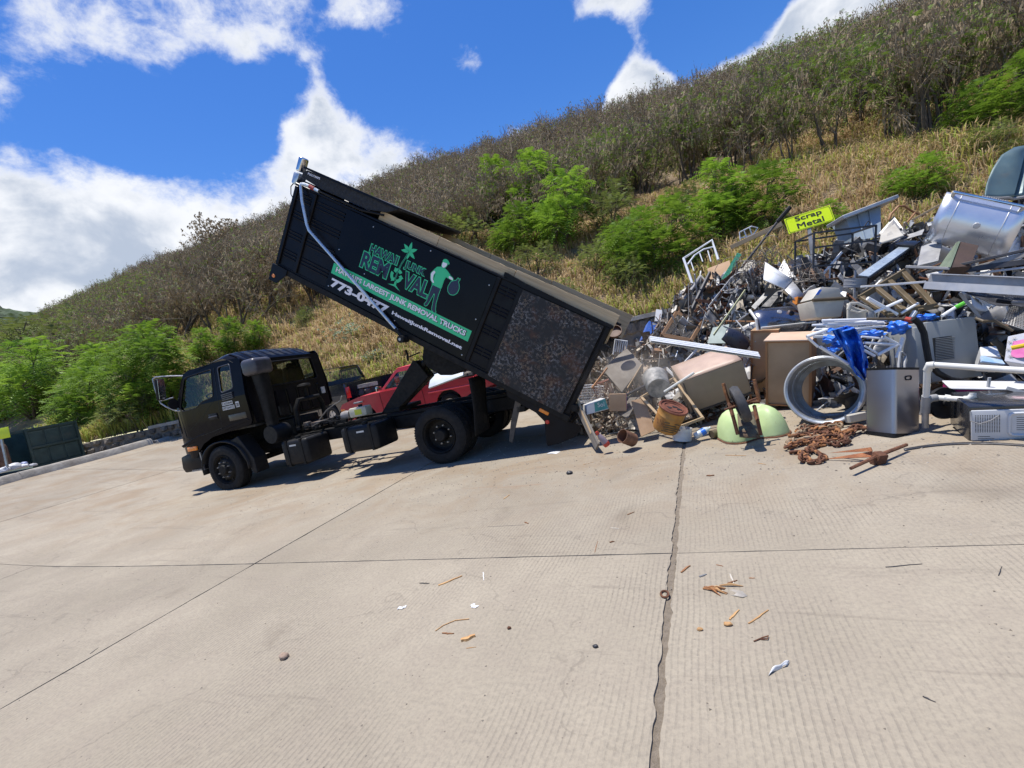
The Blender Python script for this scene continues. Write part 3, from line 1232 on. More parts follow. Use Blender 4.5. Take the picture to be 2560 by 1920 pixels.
for (px, sc_, py) in ((592, 2.5, 652),):
    r_ = ray(px, py)
    tt = 20.0
    best = None
    p = None
    for q in range(1600):
        tt += 0.06
        c_ = CAM + r_ * tt
        if c_.y > 30 and c_.z < hill(c_.x, c_.y):
            p = c_
            break
    if p is None:
        p = Vector((-70, 55, hill(-70, 55)))
    a, c, p_, l_ = dry_tree(777, 3.2, 0.9, 0.0)
    t = thing('lone_ridge_tree', 'lone round-crowned bare tree rising above the ridge against the clouds', 'tree', T(p))
    s = sc_
    t.scale = (s * 1.35, s * 1.35, s * .85)
    link('trunk', mesh_of('trunk', [(a[0], a[1], M_BARK)]), t)
    link('crown', mesh_of('crown', [(c[0], c[1], M_TWIG), (p_[0], p_[1], M_POD)]), t)

# dry grass over the bank
def grass(name, n, box, hmin, hmax, blades, keep, label):
    X0, X1, Y0, Y1 = box
    V, F, C = [], [], []
    cnt = 0
    tries = 0
    while cnt < n and tries < n * 12:
        tries += 1
        x = rng.uniform(X0, X1)
        y = lerp_tab(FOOT, x) + Y0 + (Y1 - Y0) * rng.random() ** 1.25
        z = hill(x, y)
        px, py, d = proj((x, y, z + .3))
        if d < 4 or not (-60 < px < 2620 and -60 < py < 1200):
            continue
        gz = mnoise.noise(Vector((x * .28, y * .28, 4.0)))
        if keep and not keep(x, y, gz, px, py):
            continue
        cnt += 1
        dry = mnoise.noise(Vector((x * .16, y * .16, 7.7)))
        near_foot = max(0, 1 - (y - lerp_tab(FOOT, x)) / 3.5)
        gr = 0.12 + 0.45 * near_foot + 0.7 * max(0, dry) + (0.2 if px < 500 else 0)
        for b_ in range(blades):
            a = rng.uniform(0, 6.283)
            h = rng.uniform(hmin, hmax) * (0.8 + 0.5 * gz)
            lean = rng.uniform(0.35, 1.25)
            r0 = rng.uniform(0, 0.14)
            bx, by = x + math.cos(a) * r0, y + math.sin(a) * r0
            dx, dy = math.cos(a), math.sin(a)
            wd = 0.011 + d * 0.00042
            sx, sy = -dy * wd, dx * wd
            k = len(V)
            m1 = (bx + dx * h * lean * .3, by + dy * h * lean * .3, z + h * .62)
            e1 = (bx + dx * h * lean * .95, by + dy * h * lean * .95, z + h * (1.05 - .5 * lean))
            V += [(bx - sx, by - sy, z - .05), (bx + sx, by + sy, z - .05), (m1[0] + sx * .8, m1[1] + sy * .8, m1[2]), (m1[0] - sx * .8, m1[1] - sy * .8, m1[2]), e1]
            F += [(k, k + 1, k + 2, k + 3), (k + 3, k + 2, k + 4)]
            u = rng.random()
            if u < gr:
                c = (0.40 + .15 * rng.random(), 0.46 + .1 * rng.random(), 0.13)
            else:
                q = rng.random()
                c = (0.80 - .34 * q, 0.64 - .32 * q, 0.40 - .23 * q)
            C += [c] * 5
    me = bpy.data.meshes.new(name)
    me.from_pydata(V, [], F)
    ca = me.color_attributes.new('tint', 'FLOAT_COLOR', 'POINT')
    ca.data.foreach_set('color', np.concatenate([np.array(C), np.ones((len(C), 1))], 1).ravel())
    me.materials.append(M_GRASS)
    o = link(name, me)
    o['kind'] = 'stuff'
    o['label'] = label
    print(name, cnt, len(F))


grass('grass', 11000, (-27, 16, 0.05, 13), 0.35, 0.75, 9, lambda x, y, g, px, py: not (560 < px < 1000 and py < 700), 'tall dry yellow grass on the lower bank')
grass('upland_grass', 6500, (-70, 30, 10, 44), 0.35, 0.7, 7, None, 'sparse dry grass under the hillside thicket')

# ------------------------------------------------------------------ the dump truck
M_BLACK = mat('black_paint', (0.006, 0.006, 0.008), (0.010, 0.010, 0.013), 3, 0.36, rvar=0.1, spec=0.16)
M_CABBLK = mat('cab_paint', (0.005, 0.005, 0.007), (0.007, 0.007, 0.010), 3, 0.10, rvar=0.03, spec=0.09)
M_FRAME = mat('chassis_black', (0.008, 0.008, 0.008), (0.016, 0.015, 0.014), 8, 0.6, dirt=0.15, dirtc=(0.05, 0.042, 0.034), bump=0.15, spec=0.2)
M_PLAST = mat('black_plastic', (0.011, 0.011, 0.012), (0.016, 0.016, 0.017), 10, 0.5, dirt=0.12, dirtc=(0.05, 0.045, 0.038), spec=0.2)
M_RUBBER = mat('tyre_rubber', (0.012, 0.012, 0.012), (0.018, 0.017, 0.016), 7, 0.85, dirt=0.15, dirtc=(0.05, 0.044, 0.036), spec=0.3)
M_PANEL = mat('sign_panel', (0.004, 0.004, 0.006), (0.006, 0.006, 0.008), 1.5, 0.25, rvar=0.05, spec=0.15)
M_STEEL = mat('bare_steel', (0.45, 0.45, 0.46), (0.33, 0.33, 0.34), 9, 0.42, metal=0.85)
M_ALU = mat('galvanised_tube', (0.62, 0.66, 0.70), (0.5, 0.54, 0.58), 12, 0.35, metal=0.7)
M_CHROME = mat('polished_metal', (0.75, 0.75, 0.76), None, 4, 0.16, metal=1.0, rvar=0.04)
M_GREEN = mat('sign_green', (0.04, 0.58, 0.25), (0.04, 0.55, 0.24), 2, 0.4)
M_NAVY = mat('sign_navy', (0.012, 0.014, 0.045), (0.014, 0.016, 0.05), 2, 0.35)
M_SIGNW = mat('sign_white', (0.86, 0.84, 0.88), (0.83, 0.81, 0.86), 2, 0.4)
M_WOOD = mat('board_wood', (0.62, 0.47, 0.28), (0.47, 0.34, 0.19), 5, 0.75, stretch=(0.25, 6, 6), bump=0.3, bscale=25, dirt=0.2, dirtc=(0.13, 0.09, 0.055))
M_TARP = mat('tarp_black', (0.014, 0.014, 0.015), (0.024, 0.024, 0.025), 14, 0.75, bump=0.4, bscale=30)
M_ORANGE = mat('amber_lens', (0.85, 0.26, 0.02), (0.75, 0.2, 0.015), 20, 0.2, coat=0.5)
M_REDL = mat('red_lens', (0.6, 0.03, 0.02), (0.5, 0.02, 0.015), 20, 0.2, coat=0.5)
M_STICK = mat('white_sticker', (0.62, 0.62, 0.60), (0.5, 0.5, 0.48), 12, 0.6)
M_INK = mat('black_ink', (0.012, 0.012, 0.012), None, 4, 0.6)
M_GLASS = glass_mat('tinted_glass', (0.86, 0.92, 0.90), 0.12)
M_DGLASS = glass_mat('dark_glass', (0.6, 0.66, 0.66), 0.3)
M_INT = mat('cab_interior', (0.05, 0.048, 0.045), (0.03, 0.03, 0.03), 9, 0.85)
M_SNORK = mat('intake_hood', (0.07, 0.07, 0.085), (0.045, 0.045, 0.055), 9, 0.4)

TR = thing('dump_truck', 'black tipper truck with raised box tipping junk onto the scrap pile', 'truck')
Rr, nL = Vector((-4.14272878, 6.33882705, 0)), Vector((0.03974503, -0.99920985, 0))
HW = 1.17
TR.matrix_world = T(Rr - nL * HW) @ rotm(0, 0, -177.72217754566168)

# --- wheels
TY = [(.29, -.035), (.31, -.006), (.36, 0), (.385, .002), (.40, -.002), (.44, -.01), (.463, -.03), (.473, -.05), (.475, -.07), (.475, -.085), (.464, -.088), (.464, -.098), (.475, -.101),
      (.475, -.125), (.464, -.128), (.464, -.138), (.475, -.141), (.475, -.162), (.464, -.165), (.464, -.175), (.475, -.178), (.475, -.2), (.463, -.23), (.44, -.25), (.39, -.26), (.31, -.256), (.29, -.23)]
tyre = MB().lathe(TY, 64, closed=True)
for k in range(64):                       # shoulder lugs
    a = 2 * math.pi * k / 64
    for z in (-.045, -.215):
        tyre.box((.466 * math.cos(a), .466 * math.sin(a), z), (.018, .026, .03), None, (0, 0, math.degrees(a)))
tyre_me = tyre.mesh('tyre', M_RUBBER, 40)
rimF = MB().lathe([(.292, -.05), (.292, -.02), (.28, -.012), (.268, -.03), (.255, -.075), (.235, -.07), (.215, -.045), (.19, -.02), (.13, -.016), (.11, -.012), (.098, .03), (.085, .045), (0, .047)], 40)
for k in range(8):
    a = 2 * math.pi * k / 8
    rimF.cyl((.226 * math.cos(a), .226 * math.sin(a), -.06), (.226 * math.cos(a), .226 * math.sin(a), -.05), .024, n=10)
rimF_me = rimF.mesh('rim', M_FRAME, 35)
rimR = MB().lathe([(.292, -.05), (.292, -.02), (.282, -.008), (.27, -.02), (.262, -.05), (.25, -.13), (.225, -.155), (.19, -.16), (.12, -.155), (.11, -.14), (.10, -.05), (.085, -.03), (0, -.028)], 40)
rimR_me = rimR.mesh('rim', M_FRAME, 35)
nut = MB().cyl((0, 0, 0), (0, 0, .03), .017, .014, 6)
nut.cyl((0, 0, .03), (0, 0, .05), .008, n=6)
nut_me = nut.mesh('wheel_nut', M_STEEL, 30)
for (x, side, rear) in ((4.974, 1, 0), (4.974, -1, 0), (0, 1, 1), (0, -1, 1)):
    Mw = T(x, side * HW, .475) @ rotm(-90 * side, 0, 0) @ rotm(0, 0, rng.uniform(0, 90))
    w_ = link('wheel', (rimR_me if rear else rimF_me), TR, Mw)
    link('tyre', tyre_me, w_)
    if rear:
        link('tyre', tyre_me, w_, T(0, 0, -.315))
    for k in range(8):
        a = 2 * math.pi * k / 8
        r_ = .155 if rear else .158
        link('wheel_nut', nut_me, w_, T(r_ * math.cos(a), r_ * math.sin(a), -.157 if rear else -.018))

# --- chassis
b = MB()
for s in (-1, 1):
    b.bb(-1.35, 5.7, s * .42 - .035, s * .42 + .035, .62, .84)
    for zf in (.62, .84):
        b.bb(-1.35, 5.7, s * .38 - .05, s * .38 + .05, zf - .008, zf + .008)
for x in (-1.2, -.5, .6, 1.6, 2.6, 3.4, 5.5):
    b.bb(x - .05, x + .05, -.40, .40, .65, .81)
b.build('chassis_frame', M_FRAME, TR, bevel=.006, seg=1)
b = MB()
b.cyl((0, -1.1, .475), (0, 1.1, .475), .085, n=14)
b.lathe([(0, -.2), (.12, -.19), (.2, -.1), (.215, 0), (.2, .1), (.12, .19), (0, .2)], 18, T(0, 0, .475) @ rotm(90))
b.cyl((0, 0, .5), (3.6, 0, .72), .05, n=10)
b.cyl((4.974, -1.0, .45), (4.974, 1.0, .45), .06, n=10)
b.build('axles', M_FRAME, TR)
for s in (-1, 1):
    b = MB()
    for k in range(5):
        L = .75 - k * .11
        b.sheet(lambda u, v: (-L + 2 * L * u, s * .5 - .04 + .08 * v, .56 - k * .014 + .12 * (2 * u - 1) ** 2 * L * L), 10, 1)
    b.build('leaf_spring', M_FRAME, TR, thick=.012)

# sub frame that stays level under the tipped box
b = MB()
for s in (-1, 1):
    b.bb(-1.5, 2.7, s * .43 - .04, s * .43 + .04, .851, .90)
b.bb(-1.52, -1.38, -.5, .5, .70, .93)
b.build('sub_frame', M_FRAME, TR, bevel=.006, seg=1)


def round_box(b, x0, x1, y0, y1, z0, z1):
    b.bb(x0, x1, y0, y1, z0, z1)


for n_, (x0, x1, z0, z1) in enumerate(((2.78, 3.42, .34, .82), (1.2, 1.98, .41, .86))):
    b = MB()
    b.bb(x0, x1, .52, 1.13, z0, z1)
    tk = b.build('fuel_tank', M_PLAST, TR, bevel=.06, seg=3)
    b = MB()
    for xs_ in (x0 + .14, x1 - .14):
        pts = [(xs_, .5, z0 - .006), (xs_, 1.08, z0 - .006), (xs_, 1.137, z0 + .06), (xs_, 1.137, z1 - .06), (xs_, 1.08, z1 + .006), (xs_, .5, z1 + .006)]
        for p, q in zip(pts, pts[1:]):
            d_ = Vector(q) - Vector(p)
            b.box((Vector(p) + Vector(q)) / 2, (.045, max(abs(d_.y), .008) if abs(d_.y) > abs(d_.z) else max(abs(d_.y), .008), max(abs(d_.z), .008)))
    b.build('tank_strap', M_FRAME, tk)
    b = MB()
    b.cyl((x0 + .32, .98, z1 - .005), (x0 + .32, .98, z1 + .05), .05, n=14)
    b.build('filler_cap', M_FRAME, tk)
    b = MB()
    b.bb(x0 + .26, x0 + .42, 1.1305, 1.134, z1 - .115, z1 - .085)
    b.build('sticker', M_STICK, tk)
# hydraulic oil jug, valve clutter and hoses between cab and hoist
b = MB()
b.bb(1.72, 2.12, .42, .62, .98, 1.16)
jug = b.build('fluid_reservoir', mat('cream_plastic', (0.62, 0.58, 0.45), (0.5, 0.46, 0.34), 6, 0.5, dirt=0.3), TR, bevel=.03)
b = MB()
b.cyl((1.9, .52, 1.15), (1.9, .52, 1.2), .04, n=12)
b.build('cap', M_FRAME, jug)
b = MB()
b.bb(1.82, 1.98, .6205, .623, 1.02, 1.12)
b.build('yellow_label', mat('label_yellow', (0.62, 0.62, 0.05), None, 5, 0.5), jug)
b = MB()
b.lathe([(0, -.1), (.07, -.09), (.085, 0), (.07, .09), (0, .1)], 14, T(2.28, .5, 1.05) @ rotm(0, 90, 0))
b.build('filter_canister', mat('grey_cast', (0.3, 0.28, 0.27), (0.2, 0.19, 0.18), 9, 0.6, dirt=0.3), TR)
rg = random.Random(42)
b = MB()
for k in range(16):
    p0 = Vector((rg.uniform(2.4, 3.5), rg.uniform(-.3, .8), rg.uniform(.86, .96)))
    p3 = Vector((rg.uniform(2.4, 3.5), rg.uniform(-.3, .8), rg.uniform(.86, 1.0)))
    m1 = p0.lerp(p3, .33) + Vector((0, rg.gauss(0, .1), rg.uniform(0, .1)))
    m2 = p0.lerp(p3, .66) + Vector((0, rg.gauss(0, .1), rg.uniform(0, .2)))
    pts = [((1 - t) ** 3) * p0 + 3 * t * (1 - t) ** 2 * m1 + 3 * t * t * (1 - t) * m2 + t ** 3 * p3 for t in [i / 8 for i in range(9)]]
    b.tube(pts, rg.choice((.009, .012, .018)), 6)
b.build('hoses', M_PLAST, TR)
b = MB()
b.tube([(3.35, .2, .92), (3.2, .22, 1.05), (2.95, .25, 1.2), (2.7, .3, 1.28), (2.5, .32, 1.33), (2.44, .32, 1.42)], .013, 8)
b.build('coolant_pipe', mat('dull_pipe', (0.3, 0.29, 0.28), (0.2, 0.19, 0.18), 12, 0.5, metal=0.5, dirt=.2), TR)
b = MB()   # gearbox and engine block under the cab
b.bb(3.1, 3.75, -.3, .3, .6, 1.0)
b.bb(3.75, 5.4, -.36, .36, .55, 1.18)
b.lathe([(0, 0), (.22, 0), (.26, .08), (.26, .2), (.16, .3), (0, .3)], 18, T(3.65, 0, .78) @ rotm(0, -90, 0))
b.build('engine', M_FRAME, TR, bevel=.03)
b = MB()   # small tread plate clutter on the deck
for k in range(40):
    b.box((rg.uniform(2.2, 3.6), rg.uniform(-.35, .75), .93 + rg.uniform(0, .05)), (rg.uniform(.04, .16), rg.uniform(.03, .1), rg.uniform(.02, .08)), None, (0, 0, rg.uniform(0, 90)))
b.build('brackets', M_FRAME, TR)['kind'] = 'stuff'
b = MB()
b.bb(3.05, 3.3, .2, .4, .9, 1.02)
b.bb(3.35, 3.47, .3, .42, .9, 1.05)
b.build('pump_block', mat('oily_cast', (0.2, 0.17, 0.15), (0.1, 0.08, 0.07), 12, 0.5, metal=0.4, rust=.35, dirt=.2), TR, bevel=.012)

# --- air cleaner and intake stack behind the cab
b = MB()
b.lathe([(0, 0), (.06, -.03), (.08, .0), (.17, .012), (.175, .03), (.18, .06), (.18, .38), (.17, .4), (0, .4)], 28, T(3.72, .62, .98) @ rotm(-90, 0, 0))
b.build('air_cleaner', M_PLAST, TR)
b = MB()


def stack(u, v):
    z = 1.02 + 1.2 * v
    a = 2 * math.pi * u
    cx = 3.75 - .02 * math.sin(v * 3)
    hx, hy = .09 + .03 * v, .09 + .05 * v
    ca, sa = math.cos(a), math.sin(a)
    return (cx + hx * math.copysign(abs(ca) ** .5, ca), .88 + hy * math.copysign(abs(sa) ** .5, sa), z)


b.sheet(stack, 28, 10)
b.build('intake_stack', M_FRAME, TR, smooth=60)
b = MB()
b.bb(3.57, 3.95, .66, 1.12, 2.17, 2.49)
b.build('intake_hood', M_SNORK, TR, bevel=.085, seg=4)

# --- cab
def side_M(y):
    return T(0, y, 0) @ rotm(90, 0, 0)


def shape_side(me, y, flip=1):
    me.transform(side_M(y))
    bm = bmesh.new()
    bm.from_mesh(me)
    for co, no in [((0, 0, 1.85), (0, 0, 1))] + [((5.75 + .08 * q, 0, 0), (1, 0, 0)) for q in range(5)]:
        bmesh.ops.bisect_plane(bm, geom=bm.verts[:] + bm.edges[:] + bm.faces[:], plane_co=co, plane_no=no)
    bm.to_mesh(me)
    bm.free()
    for v in me.vertices:
        z = v.co.z
        if z > 1.85:
            v.co.y -= flip * (z - 1.85) * .13
        v.co.y -= flip * max(0, v.co.x - 5.75) ** 2 * .55
    return me


def rounded(poly, r, n=4):
    out = []
    m = len(poly)
    for i in range(m):
        p, q, s = Vector(poly[i - 1]), Vector(poly[i]), Vector(poly[(i + 1) % m])
        a = q + (p - q).normalized() * min(r, (p - q).length * .45)
        c = q + (s - q).normalized() * min(r, (s - q).length * .45)
        for k in range(n + 1):
            t = k / n
            out.append(tuple(a * (1 - t) ** 2 + q * 2 * t * (1 - t) + c * t * t))
    return out


SIDE = [(6.12, .80), (6.15, 1.05), (6.08, 1.6), (6.0, 1.86), (5.86, 2.12), (5.70, 2.42), (5.62, 2.54), (5.45, 2.585), (4.6, 2.60), (4.05, 2.57), (4.0, 2.5), (3.97, 1.33), (4.02, 1.26), (5.12, 1.16), (5.42, 1.06), (5.62, .92), (5.72, .80)]
WIN1 = rounded([(5.60, 2.46), (4.80, 2.49), (4.84, 1.94), (5.18, 1.90), (5.36, 1.80), (5.80, 1.79), (5.84, 1.90)], .07)
WIN2 = rounded([(4.62, 2.49), (4.28, 2.50), (4.27, 2.02), (4.61, 1.98)], .06)
cab_mesh = []
for flip in (1, -1):
    me = shape_side(curve_mesh('cab_side', [SIDE, WIN1, WIN2], .035, M_CABBLK), 1.10 * flip, flip)
    cab_mesh.append(me)
cab_o = link('cab', cab_mesh[0], TR)
link('cab_side', cab_mesh[1], cab_o)
ROOF = [(5.64, 2.50), (5.56, 2.57), (5.42, 2.62), (5.1, 2.67), (4.75, 2.725), (4.52, 2.755), (4.42, 2.745), (4.27, 2.675), (4.06, 2.545), (3.985, 2.48)]


def prof_at(P, t):
    t *= len(P) - 1
    k = min(int(t), len(P) - 2)
    return Vector(P[k]).lerp(Vector(P[k + 1]), t - k)


b = MB()


def roof_fn(u, v):
    p = prof_at(ROOF, u)
    y = (2 * v - 1)
    yy = y * 1.035
    return (p.x, yy, p.y - .10 * abs(y) ** 7 - .02 * y * y)


b.sheet(roof_fn, 36, 24)
b.build('roof', M_CABBLK, cab_o, smooth=60)
for k in range(9):
    y = -.84 + 1.68 * k / 8
    b = MB()
    p0, p1 = Vector((4.30, y, 2.688)), Vector((4.045, y, 2.580))
    pts = [p0.lerp(p1, t / 8) for t in range(9)]
    b.sheet(lambda u, v: (4.42 - .37 * u, y - .06 + .12 * v, np.interp(4.42 - .37 * u, [3.985, 4.06, 4.27, 4.42, 4.52], [2.48, 2.545, 2.675, 2.745, 2.755]) - .02 * y * y - .10 * abs(y / 1.035) ** 7 + .012 * (1 - (2 * v - 1) ** 6) * (1 - (2 * u - 1) ** 8)), 12, 6)
    b.build('roof_rib', M_CABBLK, cab_o, smooth=60)
# rear wall with window
RW = [(-1.03, 1.27), (1.03, 1.27), (1.05, 1.9), (.97, 2.5), (-.97, 2.5), (-1.05, 1.9)]
RWIN = rounded([(-.80, 1.93), (.80, 1.93), (.74, 2.40), (-.74, 2.40)], .08)
me = curve_mesh('rear_wall', [RW, RWIN], .03, M_BLACK)
me.transform(Matrix(((0, 0, 1, 3.985), (1, 0, 0, 0), (0, 1, 0, 0), (0, 0, 0, 1))))
link('rear_wall', me, cab_o)
b = MB()
b.add([(3.98, -.82, 1.91), (3.98, .82, 1.91), (3.98, .76, 2.42), (3.98, -.76, 2.42)], [(0, 1, 2, 3)])
b.build('rear_window', M_DGLASS, cab_o)
b = MB()
pp = [(3.955, p[0], p[1]) for p in rounded([(-.81, 1.92), (.81, 1.92), (.75, 2.41), (-.75, 2.41)], .08)]
b.tube(pp, .016, 6, closed=True)
b.build('window_seal', M_PLAST, cab_o)
b = MB()
for y in (-.75, -.45, -.15, .15, .45):
    b.bb(3.95, 3.975, y - .03, y + .03, 1.28, 1.8)
b.build('wall_rib', M_CABBLK, cab_o, bevel=.01, seg=1)
b = MB()
b.bb(3.948, 3.968, -.94, -.83, 1.55, 1.70)
b.build('sticker', M_STICK, cab_o)
# glass in the doors, windscreen, front
for flip in (1, -1):
    for nm, poly in (('door_window', WIN1), ('quarter_window', WIN2)):
        me = curve_mesh(nm, [poly], .004, M_GLASS)
        shape_side(me, 1.098 * flip, flip)
        link(nm, me, cab_o)
        b = MB()
        pts = []
        for (x, z) in poly:
            y = 1.118 - max(0, z - 1.85) * .13 - max(0, x - 5.75) ** 2 * .55
            pts.append((x, y * flip, z))
        b.tube(pts, .011, 6, closed=True)
        b.build('window_seal', M_PLAST if nm == 'door_window' else M_SNORK, cab_o)
b = MB()
b.sheet(lambda u, v: (6.02 - .40 * v + .05 * (1 - (2 * u - 1) ** 2) , -.97 + 1.94 * u + (0.07 * v) * (1 - 2 * u), 1.88 + .64 * v), 10, 6)
b.build('windscreen', M_GLASS, cab_o, smooth=80)
b = MB()
b.sheet(lambda u, v: (6.10 + .06 * math.sin(math.pi * min(1, v * 1.1)) - .06 * v + .05 * (1 - (2 * u - 1) ** 2), -1.01 + 2.02 * u, .80 + 1.08 * v), 12, 10)
b.build('front_panel', M_CABBLK, cab_o, smooth=80, thick=.02)
b = MB()
for k in range(4):
    b.bb(6.17, 6.21, -.6, .6, 1.0 + k * .08, 1.04 + k * .08)
b.build('grille', M_PLAST, cab_o)
for s in (-1, 1):
    b = MB()
    b.bb(6.14, 6.2, s * .84 - .13, s * .84 + .13, .86, 1.0)
    b.build('headlight', M_CHROME, cab_o, bevel=.02)
b = MB()
b.bb(4.03, 6.05, -1.03, 1.03, 1.2, 1.24)
b.bb(5.62, 5.95, -1.0, 1.0, 1.3, 1.86)
b.bb(4.1, 4.25, -.95, .95, 1.24, 1.5)
b.build('cab_floor', M_INT, cab_o)
for y in (.55, -.55, 0):
    b = MB()
    b.bb(4.5, 5.0, y - .24, y + .24, 1.45, 1.62)
    b.box((4.42, y, 1.95), (.14, .46, .68), None, (0, -10, 0))
    b.bb(4.32, 4.42, y - .13, y + .13, 2.22, 2.38)
    b.build('seat', M_INT, cab_o, bevel=.04)
b = MB()
b.tube([(.22 * math.cos(a), .22 * math.sin(a), 0) for a in [2 * math.pi * k / 20 for k in range(20)]], .016, 6, T(5.42, .55, 1.95) @ rotm(0, -28, 0), closed=True)
b.cyl((5.42, .55, 1.95), (5.62, .55, 1.6), .025, n=8)
b.box((5.42, .55, 1.95), (.03, .42, .04))
b.build('steering_wheel', M_INT, cab_o)
# door cut lines, handle, vents, trim, stickers
b = MB()
b.tube([(4.72, 1.117 - .08, 2.5), (4.72, 1.117, 1.85), (4.80, 1.117, 1.3)], .004, 4)
b.tube([(4.80, 1.12, 1.3), (5.65, 1.118, 1.2)], .005, 4)
b.tube([(5.92, 1.10, 1.78), (5.88, 1.112, 1.25), (5.65, 1.118, 1.2)], .005, 4)
b.build('door_seam', M_INK, cab_o)
b = MB()
b.tube([(5.75, 1.116, 1.36), (5.25, 1.116, 1.60), (4.95, 1.116, 1.80), (4.83, 1.116, 1.86)], .005, 4)
b.build('door_crease', M_CABBLK, cab_o)
b = MB()
b.bb(4.84, 5.08, 1.116, 1.135, 1.50, 1.62)
b.build('door_handle', M_PLAST, cab_o, bevel=.012)
b = MB()
b.tube([(4.84, 1.125, 1.56), (4.88, 1.15, 1.56), (5.04, 1.15, 1.56), (5.08, 1.125, 1.56)], .012, 6)
b.build('handle_bar', M_SNORK, cab_o)
b = MB()
for k in range(4):
    b.box((4.44, 1.126, 1.94 - k * .035), (.3, .02, .02), None, (0, 2, 0))
b.build('side_vent', M_SNORK, cab_o)
b = MB()
b.bb(4.08, 4.55, 1.114, 1.123, 1.40, 1.52)
b.build('side_reflector', mat('tan_reflector', (0.06, 0.05, 0.035), None, 5, 0.35), cab_o, bevel=.004)
PMc = Matrix(((-1, 0, 0, 0), (0, 0, 1, 0), (0, 1, 0, 0), (0, 0, 0, 1)))


def fit_text(s, w, h, material, thick=.002, bold=.012, space=1.0):
    me = text_mesh('lettering', s, 1.0, 0.0, material, offset=bold, space=space)
    if thick:
        pass
    xs_ = [v.co.x for v in me.vertices]
    ys_ = [v.co.y for v in me.vertices]
    x0, x1, y0, y1 = min(xs_), max(xs_), min(ys_), max(ys_)
    me.transform(Matrix.Diagonal((w / (x1 - x0), h / (y1 - y0), 1, 1)) @ T(-x0, -y0, 0))
    return me


def on_cab(me, u_left, z, y=1.124, rot=0.0):
    return link(me.name, me, cab_o, T(u_left, y, z) @ PMc @ rotm(0, 0, rot))


for (s, x, z, w) in (('CA554049', 4.63, 1.735, .27), ('D0733A0172', 4.645, 1.645, .31)):
    b = MB()
    b.bb(x - w - .01, x + .01, 1.119, 1.1222, z - .012, z + .057)
    b.build('sticker', M_STICK, cab_o)
    on_cab(fit_text(s, w, .045, M_INK, bold=.02), x, z)
b = MB()
b.bb(4.19, 4.28, 1.119, 1.1222, 1.64, 1.75)
b.build('sticker', M_STICK, cab_o)
on_cab(fit_text('20', .07, .07, M_INK, bold=.03), 4.27, 1.655)
# fender, steps, bumper, lights
b = MB()


def fender(u, v):
    a = R(-8 + 196 * u)
    return (4.99 + .66 * math.cos(a), .84 + .30 * v, .50 + .60 * math.sin(a) * (1 - .08 * math.sin(a)))


b.sheet(fender, 24, 2)
b.build('front_fender', M_PLAST, TR, smooth=60, thick=.03)
b = MB()
b.sheet(lambda u, v: (4.99 + .66 * math.cos(R(-8 + 196 * u)), -.84 - .30 * v, .50 + .60 * math.sin(R(-8 + 196 * u)) * .93), 24, 2)
b.build('front_fender', M_PLAST, TR, smooth=60, thick=.03)
b = MB()
b.prism([(4.30, .30), (4.62, .92), (4.72, 1.02), (4.48, 1.08), (4.2, .6), (4.2, .30)], .80, 1.10)
b.build('splash_guard', M_PLAST, TR, bevel=.01, seg=1)
b = MB()
b.prism([(6.22, .52), (6.28, .62), (6.24, .86), (6.05, .9), (5.62, .92), (5.60, .52)], -1.10, 1.10)
b.build('bumper', M_BLACK, TR, bevel=.025)
b = MB()
for k in range(7):
    b.bb(5.64 + k * .05, 5.665 + k * .05, 1.1, 1.125, .545, .56)
b.bb(5.60, 5.98, 1.02, 1.13, .525, .54)
b.bb(5.60, 5.62, 1.10, 1.125, .54, .9)
b.build('step', M_STEEL, TR)
for s in (-1, 1):
    b = MB()
    b.bb(5.64, 5.92, s * 1.115 - .03, s * 1.115 + .03, .955, 1.045)
    b.build('indicator_light', M_ORANGE, TR, bevel=.012)
b = MB()
b.prism([(5.7, 1.12), (6.05, 1.05), (6.1, 1.10), (5.55, 1.24), (5.3, 1.27)], 1.10, 1.124)
b.prism([(4.02, 1.34), (4.9, 1.22), (5.05, 1.20), (4.95, 1.27), (4.1, 1.40)], 1.10, 1.126)
b.build('sill_trim', M_CABBLK, cab_o, bevel=.006, seg=1)
# mirrors
for s in (1, -1):
    b = MB()
    b.tube([(5.62, s * 1.0, 2.50), (5.9, s * 1.1, 2.56), (6.16, s * 1.22, 2.60), (6.21, s * 1.25, 2.57), (6.20, s * 1.26, 2.3), (6.16, s * 1.25, 2.05), (6.08, s * 1.22, 1.96), (5.98, s * 1.12, 1.84), (5.80, s * 1.08, 1.80)], .014, 8)
    b.tube([(6.17, s * 1.25, 2.1), (5.98, s * 1.10, 2.12)], .010, 6)
    mr = b.build('mirror_bracket', M_STEEL, TR)
    b = MB()
    b.box((6.08, s * 1.24, 2.33), (.07, .19, .44), None, (0, -9, s * 12))
    b.build('mirror_head', M_PLAST, mr, bevel=.025)
    b = MB()
    b.box((6.043, s * 1.235, 2.33), (.004, .16, .40), None, (0, -9, s * 12))
    b.build('mirror_glass', M_CHROME, mr)
    b = MB()
    b.lathe([(0, .05), (.06, .045), (.1, .02), (.11, 0), (0, 0)], 18, T(5.93, s * 1.16, 1.98) @ rotm(0, 90, 0))
    b.build('round_mirror', M_PLAST, mr)
# cab mount hump behind the cab
b = MB()
b.tube([(3.62, .38, .95), (3.60, .38, 1.35), (3.58, .28, 1.52), (3.58, -.28, 1.52), (3.60, -.38, 1.35), (3.62, -.38, .95)], .05, 10)
b.cyl((3.6, 0, 1.5), (3.6, 0, 1.78), .04, n=8)
b.lathe([(0, 0), (.12, .0), (.14, .03), (.12, .07), (0, .09)], 16, T(3.62, 0, 1.76))
b.build('cab_mount', M_FRAME, TR)
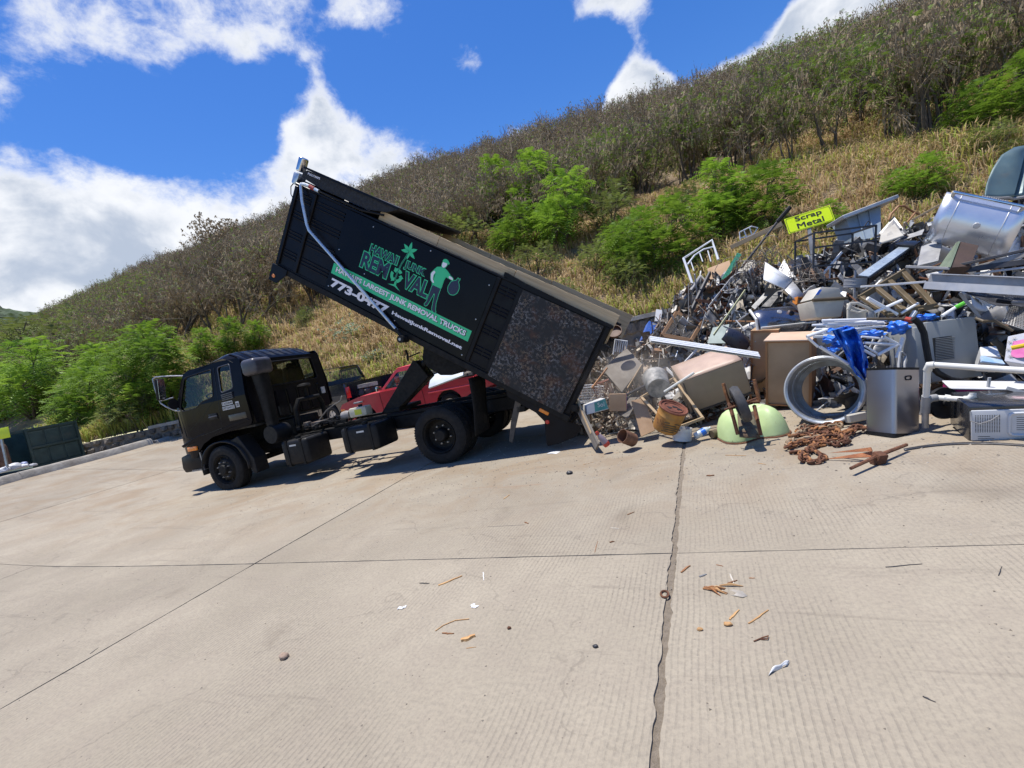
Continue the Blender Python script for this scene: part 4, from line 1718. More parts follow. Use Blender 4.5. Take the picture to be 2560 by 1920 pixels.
# mud flaps
for s in (1, -1):
    b = MB()
    b.sheet(lambda u, v: (-.66 - .1 * v + .015 * math.sin(v * 5 + u * 2), s * (.58 + .58 * u), .38 + .92 * v), 6, 8)
    b.build('mud_flap', M_RUBBER, TR, smooth=80, thick=.012)
b = MB()
b.bb(-1.5, -1.35, -1.0, 1.0, .62, .72)
b.build('under_run_bar', M_FRAME, TR, bevel=.01, seg=1)

# --- hoist
b = MB()
b.prism([(1.58, .95), (1.18, .97), (.40, 1.44), (.58, 1.76), (.66, 1.78)], .14, .38)
b.bb(1.15, 1.5, -.4, .4, .92, 1.0)
b.build('hoist_arm', M_FRAME, TR, bevel=.012, seg=1)
b = MB()
b.cyl((1.35, .26, 1.02), (.75, .26, 1.5), .10, n=18)
b.cyl((.75, .26, 1.5), (.45, .26, 1.72), .07, n=16)
b.build('hydraulic_ram', M_FRAME, TR)
b = MB()
b.tube([(.72, .42, 1.80), (.70, .42, 1.92), (.72, .42, 2.0)], .02, 6)
b.tube([(.70, .42, 1.86), (.45, .42, 1.90)], .014, 6)
b.build('safety_prop', M_FRAME, TR)

# --- box (local: u forward, y left, v up), tipped about its tail
BX = -36.8
BM = T(-2.22, 0, .5) @ rotm(0, BX, 0)
LU, BH = 5.82, 1.36
b = MB()
b.bb(0, LU, -1.14, 1.14, -.03, .0)              # floor
b.bb(LU - .05, LU, -1.14, 1.14, .002, BH + .1)   # headboard
b.bb(.0, LU - .052, 1.10, 1.135, .002, BH)       # left side
b.bb(.0, LU - .052, -1.135, -1.10, .002, BH)     # right side
box_o = b.build('dump_box', M_BLACK, TR, bevel=.004, seg=1, M=BM)


def bpart(b, name, m, **kw):
    return b.build(name, m, box_o, **kw)


for s in (1, -1):
    b = MB()
    b.bb(-.02, LU, s * 1.06, s * 1.165, -.13, -.032)
    bpart(b, 'bottom_rail', M_FRAME, bevel=.008, seg=1)
    b = MB()
    b.bb(.0, LU, s * 1.08, s * 1.16, BH + .001, BH + .045)
    bpart(b, 'top_rail', M_BLACK, bevel=.01, seg=1)
    for u in (.04, 1.42, 1.80, 5.36, LU - .05):
        b = MB()
        b.bb(u - .035, u + .035, s * 1.1365, s * 1.17, .0, BH)
        bpart(b, 'stake', M_BLACK, bevel=.008, seg=1)
for (u0, u1) in ((4.70, 5.30), (5.42, LU - .11), (1.48, 1.60), (1.63, 1.75)):
    for v0 in (.16, .50, .84, 1.14):
        for q in range(3):
            b = MB()
            v = v0 + q * .055
            b.prism([(0, 0), (.006, .016), (.014, .02), (.022, .016), (.028, 0)], u0, u1, Matrix(((0, 1, 0, 0), (1, 0, 0, 1.1352), (0, 0, 1, v), (0, 0, 0, 1))) @ Matrix(((0, 0, 1, 0), (0, 1, 0, 0), (1, 0, 0, 0), (0, 0, 0, 1))))
            bpart(b, 'pressed_rib', M_BLACK)
for u in np.arange(.3, 5.7, .6):
    b = MB()
    b.bb(u - .04, u + .04, -1.05, 1.05, -.125, -.032)
    bpart(b, 'cross_member', M_FRAME)
for s in (1, -1):
    b = MB()
    b.bb(.35, 5.75, s * .44 - .05, s * .44 + .05, -.29, -.127)
    bpart(b, 'body_runner', M_FRAME, bevel=.01, seg=1)
    b = MB()
    b.prism([(LU + .02, -.031), (LU + .02, -.33), (LU - .16, -.33), (LU - .32, -.131), (LU - .32, -.031)], s * 1.166, s * 1.185)
    bpart(b, 'corner_gusset', M_BLACK)
    b = MB()
    b.lathe([(0, .012), (.028, .01), (.034, 0)], 16, T(LU - .07, s * 1.186, -.23) @ rotm(-90 * s, 0, 0))
    bpart(b, 'marker_light', M_ORANGE)
    b = MB()
    b.prism([(1.80, -.13), (3.0, -.13), (2.9, -.56), (2.75, -.66), (2.45, -.68), (2.25, -.58)], (.12 if s > 0 else -.02), (.40 if s > 0 else -.03))
    bpart(b, 'hoist_bracket', M_FRAME, bevel=.01, seg=1)
    # tail apron with lamps
    b = MB()
    b.prism([(1.05, -.132), (-.04, -.132), (-.22, -.10), (-.24, -.16), (-.20, -.30), (-.02, -.52), (.10, -.62), (.14, -.58), (.30, -.30), (.48, -.24), (.98, -.22)], s * 1.10, s * 1.12)
    ap = bpart(b, 'tail_apron', M_BLACK)
    b = MB()
    b.box((.37, s * 1.128, -.165), (.16, .02, .055))
    bpart(b, 'amber_tail_marker', M_ORANGE, bevel=.012, seg=3)
    b = MB()
    b.lathe([(0, .014), (.028, .012), (.034, 0)], 16, T(.26, s * 1.121, -.285) @ rotm(-90 * s, 0, 0))
    bpart(b, 'red_tail_lamp', M_REDL)
b = MB()
b.bb(-.05, .06, -1.1, 1.1, -.24, -.132)
bpart(b, 'tail_beam', M_FRAME, bevel=.01, seg=1)
b = MB()
b.prism([(.78, -.22), (.70, -.62), (.64, -.9), (.70, -.9), (.80, -.6), (.88, -.22)], .98, 1.0)
bpart(b, 'tail_strut', mat('dull_strut', (0.10, 0.085, 0.07), (0.06, 0.05, 0.04), 8, 0.7), )
b = MB()
for v in (.12, 1.08):
    b.cyl((-.02, 1.06, v), (-.02, 1.22, v), .05, n=12)
    b.bb(-.1, .0, 1.1, 1.2, v - .04, v + .04)
bpart(b, 'tail_hinge', M_FRAME)
# wooden side boards
for s in (1, -1):
    for (u0, u1) in ((-.02, 1.62), (1.63, 2.98), (2.99, 4.12)):
        b = MB()
        top = 1.545 if u0 > 1 else 1.56
        n_ = 14
        poly = [(u0, 1.10)] + [(u1, 1.10)] + [(u1 + (u0 - u1) * k / n_, top + .008 * mnoise.noise(Vector((u0 + k * .9, s, 3)))) for k in range(n_ + 1)]
        b.prism(poly, s * 1.045, s * 1.085)
        bpart(b, 'side_board', M_WOOD)
# rust-scarred plate
def scar_material():
    m = bpy.data.materials.new('scarred_plate')
    m.use_nodes = True
    nt = m.node_tree
    bs = nt.nodes['Principled BSDF']
    tcn = nt.nodes.new('ShaderNodeTexCoord')
    V = tcn.outputs['Object']
    # curled flakes: thin bands of a strongly warped noise
    n1_ = tnoise(nt, V, 27, 4, 0.6, 2.6)
    band = nt.nodes.new('ShaderNodeMath')
    band.operation = 'ABSOLUTE'
    s_ = nt.nodes.new('ShaderNodeMath')
    s_.operation = 'SUBTRACT'
    s_.inputs[1].default_value = .5
    nt.links.new(n1_, s_.inputs[0])
    nt.links.new(s_.outputs[0], band.inputs[0])
    fl = ramp(nt, band.outputs[0], .024, .008)
    n2_ = tnoise(nt, V, 46, 3, 0.6, 3.5)
    s2 = nt.nodes.new('ShaderNodeMath')
    s2.operation = 'SUBTRACT'
    s2.inputs[1].default_value = .52
    nt.links.new(n2_, s2.inputs[0])
    b2 = nt.nodes.new('ShaderNodeMath')
    b2.operation = 'ABSOLUTE'
    nt.links.new(s2.outputs[0], b2.inputs[0])
    fl2 = ramp(nt, b2.outputs[0], .026, .009)
    dens = ramp(nt, tnoise(nt, V, 2.6, 6, 0.6), .36, .62)
    gate = ramp(nt, tnoise(nt, V, 22, 2, 0.5), .48, .56)
    mu = nt.nodes.new('ShaderNodeMath')
    mu.operation = 'MAXIMUM'
    nt.links.new(fl, mu.inputs[0])
    nt.links.new(fl2, mu.inputs[1])
    m2 = nt.nodes.new('ShaderNodeMath')
    m2.operation = 'MULTIPLY'
    nt.links.new(mu.outputs[0], m2.inputs[0])
    nt.links.new(dens, m2.inputs[1])
    m4 = nt.nodes.new('ShaderNodeMath')
    m4.operation = 'MULTIPLY'
    nt.links.new(m2.outputs[0], m4.inputs[0])
    nt.links.new(gate, m4.inputs[1])
    rustm = ramp(nt, tnoise(nt, V, 3.4, 7, .65, .5), .50, .66)
    base = mix_node(nt, rustm, (0.010, 0.010, 0.011), (0.06, 0.024, 0.012))
    tint = mix_node(nt, ramp(nt, tnoise(nt, V, 5, 4), .42, .6), (0.62, 0.60, 0.60), (0.55, 0.40, 0.26))
    col = mix_node(nt, m4.outputs[0], base, tint)
    nt.links.new(col, bs.inputs['Base Color'])
    bs.inputs['Roughness'].default_value = .62
    bn = nt.nodes.new('ShaderNodeBump')
    bn.inputs['Strength'].default_value = .8
    bn.inputs['Distance'].default_value = .006
    nt.links.new(m4.outputs[0], bn.inputs['Height'])
    nt.links.new(bn.outputs[0], bs.inputs['Normal'])
    return m


b = MB()
b.bb(.10, 1.385, 1.171, 1.183, -.05, 1.345)
bpart(b, 'scarred_plate', scar_material())
b = MB()
b.prism([(-.02, 1.36), (1.4, 1.36), (1.75, 1.41), (1.75, 1.47), (1.40, 1.44), (-.02, 1.40)], 1.09, 1.17)
bpart(b, 'tail_rail_cap', M_BLACK)
# sign panel and its lettering
b = MB()
b.bb(1.83, 4.66, 1.171, 1.178, .0, 1.355)
bpart(b, 'sign_panel', M_PANEL)
for (u, v) in ((4.6, .06), (4.6, .7), (3.2, .05), (1.9, .05), (1.9, 1.2), (3.0, 1.3), (4.1, 1.27), (1.9, .65), (4.0, .52)):
    b = MB()
    b.lathe([(0, .004), (.009, .003), (.012, 0)], 10, T(u, 1.178, v) @ rotm(-90, 0, 0))
    bpart(b, 'rivet', M_STEEL)
PM = Matrix(((-1, 0, 0, 0), (0, 0, 1, 0), (0, 1, 0, 0), (0, 0, 0, 1)))


def decal(me, u, v, lift, rot=0.0):
    return link(me.name, me, box_o, T(u, 1.178 + lift, v) @ PM @ rotm(0, 0, rot))


decal(curve_mesh('green_band', [[(0, 0), (2.73, 0), (2.73, .178), (0, .178)]], 0, M_GREEN), 4.62, .283, .0015)
decal(fit_text("HAWAII'S LARGEST JUNK REMOVAL TRUCKS", 2.60, .128, M_INK, bold=.05), 4.555, .306, .0022)
decal(fit_text("HAWAII'S LARGEST JUNK REMOVAL TRUCKS", 2.575, .112, M_SIGNW, bold=.035), 4.545, .315, .003)
decal(fit_text('773-0477', 1.20, .148, M_SIGNW, bold=.045), 4.57, .072, .0015)
decal(fit_text('HawaiiJunkRemoval.net', 1.35, .072, M_SIGNW, bold=.04), 3.29, .108, .0015)
for (s, u, v, w, h) in (('HAWAII', 4.03, .875, .545, .135), ('JUNK', 3.345, .875, .385, .135), ('REM', 4.125, .60, .535, .255), ('VAL', 3.285, .60, .48, .255)):
    decal(fit_text(s, w + .028, h + .028, M_GREEN, bold=.085), u + .014, v - .014, .0015)
    decal(fit_text(s, w, h, M_NAVY, bold=.035), u, v, .003)
# palm and recycling ring
def petal(a, L, w):
    pts = []
    for k in range(9):
        t = k / 8
        pts.append((L * t, w * math.sin(math.pi * t ** .8)))
    for k in range(7, 0, -1):
        t = k / 8
        pts.append((L * t, -w * math.sin(math.pi * t ** .8)))
    c, s = math.cos(R(a)), math.sin(R(a))
    return [(x * c - y * s, x * s + y * c) for x, y in pts]


for a in (92, 32, -28, -88, 192, 150):
    decal(curve_mesh('palm_leaf', [petal(a, .15 if a not in (-88,) else .13, .028)], 0, M_GREEN), 3.345, 1.155, .0034)
trunk = [(0, 0), (-.02, -.1), (-.055, -.22), (-.075, -.36), (-.08, -.5)]
w_ = .012
decal(curve_mesh('palm_trunk', [[(x - w_, y) for x, y in trunk] + [(x + w_, y) for x, y in trunk[::-1]]], 0, M_GREEN), 3.35, 1.15, .0032)
w_ = .006
decal(curve_mesh('palm_trunk', [[(x - w_, y) for x, y in trunk] + [(x + w_, y) for x, y in trunk[::-1]]], 0, M_NAVY), 3.35, 1.15, .0042)
for k in range(3):
    a0 = 90 + k * 120
    ring = []
    for t in range(9):
        a = R(a0 - 48 + 72 * t / 8)
        ring.append((.115 * math.cos(a), .115 * math.sin(a)))
    aa = R(a0 + 30)
    ring += [(.135 * math.cos(aa), .135 * math.sin(aa)), (.088 * math.cos(R(a0 + 56)), .088 * math.sin(R(a0 + 56))), (.042 * math.cos(aa), .042 * math.sin(aa))]
    for t in range(8, -1, -1):
        a = R(a0 - 48 + 72 * t / 8)
        ring.append((.062 * math.cos(a), .062 * math.sin(a)))
    decal(curve_mesh('recycling_arrow', [ring], 0, M_GREEN), 3.425, .725, .003)
decal(curve_mesh('palm_root', [[(-.13, .0), (-.02, .035), (-.02, .09), (.02, .09), (.02, .035), (.13, -.03), (.0, .008)]], 0, M_GREEN), 3.40, .545, .003)
# worker with a sack
def blob(pts, m, lift, grow=0.0):
    me = curve_mesh('emblem_figure', [rounded(pts, .02, 3)], 0, m, offset=grow)
    return decal(me, 2.86, .48, lift)


LEGS = [(.085, .36), (.235, .36), (.235, .25), (.245, .12), (.275, .02), (.30, -.01), (.27, -.025), (.215, .0), (.195, .12), (.175, .25), (.155, .25), (.135, .12), (.115, .03), (.085, .01), (.06, .03), (.085, .08), (.085, .2)]
SHIRT = [(.075, .36), (.24, .36), (.235, .50), (.25, .57), (.305, .555), (.32, .60), (.24, .645), (.18, .665), (.14, .665), (.06, .635), (.02, .56), (.06, .53), (.085, .55)]
ARM = [(.03, .575), (-.005, .51), (.03, .42), (.085, .385), (.10, .405), (.055, .445), (.045, .51), (.065, .555)]
ARM2 = [(.30, .60), (.37, .585), (.385, .555), (.30, .56)]
HEAD = [(.125, .68), (.12, .735), (.135, .77), (.19, .77), (.205, .735), (.19, .69), (.16, .665)]
CAP = [(.118, .745), (.125, .785), (.165, .80), (.20, .785), (.235, .755), (.20, .752)]
BAG = [(.36, .52), (.345, .43), (.37, .37), (.42, .345), (.48, .36), (.52, .41), (.525, .48), (.50, .54), (.47, .57), (.49, .625), (.465, .60), (.45, .625), (.44, .575), (.40, .555)]
for P_ in (LEGS, SHIRT, ARM, ARM2, HEAD, CAP, BAG):
    blob(P_, M_GREEN, .0014, .010)
blob(LEGS, M_NAVY, .003)
blob(BAG, M_NAVY, .003)
blob(SHIRT, M_GREEN, .0032)
for P_ in (ARM, ARM2, HEAD):
    blob(P_, M_SIGNW, .0036)
blob(CAP, M_GREEN, .004)
# tarp gear
b = MB()
b.tube([(5.66, 1.20, 1.40), (5.52, 1.235, 1.18), (5.30, 1.24, .86), (5.22, 1.24, .78), (3.06, 1.24, -.06)], .026, 12)
arm = bpart(b, 'tarp_arm', M_ALU)
b = MB()
b.tube([(3.10, 1.24, -.05), (2.93, 1.24, -.12)], .032, 10)
b.cyl((2.91, 1.14, -.14), (2.91, 1.33, -.14), .06, n=18)
bpart(b, 'arm_pivot', M_PLAST)
b = MB()
b.cyl((2.91, 1.331, -.14), (2.91, 1.345, -.14), .022, n=12)
bpart(b, 'pivot_bolt', M_STEEL)
b = MB()
b.tube([(5.66, 1.2, 1.41), (5.60, 1.2, 1.43), (5.50, 1.18, 1.435)], .03, 10)
b.tube([(5.40, 1.17, 1.43), (5.30, 1.17, 1.425)], .03, 10)
bpart(b, 'tarp_bow_sleeve', M_ALU)
b = MB()
b.tube([(5.50, 1.178, 1.435), (5.40, 1.172, 1.43)], .035, 10)
bpart(b, 'red_grip', mat('red_rubber', (0.35, 0.03, 0.03), (0.25, 0.025, 0.025), 9, 0.6))
b = MB()
b.tube([(5.30, 1.17, 1.425), (4.4, 1.16, 1.43), (4.0, 1.15, 1.50)], .018, 8)
bpart(b, 'tarp_bow', M_FRAME)
b = MB()
b.prism([(5.74, 1.52), (5.74, 1.60), (5.66, 1.66), (3.80, 1.70), (3.80, 1.66), (3.98, 1.56), (4.3, 1.48), (5.3, 1.47)], -1.12, 1.14)
bpart(b, 'tarp_roll', M_TARP)
b = MB()
b.bb(3.78, 5.72, 1.142, 1.17, 1.665, 1.70)
bpart(b, 'tarp_housing_rail', M_BLACK)
decal(fit_text('PULLTARPS', .26, .035, M_SIGNW, bold=.03), 5.60, 1.60, .0)
box_o.children[-1].location.y = 1.1425
b = MB()
b.bb(LU - .01, LU + .12, .95, 1.14, 1.36, 1.56)
bpart(b, 'tarp_motor_cover', M_ALU, bevel=.03)
b = MB()
b.box((LU + .07, 1.04, 1.70), (.11, .15, .24))
bpart(b, 'tarp_motor', M_CHROME, bevel=.03, seg=3)
b = MB()
b.tube([(LU + .11, 1.05, 1.42), (LU + .17, 1.06, 1.30), (LU + .13, 1.06, 1.18), (LU + .03, 1.08, 1.12)], .008, 6)
bpart(b, 'motor_cable', M_PLAST)
b = MB()
b.bb(LU - .2, LU + .02, .9, 1.12, 1.40, 1.47)
bpart(b, 'tarp_bracket', M_FRAME)

# ------------------------------------------------------------------ parked pickups
M_RED = mat('faded_red_paint', (0.60, 0.045, 0.06), (0.50, 0.036, 0.048), 2.2, 0.42, coat=0.2, dirt=0.18, dirtc=(0.25, 0.08, 0.07))
M_DARKBLUE = mat('black_blue_paint', (0.008, 0.010, 0.018), (0.012, 0.014, 0.024), 3, 0.15, coat=0.6, rvar=0.04)
M_GREYP = mat('grey_bed_liner', (0.30, 0.31, 0.33), (0.22, 0.23, 0.25), 12, 0.6, bump=0.2)
M_ALLOY = mat('alloy_rim', (0.62, 0.62, 0.63), (0.5, 0.5, 0.51), 8, 0.3, metal=0.75)


def arc(cx, cz, r_, a0, a1, n=12):
    return [(cx + r_ * math.cos(R(a0 + (a1 - a0) * k / n)), cz + r_ * math.sin(R(a0 + (a1 - a0) * k / n))) for k in range(n + 1)]


def pickup(name, label, M, P, paint):
    t = thing(name, label, 'pickup truck', M)
    xf, xr, wf, wr, w = P['xf'], P['xr'], P['wf'], P['wr'], P['w']
    zs, zb, zh, zc, zr, tr = P['sill'], P['bed'], P['hood'], P['cowl'], P['roof'], P['tyre']
    xc, xa, xb_, xd = P['cowlx'], P['roof_f'], P['roof_b'], P['cabback']
    ar = tr * 1.22
    side = [(xr, zs + .12), (xr, zb), (xd - .02, zb), (xd + .02, zc), (xc, zc), (xc - .0, zc - .0), ((xc + xf) / 2, (zc + zh) / 2 + .05), (xf - .12, zh), (xf, zh - .1), (xf, zs + .08), (xf - .1, zs + .02)]
    side += [(wf + ar, zs)] + arc(wf, tr + .02, ar, 8, 172) + [(wf - ar, zs), (wr + ar, zs)] + arc(wr, tr + .02, ar, 8, 172) + [(wr - ar, zs + .05)]
    for s in (1, -1):
        me = curve_mesh('body_side', [side], .05, paint)
        me.transform(side_M(s * (w - .03)))
        link('body_side', me, t)
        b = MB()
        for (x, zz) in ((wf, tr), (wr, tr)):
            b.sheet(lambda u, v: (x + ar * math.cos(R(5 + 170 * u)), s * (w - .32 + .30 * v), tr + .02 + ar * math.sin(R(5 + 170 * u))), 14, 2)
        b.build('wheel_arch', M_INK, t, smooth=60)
        # cab greenhouse
        gp = [(xc, zc), (xa, zr - .04), (xa - .12, zr), (xb_ + .06, zr), (xb_, zr - .04), (xd + .0, zc)]
        wn_ = rounded([(xc - .16, zc + .05), (xa - .05, zr - .1), (xb_ + .14, zr - .1), (xd + .14, zc + .05)], .05)
        me = curve_mesh('cab_pillars', [gp, wn_], .035, paint)
        me.transform(side_M(s * (w - .06)))
        me2 = curve_mesh('side_window', [wn_], .004, M_GLASS)
        me2.transform(side_M(s * (w - .06)))
        for m_ in (me, me2):
            for v in m_.vertices:
                v.co.y -= s * (v.co.z - zc) * .22
        link('cab_pillars', me, t)
        link('side_window', me2, t)
    wi = w - .055
    zi = (zr - zc) * .22
    b = MB()
    b.sheet(lambda u, v: (xf - .03 + (xc - xf + .03) * u, (-1 + 2 * v) * wi, np.interp(u, [0, .08, .5, 1], [zh - .08, zh, (zc + zh) / 2 + .05, zc]) + .03 * (1 - (2 * v - 1) ** 2)), 12, 10)
    b.build('hood', paint, t, smooth=60)
    b = MB()
    b.sheet(lambda u, v: (xf - .0 + .03 * (1 - (2 * v - 1) ** 2), (-1 + 2 * v) * wi, zs + .1 + (zh - zs - .19) * u), 4, 8)
    b.build('front_fascia', paint, t, smooth=60)
    b = MB()
    for k in range(4):
        b.bb(xf + .02, xf + .045, -w * .55, w * .55, zh - .32 + k * .055, zh - .30 + k * .055)
    b.build('grille', M_PLAST, t)
    for s in (1, -1):
        b = MB()
        b.bb(xf - .05, xf + .03, s * w * .76 - .13, s * w * .76 + .13, zh - .30, zh - .14)
        b.build('headlight', M_CHROME, t, bevel=.015)
        b = MB()
        b.bb(xf - .16, xf - .005, s * (w - .01) - .012, s * (w - .01) + .012, zh - .31, zh - .15)
        b.build('corner_light', M_ORANGE, t, bevel=.006, seg=1)
        b = MB()
        b.bb(xr - .012, xr + .05, s * (w - .10) - .07, s * (w - .10) + .07, zb - .42, zb - .1)
        b.build('tail_light', M_REDL, t, bevel=.01)
        b = MB()
        b.box((xc - .12, s * (w + .10), zc + .10), (.07, .17, .13))
        b.cyl((xc - .13, s * (w - .03), zc + .06), (xc - .12, s * (w + .05), zc + .08), .015, n=6)
        b.build('door_mirror', M_CHROME if paint is M_RED else paint, t, bevel=.02)
        b = MB()
        b.bb((xc + xd) / 2 - .62, (xc + xd) / 2 - .48, s * w - .012, s * w + .018, zc - .16, zc - .12)
        b.build('door_handle', M_PLAST, t, bevel=.005, seg=1)
        b = MB()
        y = s * (w + .001)
        b.tube([(xd + .08, y, zc - .02), (xd + .06, y, zs + .05)], .005, 4)
        b.tube([(xc - .02, y, zc - .02), (xc - .05, y, zs + .05)], .005, 4)
        b.build('door_seam', M_INK, t)
        if P.get('crease'):
            b = MB()
            b.prism([(0, 0), (.014, .02), (0, .05)], xr + .05, xd - .1, Matrix(((0, 1, 0, 0), (s, 0, 0, s * w - s * .002), (0, 0, 1, zb - .24), (0, 0, 0, 1))))
            b.build('bed_crease', paint, t)
    b = MB()
    b.sheet(lambda u, v: (xa - .02 + (xb_ - xa + .04) * u, (-1 + 2 * v) * (w - .06 - zi), zr - .005 + .035 * (1 - (2 * v - 1) ** 4) * math.sin(math.pi * (u * .9 + .05)) ** .5), 8, 10)
    b.build('roof', paint, t, smooth=60, thick=-.02)
    b = MB()
    b.sheet(lambda u, v: (xc - .02 + (xa - xc) * u, (-1 + 2 * v) * (w - .09 - zi * u), zc + .02 + (zr - zc - .04) * u), 4, 6)
    b.build('windscreen', M_GLASS, t, smooth=60)
    b = MB()
    b.sheet(lambda u, v: (xd + .03 + (xb_ - xd) * u, (-1 + 2 * v) * (w - .12 - zi * u), zc + .06 + (zr - zc - .12) * u), 2, 4)
    b.build('rear_window', M_GLASS, t)
    b = MB()
    b.bb(xd - .0, xd + .06, -w + .08, w - .08, zs, zc + .05)
    b.bb(xd - .06, xd - .002, -w + .06, w - .06, zs + .2, zb - .02)
    b.build('cab_back', paint, t)
    b = MB()
    b.bb(xd + .2, xd + .75, -w + .14, w - .14, zs + .2, zs + .42)
    b.box((xd + .2, 0, zc - .08), (.14, 2 * w - .35, .55), None, (0, -12, 0))
    b.bb(xc - .35, xc - .05, -w + .1, w - .1, zc - .25, zc)
    b.build('bench_seat', mat('pale_upholstery', (0.28, 0.27, 0.25), (0.2, 0.19, 0.18), 8, 0.8) if paint is M_RED else M_INT, t, bevel=.03)
    b = MB()
    b.tube([(.18 * math.cos(a), .18 * math.sin(a), 0) for a in [2 * math.pi * k / 18 for k in range(18)]], .014, 6, T(xc - .48, w * .45, zc + .05) @ rotm(0, -32, 0), closed=True)
    b.box((0, 0, 0), (.02, .34, .03), T(xc - .48, w * .45, zc + .05) @ rotm(0, -32, 0))
    b.build('steering_wheel', M_INT, t)
    b = MB()
    b.bb(xr + .04, xd - .06, -w + .06, w - .06, zs + .18, zs + .22)
    for s in (1, -1):
        b.bb(xr + .04, xd - .06, s * (w - .1) - .02, s * (w - .1) + .02, zs + .22, zb - .015)
        b.bb(xr + .0, xd - .02, s * (w - .055) - .06, s * (w - .055) + .055, zb + .001, zb + .03)
    b.build('bed', M_PLAST if paint is M_RED else M_DARKBLUE, t)
    b = MB()
    if P.get('gate_open'):
        b.box((xr - .26, 0, zs + .22), (.54, 2 * w - .14, .05))
        b.build('tailgate', M_GREYP, t, bevel=.012)
    else:
        b.bb(xr - .02, xr + .03, -w + .13, w - .13, zs + .18, zb)
        b.build('tailgate', paint, t, bevel=.01)
    b = MB()
    b.bb(xf - .02, xf + .12, -w + .02, w - .02, zs - .02, zs + .13)
    b.build('front_bumper', M_PLAST if paint is M_RED else paint, t, bevel=.03)
    b = MB()
    b.bb(xr - .12, xr + .02, -w + .08, w - .08, zs - .02, zs + .11)
    b.bb(xr + .1, xf - .2, -w * .55, w * .55, zs - .08, zs)
    b.build('rear_bumper', M_FRAME, t, bevel=.02)
    ty = MB().lathe([(tr * .58, -.01), (tr * .7, 0), (tr * .9, -.005), (tr * .985, -.03), (tr, -.06), (tr, -.17), (tr * .985, -.2), (tr * .9, -.225), (tr * .58, -.22)], 36, closed=True).mesh('tyre', M_RUBBER, 40)
    rb = MB().lathe([(tr * .6, -.03), (tr * .6, -.012), (tr * .56, -.02), (tr * .54, -.09), (tr * .5, -.13), (0, -.13)], 30)
    rb.lathe([(tr * .16, -.03), (tr * .14, -.01), (0, -.008)], 14)
    ns = P.get('spokes', 6)
    for k in range(ns):
        a = 360 * k / ns
        rb.prism([(tr * .1, -.055 * tr / .38), (tr * .56, -.075 * tr / .38), (tr * .56, .075 * tr / .38), (tr * .1, .055 * tr / .38)], .028, .07, rotm(0, 0, a) @ Matrix(((1, 0, 0, 0), (0, 0, 1, 0), (0, -1, 0, 0), (0, 0, 0, 1))))
    rb = rb.mesh('rim', M_ALLOY, 40)
    for x in (wf, wr):
        for s in (1, -1):
            wl = link('wheel', rb, t, T(x, s * (w - .01), tr) @ rotm(-90 * s, 0, 0))
            link('tyre', ty, wl)
    return t


# red one: nose at the left, parked behind the truck parallel to it
px_, pz_ = -7.72, 10.5
zg = road(px_, 11.3) + .04
pickup('red_pickup', 'faded red old pickup parked close behind the truck chassis', T(px_, 11.32, zg) @ rotm(0, 0, 180),
       dict(xf=2.24, xr=-2.26, wf=1.38, wr=-1.42, w=.82, sill=.42, bed=1.0, hood=.93, cowl=1.06, roof=1.60, tyre=.34, cowlx=.76, roof_f=.16, roof_b=-.62, cabback=-.74, crease=True, spokes=8), M_RED)
# black one: tail towards the camera, turned away to the left
rw = W(830, 1034, 14.2)
ch = Vector((-CR.x * .75 + CF.x * .66, -CR.y * .75 + CF.y * .66, 0)).normalized()
left = Vector((-ch.y, ch.x, 0))
org = Vector((rw.x, rw.y, 0)) - left * .96 + ch * 1.75
pickup('black_pickup', 'glossy black pickup with lowered tailgate parked beyond the cab', T(org.x, org.y, road(rw.x, rw.y) + .05) @ Matrix((ch, left, Vector((0, 0, 1)))).transposed().to_4x4(),
       dict(xf=2.75, xr=-2.85, wf=1.75, wr=-1.75, w=.97, sill=.56, bed=1.38, hood=1.26, cowl=1.38, roof=1.96, tyre=.43, cowlx=1.15, roof_f=.45, roof_b=-.85, cabback=-.98, gate_open=True, spokes=6), M_DARKBLUE)
# white sheet of board lying in the red pickup's bed
b = MB()
b.box((0, 0, 0), (.95, .04, .42), None, (0, 0, 0))
tag(b.build('white_board', mat('white_board', (0.62, 0.68, 0.72), (0.52, 0.58, 0.63), 3, 0.5), M=T(W(1117, 940, 10.9)) @ rotm(0, -8, 4) @ rotm(-50, 0, 0), bevel=.01),
    'pale blue-white curved board sticking up from the red pickup bed', 'board')
# rubble beside it on the wall
for (px, py, d, s, lab) in ((1140, 925, 13.6, .35, 'large pale boulder on the wall behind the red pickup'), (1170, 938, 13.4, .22, 'smaller rock beside the boulder behind the red pickup')):
    o = link('boulder', stone_mesh[2], None, T(W(px, py, d)) @ Matrix.Diagonal((s, s * .8, s * .75, 1)))
    tag(o, lab, 'rock')

